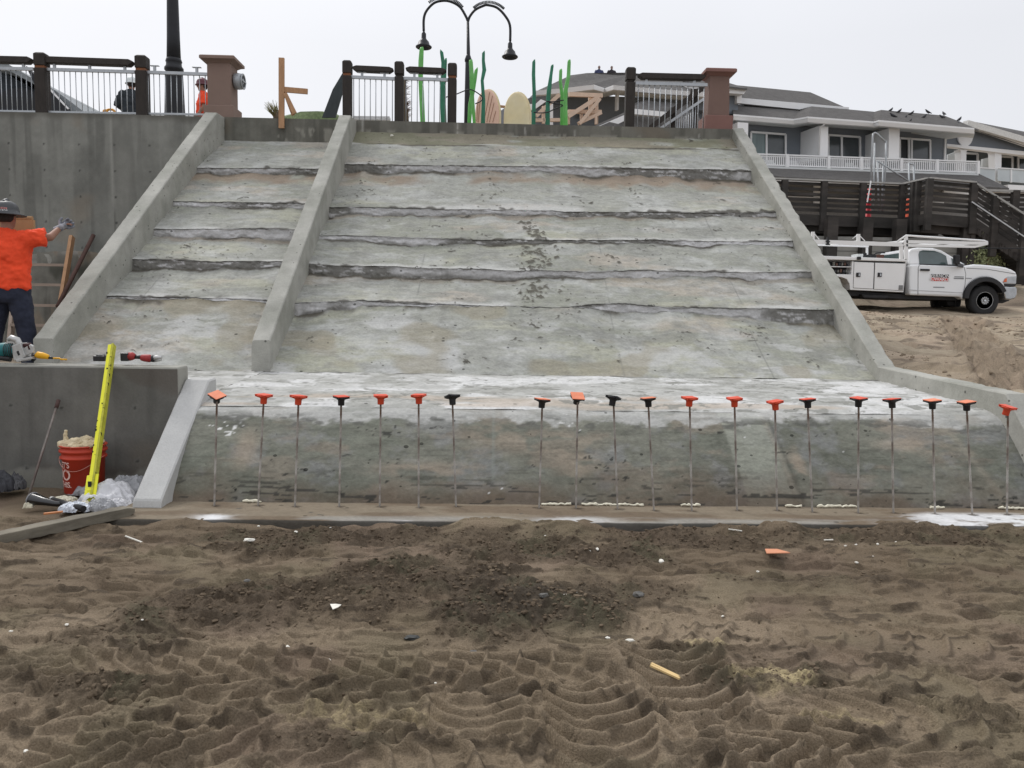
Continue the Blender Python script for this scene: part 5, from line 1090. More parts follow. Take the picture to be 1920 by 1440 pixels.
for k in range(7): f.beam(a+Vector((.05*k, .3*k, -.30*k)), b+Vector((.05*k, .3*k, -.28*k)), .05, .17)
f.build('lower_boards', M_dk2, bw)
f = MB(); f.prism([at(1868, 470, Y=28), at(1990, 470, Y=28), at(1990, 600, Y=28), at(1876, 590, Y=28)], (0, .2, 0)); f.build('skirt_boards', M_dk2, bw)
f = MB(); f.beam(at(1842, 357, Y=28.3), at(1990, 361, Y=28.3), .15, .08); f.build('rail_cap', M_rcap, bw)
f = MB()
for k in range(6): f.beam(at(1842, 364+k*8.8, Y=28.4), at(1990, 368+k*8.8, Y=28.4), .04, .11)
f.build('slats', M_dk2, bw)
f = MB(); p = at(1904, 357, Y=28.3); f.box((p.x-.12, 28.2, 3), (p.x+.12, 28.38, p.z)); f.build('rail_post', M_dk2, bw)
f = MB(); f.box((PW[0].x-.3, 33.5, 1), (20, 34, zd-.05)); f.build('rear_boards', M_dk2, bw)
# galvanised pipe frame, markers seen through the slats
pf = empty('pipe_frame', at(1650, 395, Y=27), 'galvanised pipe frame standing on the boardwalk in front of the balconies', 'pipe frame')
M_pipe = mat('pale_galvanised_pipe', (.40, .42, .43), .5, .4)
def pipe(pts, r=.035, Y=27.0): f = MB(); f.tube([at(x, y, Y=Y) for x, y in pts], r, 8); f.build('pipe', M_pipe, pf)
pipe([(1631, 398), (1636, 262), (1637, 251), (1641, 249), (1646, 252), (1660, 266)], .032); pipe([(1661, 264), (1661, 300), (1655, 398)], .03); pipe([(1645, 302), (1648, 398)], .03); pipe([(1644, 301), (1704, 340)], .03); pipe([(1656, 308), (1653, 398)], .025)
pipe([(1704, 306), (1705, 398)], .03); pipe([(1713, 308), (1715, 398)], .03); pipe([(1704, 306), (1714, 309)], .03); pipe([(1640, 268), (1637, 398)], .03, 27.6)
f = MB(); f.lathe([(.17, 0), (.17, .05), (.10, .06), (.075, .55), (.06, 1.0), (.02, 1.02)], (at(1628, 395, Y=26.6).x, 26.6, zd+.01), 16); tag(f.build('traffic_delineator', mat('red_plastic', (.6, .02, .03), .5)), 'red traffic marker seen through the boardwalk slats below the tall pipe', 'traffic marker')
f = MB(); f.beam(at(1633, 339, Y=25.85), at(1626, 379, Y=25.85), .04, .02, (0, 1, 0)); tag(f.build('white_stick', M_white), 'thin white stick fixed to the boardwalk railing below the tall pipe', 'stick')
f = MB(); f.lathe([(.20, 0), (.20, .05), (.15, .06), (.13, .45), (.04, .70), (.03, .72)], (at(1701, 395, Y=26.7).x, 26.7, zd+.01), 16); tag(f.build('traffic_cone', mat('orange_cone_rubber', (.85, .13, .05), .5)), 'orange traffic cone seen through the boardwalk slats at the railing corner', 'traffic cone')
f = MB(); f.tube([at(1740, 462, Y=24), at(1850, 465.5, Y=24), at(2000, 466, Y=24)], .018, 6); tag(f.build('overhead_cable', M_black), 'thin dark cable stretched behind the truck cab at the boardwalk', 'cable')
bs = empty('weedy_bush', (at(1856, 500, Y=25.4).x, 25.3, 2.0), 'pale green bush against the retaining wall behind the truck hood', 'bush')
f = MB(); p0 = at(1853, 484, Y=25.4)
for k in range(900):
    a, b, c = random.gauss(0, .28), random.gauss(0, .10), random.gauss(0, .24); p = p0+Vector((a, b, c)); t = random.uniform(0, 6.28); s = random.uniform(.03, .07); u = Vector((math.cos(t), .3*math.sin(t*3), math.sin(t)))*s; v = Vector((-math.sin(t), .4, math.cos(t)))*s*.4
    f.add([p-u, p+v, p+u, p-v], [(0, 1, 2, 3)])
f.build('leaves', mat('pale_leaf', (.30, .33, .17), .8, var=.4, scale=20), bs); f = MB(); f.tube([p0-Vector((0, 0, 1.1)), p0], .03, 6); f.build('stem', M_wood, bs)
# ================================================================ SERVICE TRUCK
TY = 21.0; z6 = zz(4.571, 1500, 400); T = lambda x, y, dy=0: at(*z6(x, y), Y=TY)+Vector((0, dy, 0))
tk = empty('service_truck', at(1790, 588, Y=22), 'white service truck with toolbox body and overhead ladder rack parked on the sand', 'truck')
M_tw = mat('white_truck_paint', (.82, .83, .84), .22, var=.02, scale=1, spec=.6, coat=.5); M_tub = mat('cream_toolbox_paint', (.84, .84, .835), .35, var=.05, scale=1.5)
M_rub = mat('tyre_rubber', (.025, .025, .026), .85, var=.2, bump=.3, bscale=30); M_blk = mat('black_trim', (.018, .018, .02), .5); M_chr = mat('chrome', (.42, .43, .44), .22, .85); M_tg = mat('truck_glass', (.07, .10, .10), .06, var=.35, scale=1.2, spec=.8)
def tprism(name, pts, y0, y1, m, par=tk, bevel=.02, insz=None):
    f = MB(); n = len(pts); vs = []
    for dy in (y0, y1):
        for x, y in pts: vs.append(T(x, y, dy))
    if insz:
        zb, k = insz; mid = TY+(y0+y1)/2
        for v in vs:
            if v.z > zb: v.y += (mid-v.y)/abs(mid-v.y)*(v.z-zb)*k
    f.add(vs, [tuple(range(n)), tuple(range(2*n-1, n-1, -1))]+[(i, (i+1) % n, (i+1) % n+n, i+n) for i in range(n)]); return f.build(name, m, par, bevel=bevel)
arc = lambda cx, cy, r, a0, a1, n, ry=None: [(cx+r*math.cos(math.radians(a0+(a1-a0)*k/n)), cy-(ry or r)*math.sin(math.radians(a0+(a1-a0)*k/n))) for k in range(n+1)]
body = [(940, 700), (938, 560), (944, 440)] + [(1000, 437), (1410, 452), (1500, 437), (1560, 440), (1640, 447), (1720, 456), (1775, 466), (1820, 482), (1852, 502), (1862, 530), (1858, 570), (1852, 605), (1844, 626), (1765, 632)] + arc(1580, 742, 180, 33, 180, 12, 192) + [(1375, 716), (1200, 710)]
tprism('cab_body', body, 0, 2.0, M_tw, bevel=.07)
tprism('hood_scoop', [(1500, 438), (1560, 430), (1650, 436), (1760, 458), (1800, 476), (1500, 470)], .35, 1.65, M_tw, bevel=.05)
zb = T(1000, 445).z
gh_ = [(944, 442), (950, 370), (962, 322), (985, 296), (1050, 287), (1180, 291), (1250, 312), (1330, 366), (1438, 440), (1410, 455), (1000, 440)]
cab = tprism('cab_roof', gh_, .05, 1.95, M_tw, bevel=.06, insz=(zb, .28))
def flat(name, pts, off, m, par, th=.012, k=.28, y0=.05, bevel=0):
    f = MB(); vs = []
    for o in (off, off-th):
        for x, y in pts: p = T(x, y); yy = y0+max(0, p.z-zb)*k+o; vs.append(Vector((p.x, TY+yy, p.z)))
    n = len(pts); f.add(vs, [tuple(range(n)), tuple(range(2*n-1, n-1, -1))]+[(i, (i+1) % n, (i+1) % n+n, i+n) for i in range(n)]); return f.build(name, m, par, bevel=bevel)
flat('side_window', [(1033, 432), (1038, 350), (1050, 322), (1080, 312), (1180, 318), (1235, 338), (1272, 362), (1276, 440)], -.004, M_tg, cab); flat('side_window', [(1318, 380), (1392, 442), (1316, 440)], -.004, M_tg, cab)
flat('window_frame', [(1036, 440), (1036, 432), (1392, 442), (1400, 452)], -.006, M_blk, cab, .02)
f = MB(); w = [T(1262, 318), T(1442, 440)]; f.prism([w[0]+Vector((-.02, .45, .015)), w[0]+Vector((-.02, 1.55, .015)), w[1]+Vector((.0, 1.80, .02)), w[1]+Vector((0, .18, .02))], (.02, 0, .012)); f.build('windscreen', M_tg, cab)
f = MB(); w = [T(936, 330), T(922, 425)]; f.prism([w[0]+Vector((.0, .4, 0)), w[0]+Vector((.0, 1.6, 0)), w[1]+Vector((-.0, 1.8, 0)), w[1]+Vector((-.0, .2, 0))], (-.02, 0, 0)); f.build('rear_window', M_tg, cab)
cbd = bpy.data.objects['cab_body']
def seam(pts, w=.010, m=M_blk, dy=-.002):
    f = MB()
    for a, b in zip(pts[:-1], pts[1:]): f.beam(T(*a, dy), T(*b, dy), .006, w, (0, 0, 1) if abs(a[0]-b[0]) > abs(a[1]-b[1]) else (1, 0, 0))
    return f
M_seam = mat('panel_gap', (.12, .12, .125), .6)
dr = tprism('door', [(1012, 690), (1016, 470), (1026, 446), (1400, 460), (1418, 520), (1412, 600), (1392, 695)], -.008, .3, M_tw, bevel=.006)
seam([(1010, 698), (1012, 470), (1022, 442)]).build('panel_gap', M_seam, cbd); seam([(1406, 458), (1420, 520), (1414, 610), (1394, 700)]).build('panel_gap', M_seam, cbd); seam([(930, 655), (1010, 662), (1395, 682)], .02, dy=-.010).build('sill_line', mat('sill_shade', (.45, .45, .46), .5), cbd)
seam([(1428, 470), (1600, 478), (1850, 520)], .012, dy=-.003).build('hood_line', M_seam, cbd)
f = MB(); f.beam(T(1028, 484, -.03), T(1105, 486, -.03), .03, .05); f.build('handle', M_blk, dr)
tprism('mirror', [(1274, 362), (1316, 362), (1318, 438), (1292, 446), (1274, 436)], -.30, -.18, M_blk, tk, .02); f = MB(); f.beam(T(1300, 440, -.22), T(1398, 452, .03), .06, .09); f.build('mirror_arm', M_blk, bpy.data.objects['mirror'])
def ring_prism(name, cx, cy, r0, r1, a0, a1, n, y0, y1, m, ry=1.0, par=tk):
    f = MB(); A = arc(cx, cy, r0, a0, a1, n, r0*ry); B = arc(cx, cy, r1, a0, a1, n, r1*ry)
    rings = [[T(*a, y0), T(*b, y0), T(*b, y1), T(*a, y1)] for a, b in zip(A, B)]; f.loft(rings, False); return f.build(name, m, par, bevel=.008)
ring_prism('wheel_arch', 1580, 742, 150, 188, 22, 176, 16, -.09, .25, M_blk, 1.045)
ring_prism('wheel_arch', 1580, 742, 150, 188, 22, 176, 16, 1.75, 2.09, M_blk, 1.045)
f = MB(); f.prism([T(*p, .26) for p in arc(1580, 742, 182, 30, 178, 12, 190)]+[T(1400, 742, .26)], (0, .03, 0)); f.build('wheel_well', M_blk, tk)
def wheel(cx, cy, dy, r=.405, sgn=1):
    c = T(cx, cy, dy); w = empty('x', c, None, None) if False else None
    f = MB(); f.lathe([(.22, .0), (.30, -.005), (r-.06, -.01), (r-.02, .01), (r, .04), (r, .22), (r-.03, .25), (.24, .25), (.22, .2)], c, 40, 'y')
    g_ = f
    for v in range(0): pass
    o = g_.build('wheel', M_rub, tk)
    f = MB(); f.lathe([(.235, .0), (.225, -.012), (.21, .02), (.19, .05), (.11, .04), (.10, .0), (.085, -.01), (.04, -.012), (.035, .02), (.0, .02)][::1], c, 32, 'y'); f.build('rim', mat('steel_rim', (.42, .42, .42), .45, .2), o)
    f = MB()
    for k in range(10): a = k*math.pi/5; q = c+Vector((.085*math.cos(a), -.006, .085*math.sin(a))); f.box(q-Vector((.014, .02, .014)), q+Vector((.014, .012, .014)))
    f.lathe([(.04, -.02), (.03, -.022), (.0, -.022)], c, 12, 'y'); f.build('hub_nuts', M_chr, o)
wheel(1587, 748, .02); wheel(1587, 748, 1.72); wheel(235, 700, .02); wheel(235, 700, 1.72)
tprism('bumper', [(1742, 628), (1848, 630), (1858, 650), (1856, 700), (1846, 728), (1800, 742), (1756, 738), (1744, 690)], -.02, 2.02, M_chr, bevel=.03)
tprism('grille', [(1846, 520), (1868, 525), (1862, 620), (1846, 622)], .45, 1.55, M_blk, bevel=.01)
hl = tprism('headlight', [(1734, 588), (1752, 556), (1778, 541), (1856, 538), (1850, 606), (1742, 602)], -.012, .35, mat('headlight_lens', (.42, .44, .46), .08, spec=.9), bevel=.015)
tprism('turn_signal', [(1738, 590), (1754, 560), (1772, 556), (1768, 590)], -.018, .1, mat('amber_lens', (.7, .16, .06), .25), hl, .004)
tprism('bumper_gap', [(1745, 603), (1852, 606), (1846, 626), (1750, 626)], -.004, 1.9, M_blk, bevel=.005)
tprism('chassis', [(380, 655), (925, 690), (1400, 715), (1400, 745), (930, 735), (380, 700)], .25, 1.75, M_blk, bevel=.01); tprism('fuel_tank', [(540, 690), (780, 700), (770, 735), (560, 728)], .1, .8, M_blk, bevel=.03); tprism('axle_guard', [(1350, 715), (1450, 725), (1450, 800), (1380, 790)], .6, 1.0, M_blk, bevel=.02); tprism('tow_hook', [(1760, 742), (1850, 738), (1862, 745), (1800, 770), (1760, 765)], .3, .6, M_blk, bevel=.01)
tprism('cab_gap', [(905, 420), (935, 425), (930, 690), (895, 680)], .2, 1.8, M_blk, bevel=.0)
# toolbox body
tb_ = tprism('toolbox_body', [(-160, 380), (912, 418), (886, 672), (432, 652), (424, 602), (405, 568), (370, 552), (330, 548), (300, 560), (-160, 560)], .36, 2.05, M_tub, bevel=.01)
tprism('side_top_rail', [(-160, 350), (225, 366), (915, 392), (914, 416), (-160, 384)], -.03, .42, M_tub, tb_, .012); tprism('side_top_rail', [(-160, 350), (225, 366), (915, 392), (914, 416), (-160, 384)], 1.65, 2.1, M_tub, tb_, .012)
tprism('side_panel', [(446, 412), (462, 412), (455, 640), (640, 650), (888, 664), (886, 676), (430, 655), (424, 602), (400, 562), (360, 548), (300, 536), (300, 520), (440, 524)], .0, .36, M_tub, tb_, .006)
tprism('side_panel', [(903, 418), (913, 418), (888, 674), (880, 670)], .0, .36, M_tub, tb_, .006)
tprism('shelf_interior', [(-160, 388), (448, 412), (444, 524), (-160, 510)], .30, .35, M_blk, tb_, 0)
tprism('shelf', [(100, 448), (440, 456), (440, 462), (100, 454)], .02, .3, M_tub, tb_, 0)
for k in range(12):
    x = 290+k*12; f = MB(); p = T(x, (504, 446)[k % 2], .1); f.box(p-Vector((.018, .03, .0)), p+Vector((.018, .05, random.uniform(.04, .10)))); f.build('stored_part', mat('mixed_parts_%d' % (k % 3), ((.16, .09, .07), (.22, .22, .20), (.05, .05, .06))[k % 3], .7, var=.4, scale=12), tb_)
for pts, hx in (([(464, 416), (634, 424), (625, 647), (457, 638)], 497), ([(643, 424), (902, 432), (882, 662), (634, 649)], 680)):
    d_ = tprism('compartment_door', pts, -.012, .03, M_tub, tk, .006)
    f = MB(); c_ = T(hx, 527, -.02); f.box(c_-Vector((.055, .01, .055)), c_+Vector((.055, .01, .055))); o = f.build('handle', M_blk, d_); f = MB(); f.box(c_+Vector((.0, -.02, -.035)), c_+Vector((.035, -.008, .035))); f.build('latch', M_chr, o)
    tprism('door_gap', [(p[0]+dx, p[1]+dy) for p, dx, dy in zip(pts, (-3, 3, 3, -3), (-3, -3, 3, 3))], -.003, .02, M_seam, d_, 0)
f = MB(); c_ = T(861, 636, -.015); f.box(c_-Vector((.055, .008, .06)), c_+Vector((.055, .008, .06))); f.build('decal', mat('grey_decal', (.2, .2, .2), .6), tk)
f = MB(); c_ = T(499, 386, -.04); f.box(c_-Vector((.05, .02, .04)), c_+Vector((.05, .02, .04))); f.build('side_marker', M_blk, tk)
# ladder rack
rk = MB()
rk = MB(); rk.beam(T(-160, 200, 1.9), T(880, 234, 1.9), .05, .05); rk.beam(T(906, 210, 1.9), T(1606, 228, 1.9), .05, .05); rk.beam(T(866, 240, 1.9), T(866, 392, 1.9), .05, .05, (1, 0, 0)); rk.build('ladder_rack', M_tub, tk)
for dy in (0,):
    rk = MB(); rk.beam(T(-160, 232, dy), T(880, 268, dy), .07, .10); rk.beam(T(880, 268, dy), T(900, 245, dy), .07, .10); rk.beam(T(906, 243, dy), T(1606, 258, dy), .06, .08); rk.beam(T(906, 275, dy), T(1500, 286, dy), .06, .06); rk.beam(T(1500, 286, dy), T(1606, 262, dy), .05, .05)
    rk.tube([T(830, 246, dy), T(908, 190, dy), T(1580, 235, dy), T(1603, 244, dy), T(1606, 264, dy)], .025, 8)
    for x, y0, y1 in ((908, 190, 400), (866, 280, 392), (500, 178, 250), (110, 158, 232), (228, 290, 372), (590, 290, 372)):
        if x in (228, 590): continue
        rk.beam(T(x, y0, dy), T(x, y1, dy), .06, .08, (1, 0, 0))
    for a, b in (((500, 180), (452, 216)), ((500, 180), (556, 236)), ((110, 160), (165, 224))): rk.tube([T(*a, dy), T(*b, dy)], .012, 6)
    rk.build('ladder_rack', M_tub, tk)
for x, y in ((908, 238), (500, 240), (1595, 250), (110, 232), (1250, 252)): f = MB(); f.beam(T(x, y, 0), T(x, y-24, 1.9), .05, .05); f.build('rack_crossbar', M_tub, tk)
f = MB(); f.beam(T(232, 205, -.05), T(230, 272, -.05), .06, .05, (1, 0, 0)); f.beam(T(215, 240, -.05), T(248, 244, -.05), .05, .03); f.beam(T(215, 268, -.05), T(248, 270, -.05), .05, .03); f.build('rack_clamp', M_blk, tk)
f = MB(); f.box(T(570, 368, .5), T(618, 336, .9)); tag(f.build('storage_box', M_off), 'small white box on top of the truck toolbox body', 'box')
f = MB(); f.box(T(620, 376, .5), T(735, 345, .9)); f.box(T(645, 350, .6), T(665, 326, .75)); f.box(T(690, 345, .55), T(730, 338, .8)); f.tube([T(735, 350, .7), T(760, 325, .7), T(800, 318, .7), T(840, 320, .7)], .02, 6); tag(f.build('compressor', M_blk), 'black compressor with a hose on the truck bed behind the cab', 'compressor')
f = MB(); f.box(T(785, 380, .8), T(850, 336, 1.2)); tag(f.build('tool_crate', mat('rusty_crate', (.13, .06, .045), .8, var=.3)), 'rusty brown crate on the truck bed next to the compressor', 'crate')
# door lettering
M_red = mat('sign_red', (.62, .04, .03), .5); M_txw = mat('lettering_white', (.8, .8, .8), .5); M_txg = mat('lettering_grey', (.25, .26, .27), .5)
sg = tprism('door_sign', [(1124, 520), (1272, 525), (1270, 553), (1122, 549)], -.016, -.010, M_blk, tk, 0); sg['label'] = 'black and red door sign reading VERNON EDWARDS'
sr_ = tprism('sign_stripe', [(1121, 550), (1270, 554), (1267, 583), (1119, 578)], -.016, -.010, M_red, sg, 0)
def on_truck(cx, cy, slope, dy): 
    c = T(cx, cy, dy); return lambda x, y, z: Vector((c.x+x, c.y-z, c.z+y-slope*x))
put_text('VERNON', .125, on_truck(1197, 537, .03, -.018), M_txw, sg, extrude=.001, spacing=1.05); put_text('EDWARDS', .125, on_truck(1193, 566, .03, -.018), M_txw, sg, extrude=.001, spacing=.92)
for (a, b, y, h) in ((1322, 1402, 543, 7), (1316, 1402, 557, 12), (1420, 1470, 556, 6), (1140, 1236, 633, 9)):
    f = MB(); f.beam(T(a, y, -.011), T(b, y+2, -.011), .003, h*.0031); f.build('badge', M_txg, tk)
# ================================================================ PEOPLE
def tf_pt(loc, rot):
    c_, s_ = math.cos(rot), math.sin(rot); L_ = Vector(loc)
    return lambda x, y, z: Vector((L_.x+x*c_-y*s_, L_.y+x*s_+y*c_, L_.z+z))
M_skin = mat('skin', (.27, .135, .09), .6, var=.08, scale=10)
def rings_at(fn, spec, n=20):
    return [[fn(cx+rx*math.cos(2*math.pi*k/n), cy+ry*math.sin(2*math.pi*k/n), z) for k in range(n)] for (cx, cy, z, rx, ry) in spec]
def human(loc, rot, J, shirt, trousers, label, hat=None, vox=.012, sleeve='short', group=None, shoes=M_blk, face=True, skin=None):
    """J: joints in metres, x to the person's right when seen from behind, y forward, z up"""
    P = tf_pt(loc, rot); root = empty('person', loc, label, 'person', group); skin = skin or M_skin
    b = MB(); hd = J['head']
    b.loft(rings_at(P, [(0, 0, .90, .12, .09), (0, 0, 1.0, .145, .10), (0, 0, 1.2, .14, .095), (0, .01, 1.38, .17, .11), (0, 0, 1.47, .15, .09), (0, 0, 1.52, .065, .06), (hd[0]*.6, .01, 1.58, .058, .06)]))
    b.capsule(P(0, 0, 1.47), P(hd[0], hd[1]-.01, hd[2]-.06), .062, .058)
    b.loft(rings_at(P, [(hd[0], hd[1]+.02, hd[2]-.125, .03, .035), (hd[0], hd[1]+.02, hd[2]-.10, .052, .065), (hd[0], hd[1]+.01, hd[2]-.05, .068, .088), (hd[0], hd[1], hd[2]+.01, .076, .096), (hd[0], hd[1]-.005, hd[2]+.06, .073, .094), (hd[0], hd[1]-.01, hd[2]+.10, .05, .068), (hd[0], hd[1]-.01, hd[2]+.118, .015, .02)]))
    for s in (-1, 1):
        sh, el, wr = (J['shR'], J['elR'], J['wrR']) if s > 0 else (J['shL'], J['elL'], J['wrL'])
        b.capsule(P(*sh), P(*el), .052, .043); b.capsule(P(*el), P(*wr), .043, .029)
        hip = (.095*s, 0, .93); kn, an = (J['knR'], J['anR']) if s > 0 else (J['knL'], J['anL'])
        b.capsule(P(*hip), P(*kn), .085, .055); b.capsule(P(*kn), P(*an), .055, .038)
        b.ball(P(hd[0]+.076*s, hd[1]-.005, hd[2]-.005), (.014, .02, .03), 8, 6)
        w, h = Vector(wr), Vector(J['haR'] if s > 0 else J['haL']); d = (h-w).normalized(); up = Vector(J.get('up', (0, 0, 1))); sd = d.cross(up)
        if sd.length < .2: sd = Vector((0, 1, 0)) if abs(d.y) < .8 else Vector((1, 0, 0))
        sd.normalize(); pc = w+d*.085
        b.tube([P(*(w)), P(*(w+d*.04)), P(*pc)], [(.028, .022), (.04, .018), (.042, .016)], 12)
        for k, (o, L_) in enumerate(((-.031, .062), (-.011, .076), (.010, .072), (.030, .058))):
            n_ = sd.cross(d); p0 = pc+sd*o-d*.01; p1 = p0+d*L_*.5+sd*o*.25; p2 = p1+d*L_*.42-n_*.018*(1+k*.3)
            b.capsule(P(*p0), P(*p1), .0105, .0095); b.capsule(P(*p1), P(*p2), .0095, .0075)
        p0 = w+d*.03-sd*.032; p1 = p0+d*.035-sd*.028; p2 = p1+d*.032-sd*.006; b.capsule(P(*p0), P(*p1), .013, .011); b.capsule(P(*p1), P(*p2), .011, .009)
    b.tube([P(hd[0], hd[1]+.095, hd[2]+.02), P(hd[0], hd[1]+.118, hd[2]-.025), P(hd[0], hd[1]+.092, hd[2]-.035)], [.009, .015, .008], 8)
    body = b.build('body', skin, root); remesh(body, min(vox, .010), 2)
    if face:
        for s in (-1, 1):
            f = MB(); f.ball(P(hd[0]+.031*s, hd[1]+.089, hd[2]+.008), .010, 8, 6); f.build('eye', mat('eye_dark', (.03, .02, .015), .2), body)
        f = MB(); f.tube([P(hd[0]-.024, hd[1]+.088, hd[2]-.062), P(hd[0], hd[1]+.096, hd[2]-.064), P(hd[0]+.024, hd[1]+.088, hd[2]-.062)], .005, 6); f.build('mouth', mat('lips', (.28, .10, .08), .5), body)
    s_ = J.get('bulk', 1.0); f = MB()
    f.loft(rings_at(P, [(0, 0, .93, .205*s_, .15*s_), (0, 0, .96, .212*s_, .155*s_), (0, .0, 1.10, .212*s_, .155*s_), (0, .005, 1.28, .222*s_, .15*s_), (0, 0, 1.42, .225*s_, .135*s_), (0, 0, 1.50, .185*s_, .105*s_), (0, 0, 1.55, .10, .085), (0, 0, 1.575, .078, .074)]))
    for s in (-1, 1):
        sh, el, wr = (J['shR'], J['elR'], J['wrR']) if s > 0 else (J['shL'], J['elL'], J['wrL']); sh, el, wr = Vector(sh), Vector(el), Vector(wr)
        e = sh.lerp(el, .80) if sleeve == 'short' else el
        f.tube([P(*(sh*.72+Vector((0, 0, .40)))) if False else P(sh.x*.6, sh.y, sh.z-.02), P(*sh), P(*sh.lerp(el, .5)), P(*e)], [.085*s_, .092*s_, .088*s_, .094*s_ if sleeve == 'short' else .06], 14)
        if sleeve == 'long': f.capsule(P(*el), P(*el.lerp(wr, .95)), .06, .042)
    o = f.build('shirt', shirt, root); remesh(o, vox, 4); wrinkle(o, .14, .065); wrinkle(o, .05, .026)
    f = MB(); f.loft(rings_at(P, [(0, 0, .78, .13*s_, .12*s_), (0, 0, .84, .19*s_, .145*s_), (0, 0, .95, .20*s_, .147*s_), (0, 0, 1.02, .19*s_, .142*s_)]))
    for s in (-1, 1):
        kn, an = (J['knR'], J['anR']) if s > 0 else (J['knL'], J['anL']); hip = (.10*s, 0, .90)
        f.tube([P(hip[0], 0, .96), P(*hip), P(*(Vector(hip).lerp(Vector(kn), .5))), P(*kn), P(*(Vector(kn).lerp(Vector(an), .5))), P(an[0], an[1], an[2]-.03)], [.10*s_, .112*s_, .10*s_, .084*s_, .078*s_, .078*s_], 14)
    o = f.build('trousers', trousers, root); remesh(o, vox, 3); wrinkle(o, .09, .020); wrinkle(o, .03, .008)
    for s in (-1, 1):
        an = J['anR'] if s > 0 else J['anL']; f = MB(); f.tube([P(an[0], an[1]-.07, an[2]-.05), P(an[0], an[1]+.02, an[2]-.03), P(an[0], an[1]+.12, an[2]-.05), P(an[0], an[1]+.19, an[2]-.06)], [(.045, .04), (.06, .045), (.045, .05), (.025, .035)], 12); f.build('boot', shoes, root)
    f = MB(); f.loft(rings_at(P, [(hd[0], hd[1]-.03, hd[2]-.055, .055, .066), (hd[0], hd[1]-.022, hd[2]-.02, .079, .084), (hd[0], hd[1]-.016, hd[2]+.03, .084, .096), (hd[0], hd[1]-.014, hd[2]+.08, .074, .088), (hd[0], hd[1]-.012, hd[2]+.118, .04, .05), (hd[0], hd[1]-.012, hd[2]+.128, .01, .012)])); f.build('hair', mat('dark_hair', (.02, .014, .011), .8), root)
    if hat:
        m, full = hat; f = MB(); sc = lambda r, h: [P(hd[0]+r*1.0*math.cos(t), hd[1]-.005+r*1.18*math.sin(t), hd[2]+h) for t in [2*math.pi*k/28 for k in range(28)]]
        br = .178 if full else .135
        f.loft([sc(.112, .035), sc(br, .018), sc(br+.003, .026), sc(.118, .045), sc(.114, .085), sc(.103, .125), sc(.080, .155), sc(.045, .172), sc(.01, .177)]); o = f.build('hard_hat', m, root)
        f = MB(); f.tube([P(hd[0], hd[1]-.12, hd[2]+.09), P(hd[0], hd[1]-.06, hd[2]+.165), P(hd[0], hd[1], hd[2]+.185), P(hd[0], hd[1]+.07, hd[2]+.165)], [.012, .018, .02, .014], 8); f.build('crest', m, o)
    return root, P
def pose(**k):
    J = dict(head=(0, .02, 1.68), shR=(.19, 0, 1.45), elR=(.25, .02, 1.17), wrR=(.22, .16, .98), haR=(.21, .22, .92), shL=(-.19, 0, 1.45), elL=(-.25, .02, 1.17), wrL=(-.22, .16, .98), haL=(-.21, .22, .92),
             knR=(.12, .03, .50), anR=(.13, 0, .10), knL=(-.12, .03, .50), anL=(-.13, 0, .10)); J.update(k); return J
wl = at(19, 600, Y=8.9); gz_ = gh(wl.x, 8.9)
M_hiviz = mat('orange_shirt', (.80, .07, .02), .85, var=.12, scale=5, bump=.8, bscale=14); M_jean = mat('dark_denim', (.022, .026, .045), .9, var=.3, scale=8, bump=.4, bscale=200); M_hat = mat('charcoal_hard_hat', (.055, .058, .062), .4)
base = Vector((wl.x-.005, 8.9, .735))
wk, PW_ = human(base, 0, pose(head=(0, .03, 1.70), shR=(.235, 0, 1.475), elR=(.415, .09, 1.50), wrR=(.425, .27, 1.615), haR=(.53, .30, 1.68), shL=(-.235, 0, 1.475), elL=(-.42, .12, 1.36), wrL=(-.26, .36, 1.50), haL=(-.20, .43, 1.54),
      knR=(.155, .03, .50), anR=(.21, 0, .10), knL=(-.18, .03, .50), anL=(-.24, 0, .10), bulk=1.13, up=(0, 0, 1)), M_hiviz, M_jean, 'worker in orange shirt, dark jeans and charcoal hard hat seen from behind, arm raised', (M_hat, True), .011, face=True)
# lettering on the back of the hat
hc_ = Vector((0, .03, 1.70))
def on_hat(dz): return lambda x, y, z: PW_(hc_.x+(.116+z)*math.sin((x+.012)/.116), hc_.y-.005-(.136+z)*math.cos((x+.012)/.116), hc_.z+dz+y)
hh = [o for o in bpy.data.objects if o.name.startswith('hard_hat') and o.parent == wk][0]
put_text('VERNON', .030, on_hat(.082), mat('hat_letter_pink', (.75, .30, .28), .5), hh, extrude=.001); put_text('EDWARDS', .027, on_hat(.058), M_txw, hh, extrude=.001)
# gloves and watch over the raised hand
f = MB(); w, h = Vector((.425, .27, 1.615)), Vector((.53, .30, 1.68)); d = (h-w).normalized(); sd = d.cross(Vector((0, 0, 1))).normalized(); n_ = sd.cross(d); up_ = n_
f.tube([PW_(*(w-d*.05)), PW_(*w), PW_(*(w+d*.04)), PW_(*(w+d*.088))], [(.040, .040), (.038, .038), (.034, .056), (.032, .056)], 14)
for k, (o_, L_) in enumerate(((-.034, .066), (-.012, .080), (.011, .076), (.033, .062))):
    p0 = w+d*.075+n_*o_; p1 = p0+d*L_*.55+n_*o_*.35; p2 = p1+d*L_*.42+sd*.012*(k-1); f.capsule(PW_(*p0), PW_(*p1), .0165, .0155); f.capsule(PW_(*p1), PW_(*p2), .0155, .0135)
p0 = w+d*.03+n_*.036; p1 = p0+n_*.034+d*.02; p2 = p1+d*.03+n_*.012; f.capsule(PW_(*p0), PW_(*p1), .018, .016); f.capsule(PW_(*p1), PW_(*p2), .016, .014)
o = f.build('glove', mat('grey_glove', (.16, .17, .20), .8, var=.5, scale=25, col2=(.32, .33, .36)), wk); remesh(o, .005, 2)
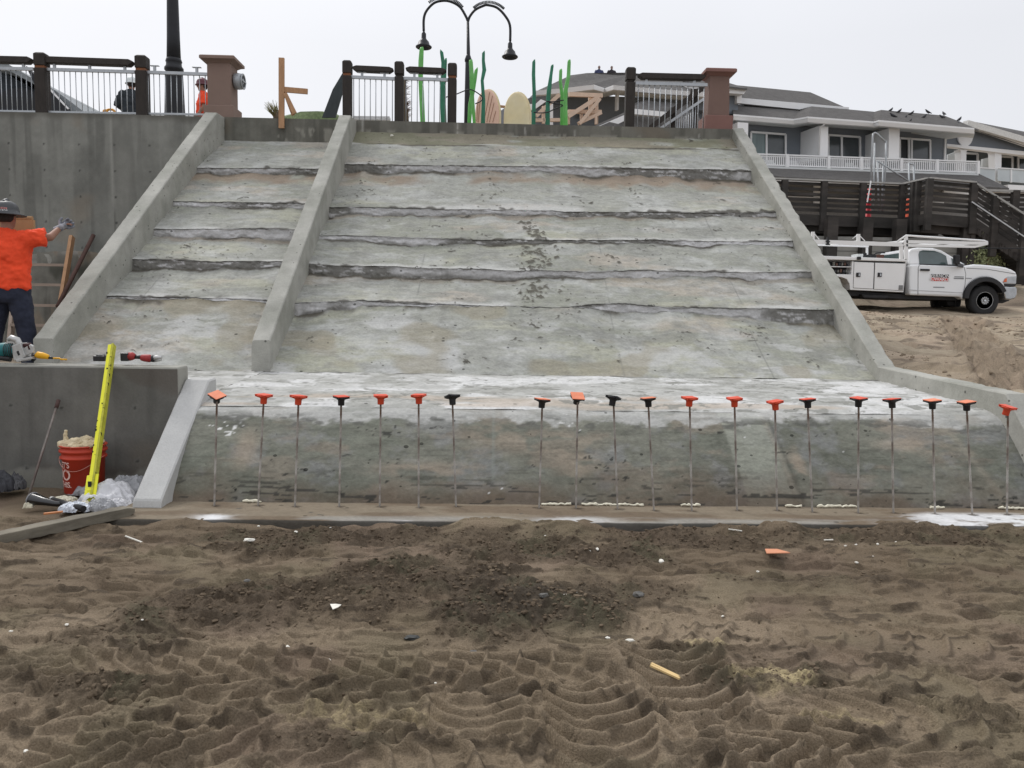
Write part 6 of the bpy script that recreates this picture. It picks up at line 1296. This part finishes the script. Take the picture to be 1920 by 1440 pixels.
f = MB(); p = at(-30, 434, Y=9.36); q = at(66, 413, Y=9.40); f.box(p, q); f.tube([Vector((p.x, 9.38, q.z+.012)), Vector((q.x-.02, 9.38, q.z+.018))], .026, 8)
tag(f.build('wooden_board', mat('tan_plywood', (.36, .21, .10), .7, var=.15, scale=4, col2=(.25, .15, .07))), 'tan board with a dark rolled top held up in front of the worker', 'board')
P_r = lambda px, y, d: H(px, y, d)
for (px, yt, col, lab) in ((1123.5, 123.5, (.045, .055, .12), 'person in a blue top sitting behind the hotel roof ridge, left of two'), (1147, 124, (.03, .025, .03), 'person in a dark jacket sitting behind the hotel roof ridge, right of two')):
    p = H(px, yt, 7.5); human(Vector((p.x, p.y, p.z-1.80)), math.pi, pose(elR=(.30, .03, 1.22), wrR=(.12, .20, 1.12), haR=(.05, .22, 1.12), elL=(-.30, .03, 1.22), wrL=(-.12, .20, 1.12), haL=(-.05, .22, 1.12)),
          mat('jacket_%s' % ('blue' if px < 1130 else 'dark'), col, .8, var=.2), M_jean, lab, None, .02, 'long', 'people on the hotel roof', skin=mat('far_skin', (.30, .2, .17), .6))
p = at(247, 163.5, Y=18.8); human(Vector((p.x, 18.8, 4.79)), .5, pose(elR=(.30, .05, 1.20), elL=(-.31, .05, 1.20), wrL=(-.16, .24, 1.15), haL=(-.10, .28, 1.14)), mat('black_jacket', (.018, .024, .03), .8, var=.3), M_jean, 'person in a black jacket and pale hard hat behind the second left railing post', (mat('pale_hat', (.62, .66, .66), .4), False), .02, 'long')
p = at(378, 165, Y=18.8); human(Vector((p.x+.04, 18.8, 4.79)), math.pi*.5+.4, pose(), M_hiviz, M_jean, 'person in orange vest and maroon hard hat half hidden by the left pillar', (mat('maroon_hat', (.10, .02, .03), .4), False), .02, 'short')
# ================================================================ LEFT FOREGROUND THINGS
z7 = zz(4.364, 0, 370); A7 = lambda x, y, Y: at(*z7(x, y), Y=Y)
M_old = mat('weathered_lumber', (.34, .27, .22), .9, var=.2, scale=5, stretch=(1, 1, 4), bump=.3)
ld = empty('site_ladder', (A7(400, 1000, 13.9).x, 13.9, .8), 'rough lumber ladder leaning on the old lower wall behind the worker', 'ladder')
f = MB(); f.beam(at(104, 632, Y=13.2), A7(590, 322, 14.1), .055, .10, (0, 1, 0)); f.build('rail', M_wood, ld)
f = MB(); f.beam(at(18, 650, Y=13.2), at(38, 446, Y=14.1), .055, .10, (0, 1, 0)); f.build('rail', M_old, ld)
for y, xl, xr in ((496.7, 28, 124), (534, 26, 117.5), (572.6, 22, 110), (610, 20, 106)):
    Yl = 13.2+(640-y)/190*.9; f = MB(); f.beam(at(xl, y-1, Y=Yl-.04), at(xr, y+.5, Y=Yl-.04), .04, .045); f.build('rung', M_old, ld)
f = MB(); f.tube([at(108, 575, Y=13.3), A7(765, 310, 14.35)], .035, 10); tag(f.build('rusty_pipe', mat('rusty_steel', (.10, .055, .045), .8, var=.4, scale=8)), 'rusty pipe leaning on the high wall beside the lumber ladder', 'pipe')
# circular saw
WT = 1.010; TYl = 6.78; U7 = lambda x, y, dy=0: A7(x, y, TYl)+Vector((0, dy, 0))
M_teal = mat('teal_plastic', (.01, .14, .15), .45, var=.15, scale=20); M_sil = mat('cast_silver', (.48, .48, .47), .4, .5, var=.2, scale=20); M_redp = mat('red_tool_plastic', (.32, .03, .03), .5, var=.2, scale=30); M_yel = mat('yellow_plastic', (.75, .38, .01), .45, var=.08)
sw = empty('circular_saw', (U7(110, 1320).x, TYl, WT), 'teal and silver circular saw lying on its side on the low wall', 'circular saw')
f = MB(); f.tube([U7(-80, 1262), U7(-40, 1258), U7(60, 1250), U7(105, 1250), U7(128, 1250)], [.045, .062, .064, .066, .055], 20); f.build('motor', M_teal, sw, bevel=.003)
f = MB()
for k in range(5): x = 62+k*14; f.tube([U7(x, 1250), U7(x+6, 1250)], .0675, 20, smooth=False)
f.build('cooling_ribs', M_cblack, sw)
f = MB(); f.tube([U7(-80, 1305, -.02), U7(0, 1308, -.03), U7(110, 1322, -.04)], .022, 10); f.build('grip', M_cblack, sw)
f = MB(); f.tube([U7(80, 1165, -.02), U7(105, 1150, -.02), U7(150, 1165, -.02), U7(170, 1220, -.01), U7(160, 1290, 0)], [.018, .026, .028, .03, .03], 12); f.tube([U7(112, 1180, -.03), U7(112, 1180, .03)], .038, 16); f.build('gear_housing', M_sil, sw)
f = MB(); f.prism([U7(118, 1215, -.05), U7(195, 1188, -.05), U7(235, 1300, -.05), U7(178, 1338, -.05), U7(140, 1330, -.05)], (0, .10, 0)); o = f.build('shoe_plate', M_sil, sw, bevel=.004)
f = MB(); f.prism([U7(165, 1260, -.054), U7(180, 1252, -.054), U7(192, 1285, -.054), U7(178, 1292, -.054)], (0, .005, 0)); f.build('slot', M_blk, o)
f = MB(); f.prism([U7(205, 1235, -.03), U7(262, 1200, -.03), U7(285, 1215, -.03), U7(288, 1270, -.03), U7(250, 1285, -.03), U7(190, 1310, -.03)], (0, .03, 0)); f.build('blade_guard', M_sil, sw, bevel=.006)
f = MB(); f.tube([U7(205, 1215, -.01), U7(245, 1208, -.01), U7(258, 1245, -.01)], .022, 10); f.build('rear_handle', mat('dark_red_black', (.05, .015, .015), .5), sw)
f = MB(); f.prism([U7(160, 1322, -.06), U7(290, 1300, -.06), U7(296, 1318, -.06), U7(170, 1345, -.06)], (0, .12, 0)); f.build('base_edge', M_sil, sw, bevel=.003)
gd = empty('yellow_grinder', (U7(350, 1320).x, TYl, WT), 'small yellow power tool with a cord beside the saw on the low wall', 'power tool')
f = MB(); f.tube([U7(292, 1298), U7(312, 1290), U7(350, 1296), U7(385, 1304), U7(402, 1312)], [.016, .030, .028, .022, .016], 14); f.build('body', M_yel, gd)
f = MB(); f.tube([U7(402, 1310), U7(432, 1316)], [.014, .009], 10); f.lathe([(.030, 0), (.030, .012), (.02, .02)], U7(268, 1312), 14, 'x'); f.build('collar', M_cblack, gd)
f = MB(); f.tube([U7(432, 1316), U7(470, 1318, .03), U7(498, 1326, .0), U7(520, 1330, .05)], .007, 8); f.build('cord', M_yel, gd)
bt = empty('battery_pack', (U7(820, 1340).x, TYl, WT), 'black battery pack alone on the low wall left of the yellow bar', 'battery')
f = MB(); f.box(U7(775, 1339, -.035), U7(868, 1295, .04)); f.build('case', M_cblack, bt, bevel=.008); f = MB(); f.box(U7(795, 1296, -.025), U7(850, 1286, .03)); f.build('terminal', mat('grey_plastic', (.12, .12, .12), .5), bt, bevel=.003)
ir = empty('impact_driver', (U7(1150, 1345).x, TYl, WT), 'red and black cordless tool lying on the low wall right of the yellow bar', 'power tool')
f = MB(); f.box(U7(998, 1338, -.035), U7(1062, 1272, .04)); f.build('battery', M_cblack, ir, bevel=.008)
f = MB(); f.tube([U7(1058, 1302), U7(1085, 1300), U7(1108, 1304)], [.036, .034, .02], 14); f.build('battery_mount', M_redp, ir)
f = MB(); f.tube([U7(1104, 1306), U7(1160, 1309)], [.017, .016], 12); f.build('grip', M_cblack, ir)
f = MB(); f.tube([U7(1155, 1312), U7(1180, 1314), U7(1225, 1318), U7(1245, 1318)], [.024, .031, .033, .026], 16); f.build('motor_housing', M_redp, ir)
f = MB(); f.tube([U7(1235, 1300), U7(1250, 1318), U7(1245, 1345)], [.02, .028, .02], 12); f.build('trigger_guard', M_cblack, ir)
f = MB(); f.tube([U7(1250, 1318), U7(1285, 1312), U7(1325, 1310)], [.022, .02, .012], 12); f.tube([U7(1262, 1340), U7(1300, 1332), U7(1320, 1328)], .010, 8); f.build('steel_head', M_sil, ir)
# yellow bar leaning on the wall
fy = at(165, 957, Z=.0); lean = at(203.5, 684, Y=6.635); dd_ = (lean-fy); top_ = fy+dd_*(1.0+.155)
M_yb = mat('yellow_paint_worn', (.80, .78, .03), .5, var=.06, scale=10)
yb = empty('yellow_straightedge', fy, 'long bright yellow steel bar with a flat foot leaning on the low wall', 'straightedge')
f = MB(); f.beam(fy+dd_*.12, top_, .046, .022, (0, 1, 0)); f.build('bar', M_yb, yb, bevel=.003)
f = MB(); f.beam(fy+dd_*.02+Vector((.016, .01, 0)), top_+Vector((.016, .01, 0)), .016, .05, (0, 1, 0)); f.build('flange', mat('yellow_shadow_paint', (.45, .44, .04), .6, var=.3, scale=20), yb)
f = MB(); f.beam(fy, fy+dd_*.225, .088, .012, (0, 1, 0)); o = f.build('foot_plate', M_yb, yb, bevel=.003); f = MB(); c_ = fy+dd_*.18-Vector((0, .03, 0)); f.box(c_-Vector((.012, .01, .03)), c_+Vector((.012, .0, .01))); f.build('bolt_hole', M_blk, o)
f = MB()
for k in range(26): t = random.uniform(.15, 1.1); c_ = fy+dd_*t+Vector((random.choice((-.02, .024, .018, 0)), -.0135, 0)); s = random.uniform(.002, .007); f.box(c_-Vector((s, .001, s*2)), c_+Vector((s, .0, s*2)))
o = f.build('paint_chips', M_blk, yb); o['kind'] = 'stuff'
ft = at(53, 932, Z=.02); tp = at(110, 750, Y=6.60); f = MB(); f.tube([ft, ft.lerp(tp, .5), tp], .0095, 8); d = (tp-ft).normalized(); root = empty('steel_stake', ft, 'thin grey steel stake leaning on the low wall left of the bucket', 'stake'); f.build('rod', mat('stake_steel', (.24, .21, .19), .6, .3, var=.4, scale=9, col2=(.14, .09, .08)), root)
f = MB(); f.tube([tp-d*.07, tp], .016, 10); f.build('head', mat('rusty_head', (.08, .045, .04), .8, var=.3), root)
# bucket
bk0 = at(147, 927, Z=.02); bk0.y += .10; bh, rt, rb = .385, .165, .145
bk = empty('bucket', bk0, 'red plastic bucket with white lettering, heaped with cream foam scraps, by the low wall', 'bucket')
M_bk = mat('red_bucket_plastic', (.48, .045, .018), .5, var=.10, scale=7, col2=(.40, .04, .02))
f = MB(); f.lathe([(rb-.01, 0), (rb, .008), (rt-.012, bh-.11), (rt+.004, bh-.105), (rt+.004, bh-.09), (rt-.008, bh-.086), (rt-.008, bh-.058), (rt+.008, bh-.052), (rt+.008, bh-.035), (rt-.004, bh-.031), (rt-.004, bh-.012), (rt+.008, bh-.008), (rt+.008, bh), (rt-.008, bh), (rt-.012, bh-.02), (rb-.012, .02), (.001, .018)], bk0, 48, cap=False); f.build('pail', M_bk, bk)
pail = bpy.data.objects['pail']
f = MB(); f.tube([bk0+Vector((rt*1.02*math.cos(t), -rt*1.04*abs(math.sin(t))-.004, bh-.09-.10*math.sin(t)**2)) for t in [math.pi*k/20 for k in range(21)]], .0022, 6); f.build('bail_handle', mat('bail_wire', (.5, .25, .2), .5), bk)
M_lt = mat('bucket_lettering', (.72, .52, .46), .6, var=.15, scale=40)
camdir = math.atan2(-bk0.y, -bk0.x)     # direction from bucket towards the camera
def on_bucket(endang, z0):
    def g_(x, y, z):
        zz_ = z0+y; r = rb+(rt-.012-rb)*(zz_/(bh-.11))+.0012+z; a = endang+x/r
        return bk0+Vector((r*math.cos(a), r*math.sin(a), zz_))
    return g_
def btext(t, size, z0, end):
    me = text_mesh(t, size, .0006, .95); xs_ = [v.co.x for v in me.vertices]; mx = max(xs_); fn = on_bucket(camdir+math.radians(end), z0)
    for v in me.vertices: v.co = fn(v.co.x-mx, v.co.y, v.co.z)
    link('lettering', me, M_lt, pail)
btext("LET'S", .062, .235, -42); btext('DO', .115, .155, -40); btext('THIS.', .062, .080, -38)
f = MB(); rnd = random.Random(3)
for k in range(46):
    a, r = rnd.uniform(0, 6.28), rt*.86*math.sqrt(rnd.random()); s = rnd.uniform(.018, .042); f.ball(bk0+Vector((r*math.cos(a), r*math.sin(a), bh-.02+.045*(1-r/rt)+rnd.uniform(-.015, .02))), (s*rnd.uniform(.8, 1.6), s, s*rnd.uniform(.6, 1)), 10, 7)
o = f.build('foam_scraps', mat('cream_foam', (.66, .56, .38), .85, var=.15, scale=25, col2=(.52, .42, .27), bump=.6, bscale=80)); tag(o, 'heap of cream foam scraps filling the red bucket', 'foam scraps'); remesh(o, .006, 1); wrinkle(o, .03, .03)
f = MB(); s0 = bk0+Vector((-.125, -.02, bh-.03)); f.tube([s0, s0+Vector((.005, 0, .05)), s0+Vector((-.004, 0, .10)), s0+Vector((.004, 0, .145))], [.028, .022, .016, .012], 8); o = f.build('foam_strip', mat('cream_foam')); remesh(o, .005, 1); wrinkle(o, .02, .012); tag(o, 'upright cream foam strip sticking out of the left of the bucket', 'foam strip')
# crumpled plastic: a noisy sheet heaped on the ground
def crumple(name, c, rx, ry, h, seed, m, label, cat, rot=0, fq=5, n=80, tex=.02, group=None):
    u = np.linspace(-1.05, 1.05, n); U, V = np.meshgrid(u, u); R_ = np.sqrt(U*U+V*V); ed = 1+.35*(fbm(U*2+seed, V*2, 3, seed)-.5)*2
    t = np.clip(R_/ed, 0, 1.2); hh_ = np.maximum(1-t**1.7, 0)**.6
    rg = 1-np.abs(2*fbm(U*fq*.35+seed, V*fq*.35, 3, seed+1)-1); rg2 = 1-np.abs(2*fbm(U*fq+seed, V*fq, 3, seed+2)-1)
    k = np.where(t > 1, 1/np.maximum(t, 1e-3), 1); X = U*k*rx+(rg-.6)*.05*rx*4*.4; Y = V*k*ry+(rg2-.6)*.018
    rg3 = fbm(U*3+seed, V*3, 3, seed+7); Z = hh_*h*(.35+.55*rg+.55*rg3)+tex*rg2*.55*np.minimum(hh_*3+.25, 1); c_, s_ = math.cos(rot), math.sin(rot)
    P = np.stack([c[0]+X*c_-Y*s_, c[1]+X*s_+Y*c_, c[2]-.004+Z], -1)
    o = link(name, grid_mesh(name, P), m); tag(o, label, cat, group); return o
M_bag = mat('white_plastic_bag', (.60, .60, .62), .4, var=.08, scale=8, alpha=.93); M_bag2 = mat('grey_plastic_film', (.34, .345, .36), .4, var=.2, scale=8, alpha=.85); M_bag3 = mat('pale_plastic_film', (.62, .66, .72), .45, var=.1, scale=10)
G = lambda px, py, z=.03: at(px, py, Z=z)
crumple('plastic_bag', G(205, 938), .21, .16, .12, 3, M_bag, 'big crumpled white plastic bag beside the foot of the yellow bar', 'plastic bag', .1, tex=.035)
crumple('plastic_bag', G(243, 925), .17, .13, .13, 9, M_bag2, 'grey translucent plastic bag tucked behind the pale new parapet', 'plastic bag', .4, tex=.035)
crumple('plastic_bag', G(160, 925), .13, .09, .07, 14, M_bag2, 'grey plastic film bunched at the bottom of the red bucket', 'plastic bag', -.2, tex=.03)
crumple('plastic_bag', G(141, 957), .11, .06, .05, 21, M_bag3, 'small bluish white plastic scrap in front of the black tube', 'plastic bag', .1, fq=8, tex=.03)
crumple('plastic_bag', G(190, 955), .12, .07, .06, 27, M_bag2, 'grey crumpled film between the white bag and the plank', 'plastic bag', -.2, fq=7, tex=.03)
crumple('plastic_bag', G(218, 951), .12, .05, .045, 31, M_bag, 'flat white plastic strip along the back of the plank', 'plastic bag', .2, fq=7, tex=.03)
crumple('foam_lump', G(158, 950), .05, .035, .035, 33, M_foam, 'cream foam lump among the plastic in front of the bucket', 'foam lump', 0); crumple('foam_lump', G(120, 938), .09, .03, .025, 35, M_foam, 'cream foam crust in front of the red bucket', 'foam lump', .1); crumple('foam_lump', G(52, 951), .035, .025, .03, 37, M_foam, 'cream foam lump left of the black funnel', 'foam lump', 0)
crumple('dark_sack', G(-5, 918), .16, .09, .12, 41, mat('charcoal_cloth', (.035, .036, .042), .7, var=.3), 'dark grey sack lying against the low wall at the left edge', 'sack', 0, tex=.03)
crumple('grey_cloth', G(28, 916), .075, .07, .10, 43, mat('grey_cloth', (.10, .10, .105), .8, var=.3, scale=10), 'grey rag draped at the right of the dark sack', 'rag', .5, fq=7, tex=.03)
fn = empty('black_funnel', G(85, 950), 'shiny black funnel shaped tool lying in front of the bucket', 'funnel')
f = MB(); a, b = G(62, 948)+Vector((0, 0, .05)), G(105, 952)+Vector((0, 0, .03)); f.tube([a, a.lerp(b, .5), b, G(130, 950)+Vector((0, 0, .02))], [(.046, .058), (.030, .038), (.02, .022), (.016, .014)], 18, cap=False); f.build('cone', mat('gloss_black', (.008, .008, .009), .18, spec=.7), fn)
f = MB(); d = (b-a).normalized(); n1 = d.cross(Vector((0, 0, 1))).normalized(); n2 = n1.cross(d); f.tube([a+n1*.058*math.cos(t)+n2*.046*math.sin(t) for t in [k*math.pi/10 for k in range(21)]], .005, 6, cap=False); f.build('rim', mat('grey_rim', (.25, .25, .26), .4), fn)
tb0, tb1 = G(99, 946)+Vector((0, 0, .035)), G(157, 962)+Vector((0, 0, .03)); bt_ = empty('caulk_tube', tb0, 'black cylindrical tube with a grey end lying over the funnel', 'tube')
f = MB(); f.tube([tb0, tb1], .022, 18); f.build('tube', M_cblack, bt_); f = MB(); f.tube([tb0-(tb1-tb0)*.04, tb0+(tb1-tb0)*.02], .025, 18); f.build('end_cap', M_sil, bt_)
f = MB(); a, b = G(82, 966), G(118, 963); f.beam(a+Vector((0, 0, .01)), b+Vector((0, 0, .014)), .03, .01); tag(f.build('orange_strip', mat('dull_orange', (.45, .17, .06), .6, var=.2)), 'dull orange strip half buried below the black funnel', 'strip')
# plank
pa_, pb_ = at(-70, 1024, Z=.045), at(250, 956, Z=.085); f = MB(); dp = (pb_-pa_); n = 40; rings = []
for k in range(n+1):
    t = k/n; c_ = pa_+dp*t; sd = Vector((dp.y, -dp.x, 0)).normalized(); w = .048*(1-.5*max(0, (t-.93)/.07)); h_ = .034*(1-.55*max(0, (t-.94)/.06)); j = lambda s: (vn(np.array(t*22), np.array(float(s)), 77)-.5)*.008
    rings.append([c_+sd*w+Vector((0, 0, -h_+float(j(1)))), c_+sd*(w+float(j(5)))+Vector((0, 0, h_)), c_-sd*w+Vector((0, 0, h_+float(j(2)))), c_-sd*w+Vector((0, 0, -h_))])
f.loft(rings, False); tag(f.build('plank', mat('grey_weathered_plank', (.20, .18, .14), .9, var=.3, scale=4, stretch=(1.5, 1.5, 6), bump=.6, bscale=40, col2=(.13, .115, .09)), bevel=.004), 'long weathered grey plank lying on the sand at the left corner of the footing', 'plank')
# ================================================================ SMALL DEBRIS ON THE SAND
M_bit = mat('white_foam_bit', (.72, .70, .63), .8, var=.1, scale=30)
def chunk(seed, pts=14):
    r = random.Random(seed); bm = bmesh.new(); bmesh.ops.create_icosphere(bm, subdivisions=2, radius=1)
    for v in bm.verts: v.co *= 1+r.uniform(-.22, .22); v.co.z *= .6
    me = bpy.data.meshes.new('chunk'); bm.to_mesh(me); bm.free(); return me
bits = [chunk(s) for s in range(4)]
for b_ in bits: b_.materials.append(M_bit)
BITS = [(555, 1003), (485, 987), (385, 1131), (20, 1169), (267, 1172), (365, 1053), (682, 1071), (125, 1160), (615, 1220), (887, 1209), (48, 1403), (540, 1202), (1106, 1037), (1120, 1036), (1610, 992), (1576, 1020), (1605, 1024), (1645, 1030), (1680, 1025), (1637, 1046),
        (1606, 1056), (1689, 1077), (1421, 1075), (1140, 1181), (1080, 1118), (1440, 989), (1023, 1010), (1355, 1153), (817, 1261), (1585, 1031)]
for k, (px, py) in enumerate(BITS):
    p = at(px, py, Z=.02); o = bpy.data.objects.new('foam_crumb', bits[k % 4]); COL.objects.link(o); s = random.uniform(.005, .011); p.z = gh(p.x, p.y)+s*.3; o.location = p; o.scale = (s*1.3, s, s); o.rotation_euler = (random.uniform(-.3, .3), random.uniform(-.3, .3), random.uniform(0, 6))
    tag(o, 'tiny white crumb of foam lying on the brown sand', 'foam crumb', 'white foam crumbs scattered on the sand')
def bit(name, px, py, s, m, label, cat, seed=1, rz=0.0):
    me = chunk(seed); p = at(px, py, Z=.02); p.z = gh(p.x, p.y)+s[2]*.45; o = bpy.data.objects.new(name, me); me.materials.append(m); COL.objects.link(o); o.location = p; o.scale = s; o.rotation_euler = (0, 0, rz); tag(o, label, cat); return o
M_stone = mat('grey_stone', (.13, .125, .115), .8, var=.3, scale=3, bump=.4)
bit('foam_piece', 467, 1015, (.035, .02, .018), M_bit, 'white foam piece on the dark crumbly sand near the footing', 'foam piece', 5, .2); bit('foam_piece', 1240, 1051, (.016, .03, .02), M_bit, 'white foam piece standing on the sand below the middle rebars', 'foam piece', 6)
bit('foam_piece', 1181, 1187, (.024, .014, .012), M_bit, 'curved white foam piece right of the dark damp patch', 'foam piece', 7); bit('foam_piece', 1064, 1122, (.028, .016, .013), M_bit, 'cream foam piece on the darkest damp patch', 'foam piece', 8)
bit('stone', 772, 1184, (.036, .018, .020), mat('dark_slate', (.045, .047, .045), .7, var=.3), 'dark flat slate stone left of the centre on the sand', 'stone', 9); bit('stone', 1197, 1109, (.034, .026, .026), M_stone, 'grey angular stone right of the dark damp patch', 'stone', 10); bit('stone', 1020, 1121, (.026, .02, .02), M_stone, 'grey stone at the left of the dark damp patch', 'stone', 11); bit('stone', 888, 1209, (.016, .014, .012), M_stone, 'small pale stone below the damp patch', 'stone', 12)
bit('stone', 463, 1083, (.018, .014, .012), M_stone, 'small grey stone on the left crumbly sand heap', 'stone', 13)
def sheet(name, pts, m, label, cat, th=.003, lift=.012):
    P_ = [at(x, y, Z=.02) for x, y in pts]; zc = max(gh(p.x, p.y) for p in P_)+lift; f = MB()
    f.prism([Vector((p.x, p.y, zc+(.006 if i % 2 else 0))) for i, p in enumerate(P_)], (0, 0, -th)); return tag(f.build(name, m), label, cat)
sheet('paper_scrap', [(619, 1142), (630, 1144), (640, 1143), (634, 1150), (624, 1152)], M_bit, 'torn white paper scrap on the sand left of the centre', 'paper scrap')
sheet('wood_wedge', [(1434, 1039), (1457, 1041), (1481, 1046), (1437, 1049)], mat('peach_wood', (.62, .27, .15), .7, var=.1), 'peach coloured wooden wedge lying on the sand below the right rebars', 'wedge', .006, .016)
a, b = at(1220, 1252, Z=.02), at(1274, 1274, Z=.02); zc = max(gh(a.x+(b.x-a.x)*t_/8, a.y+(b.y-a.y)*t_/8+e_) for t_ in range(9) for e_ in (0, .02))+.006; a.z = zc+.004; b.z = zc-.002; f = MB(); f.beam(a, b, .012, .008); f.beam(a+Vector((.006, .018, 0)), b+Vector((.0, .017, 0)), .012, .008); tag(f.build('wood_shim', mat('pale_yellow_wood', (.60, .43, .20), .7, var=.12, scale=20)), 'pale yellow wooden shim lying across the tyre prints', 'shim')
for (x0, y0, x1, y1, lab) in ((235, 1005, 267, 1008, 'white plastic sliver on the sand below the plank end'), (1366, 998, 1391, 998, 'white sliver on the sand close to the footing'), (612, 990, 620, 996, 'short white sliver on the sand below the fourth rebar'), (1545, 1012, 1562, 1013, 'thin white sliver on the sand under the right rebars')):
    a, b = at(x0, y0, Z=.02), at(x1, y1, Z=.02); a.z = gh(a.x, a.y)+.008; b.z = gh(b.x, b.y)+.008; f = MB(); f.beam(a, b, .010, .006); tag(f.build('plastic_sliver', M_bit), lab, 'sliver')
bit('pinned_clip', 735, 258, (.03, .02, .03), M_bit, 'white clip at the top of the slope', 'clip', 14)
o = bpy.data.objects['pinned_clip']; q = ramp_pt(735, 258); o.location = (q[0], q[1]-.03, q[2]+.03)
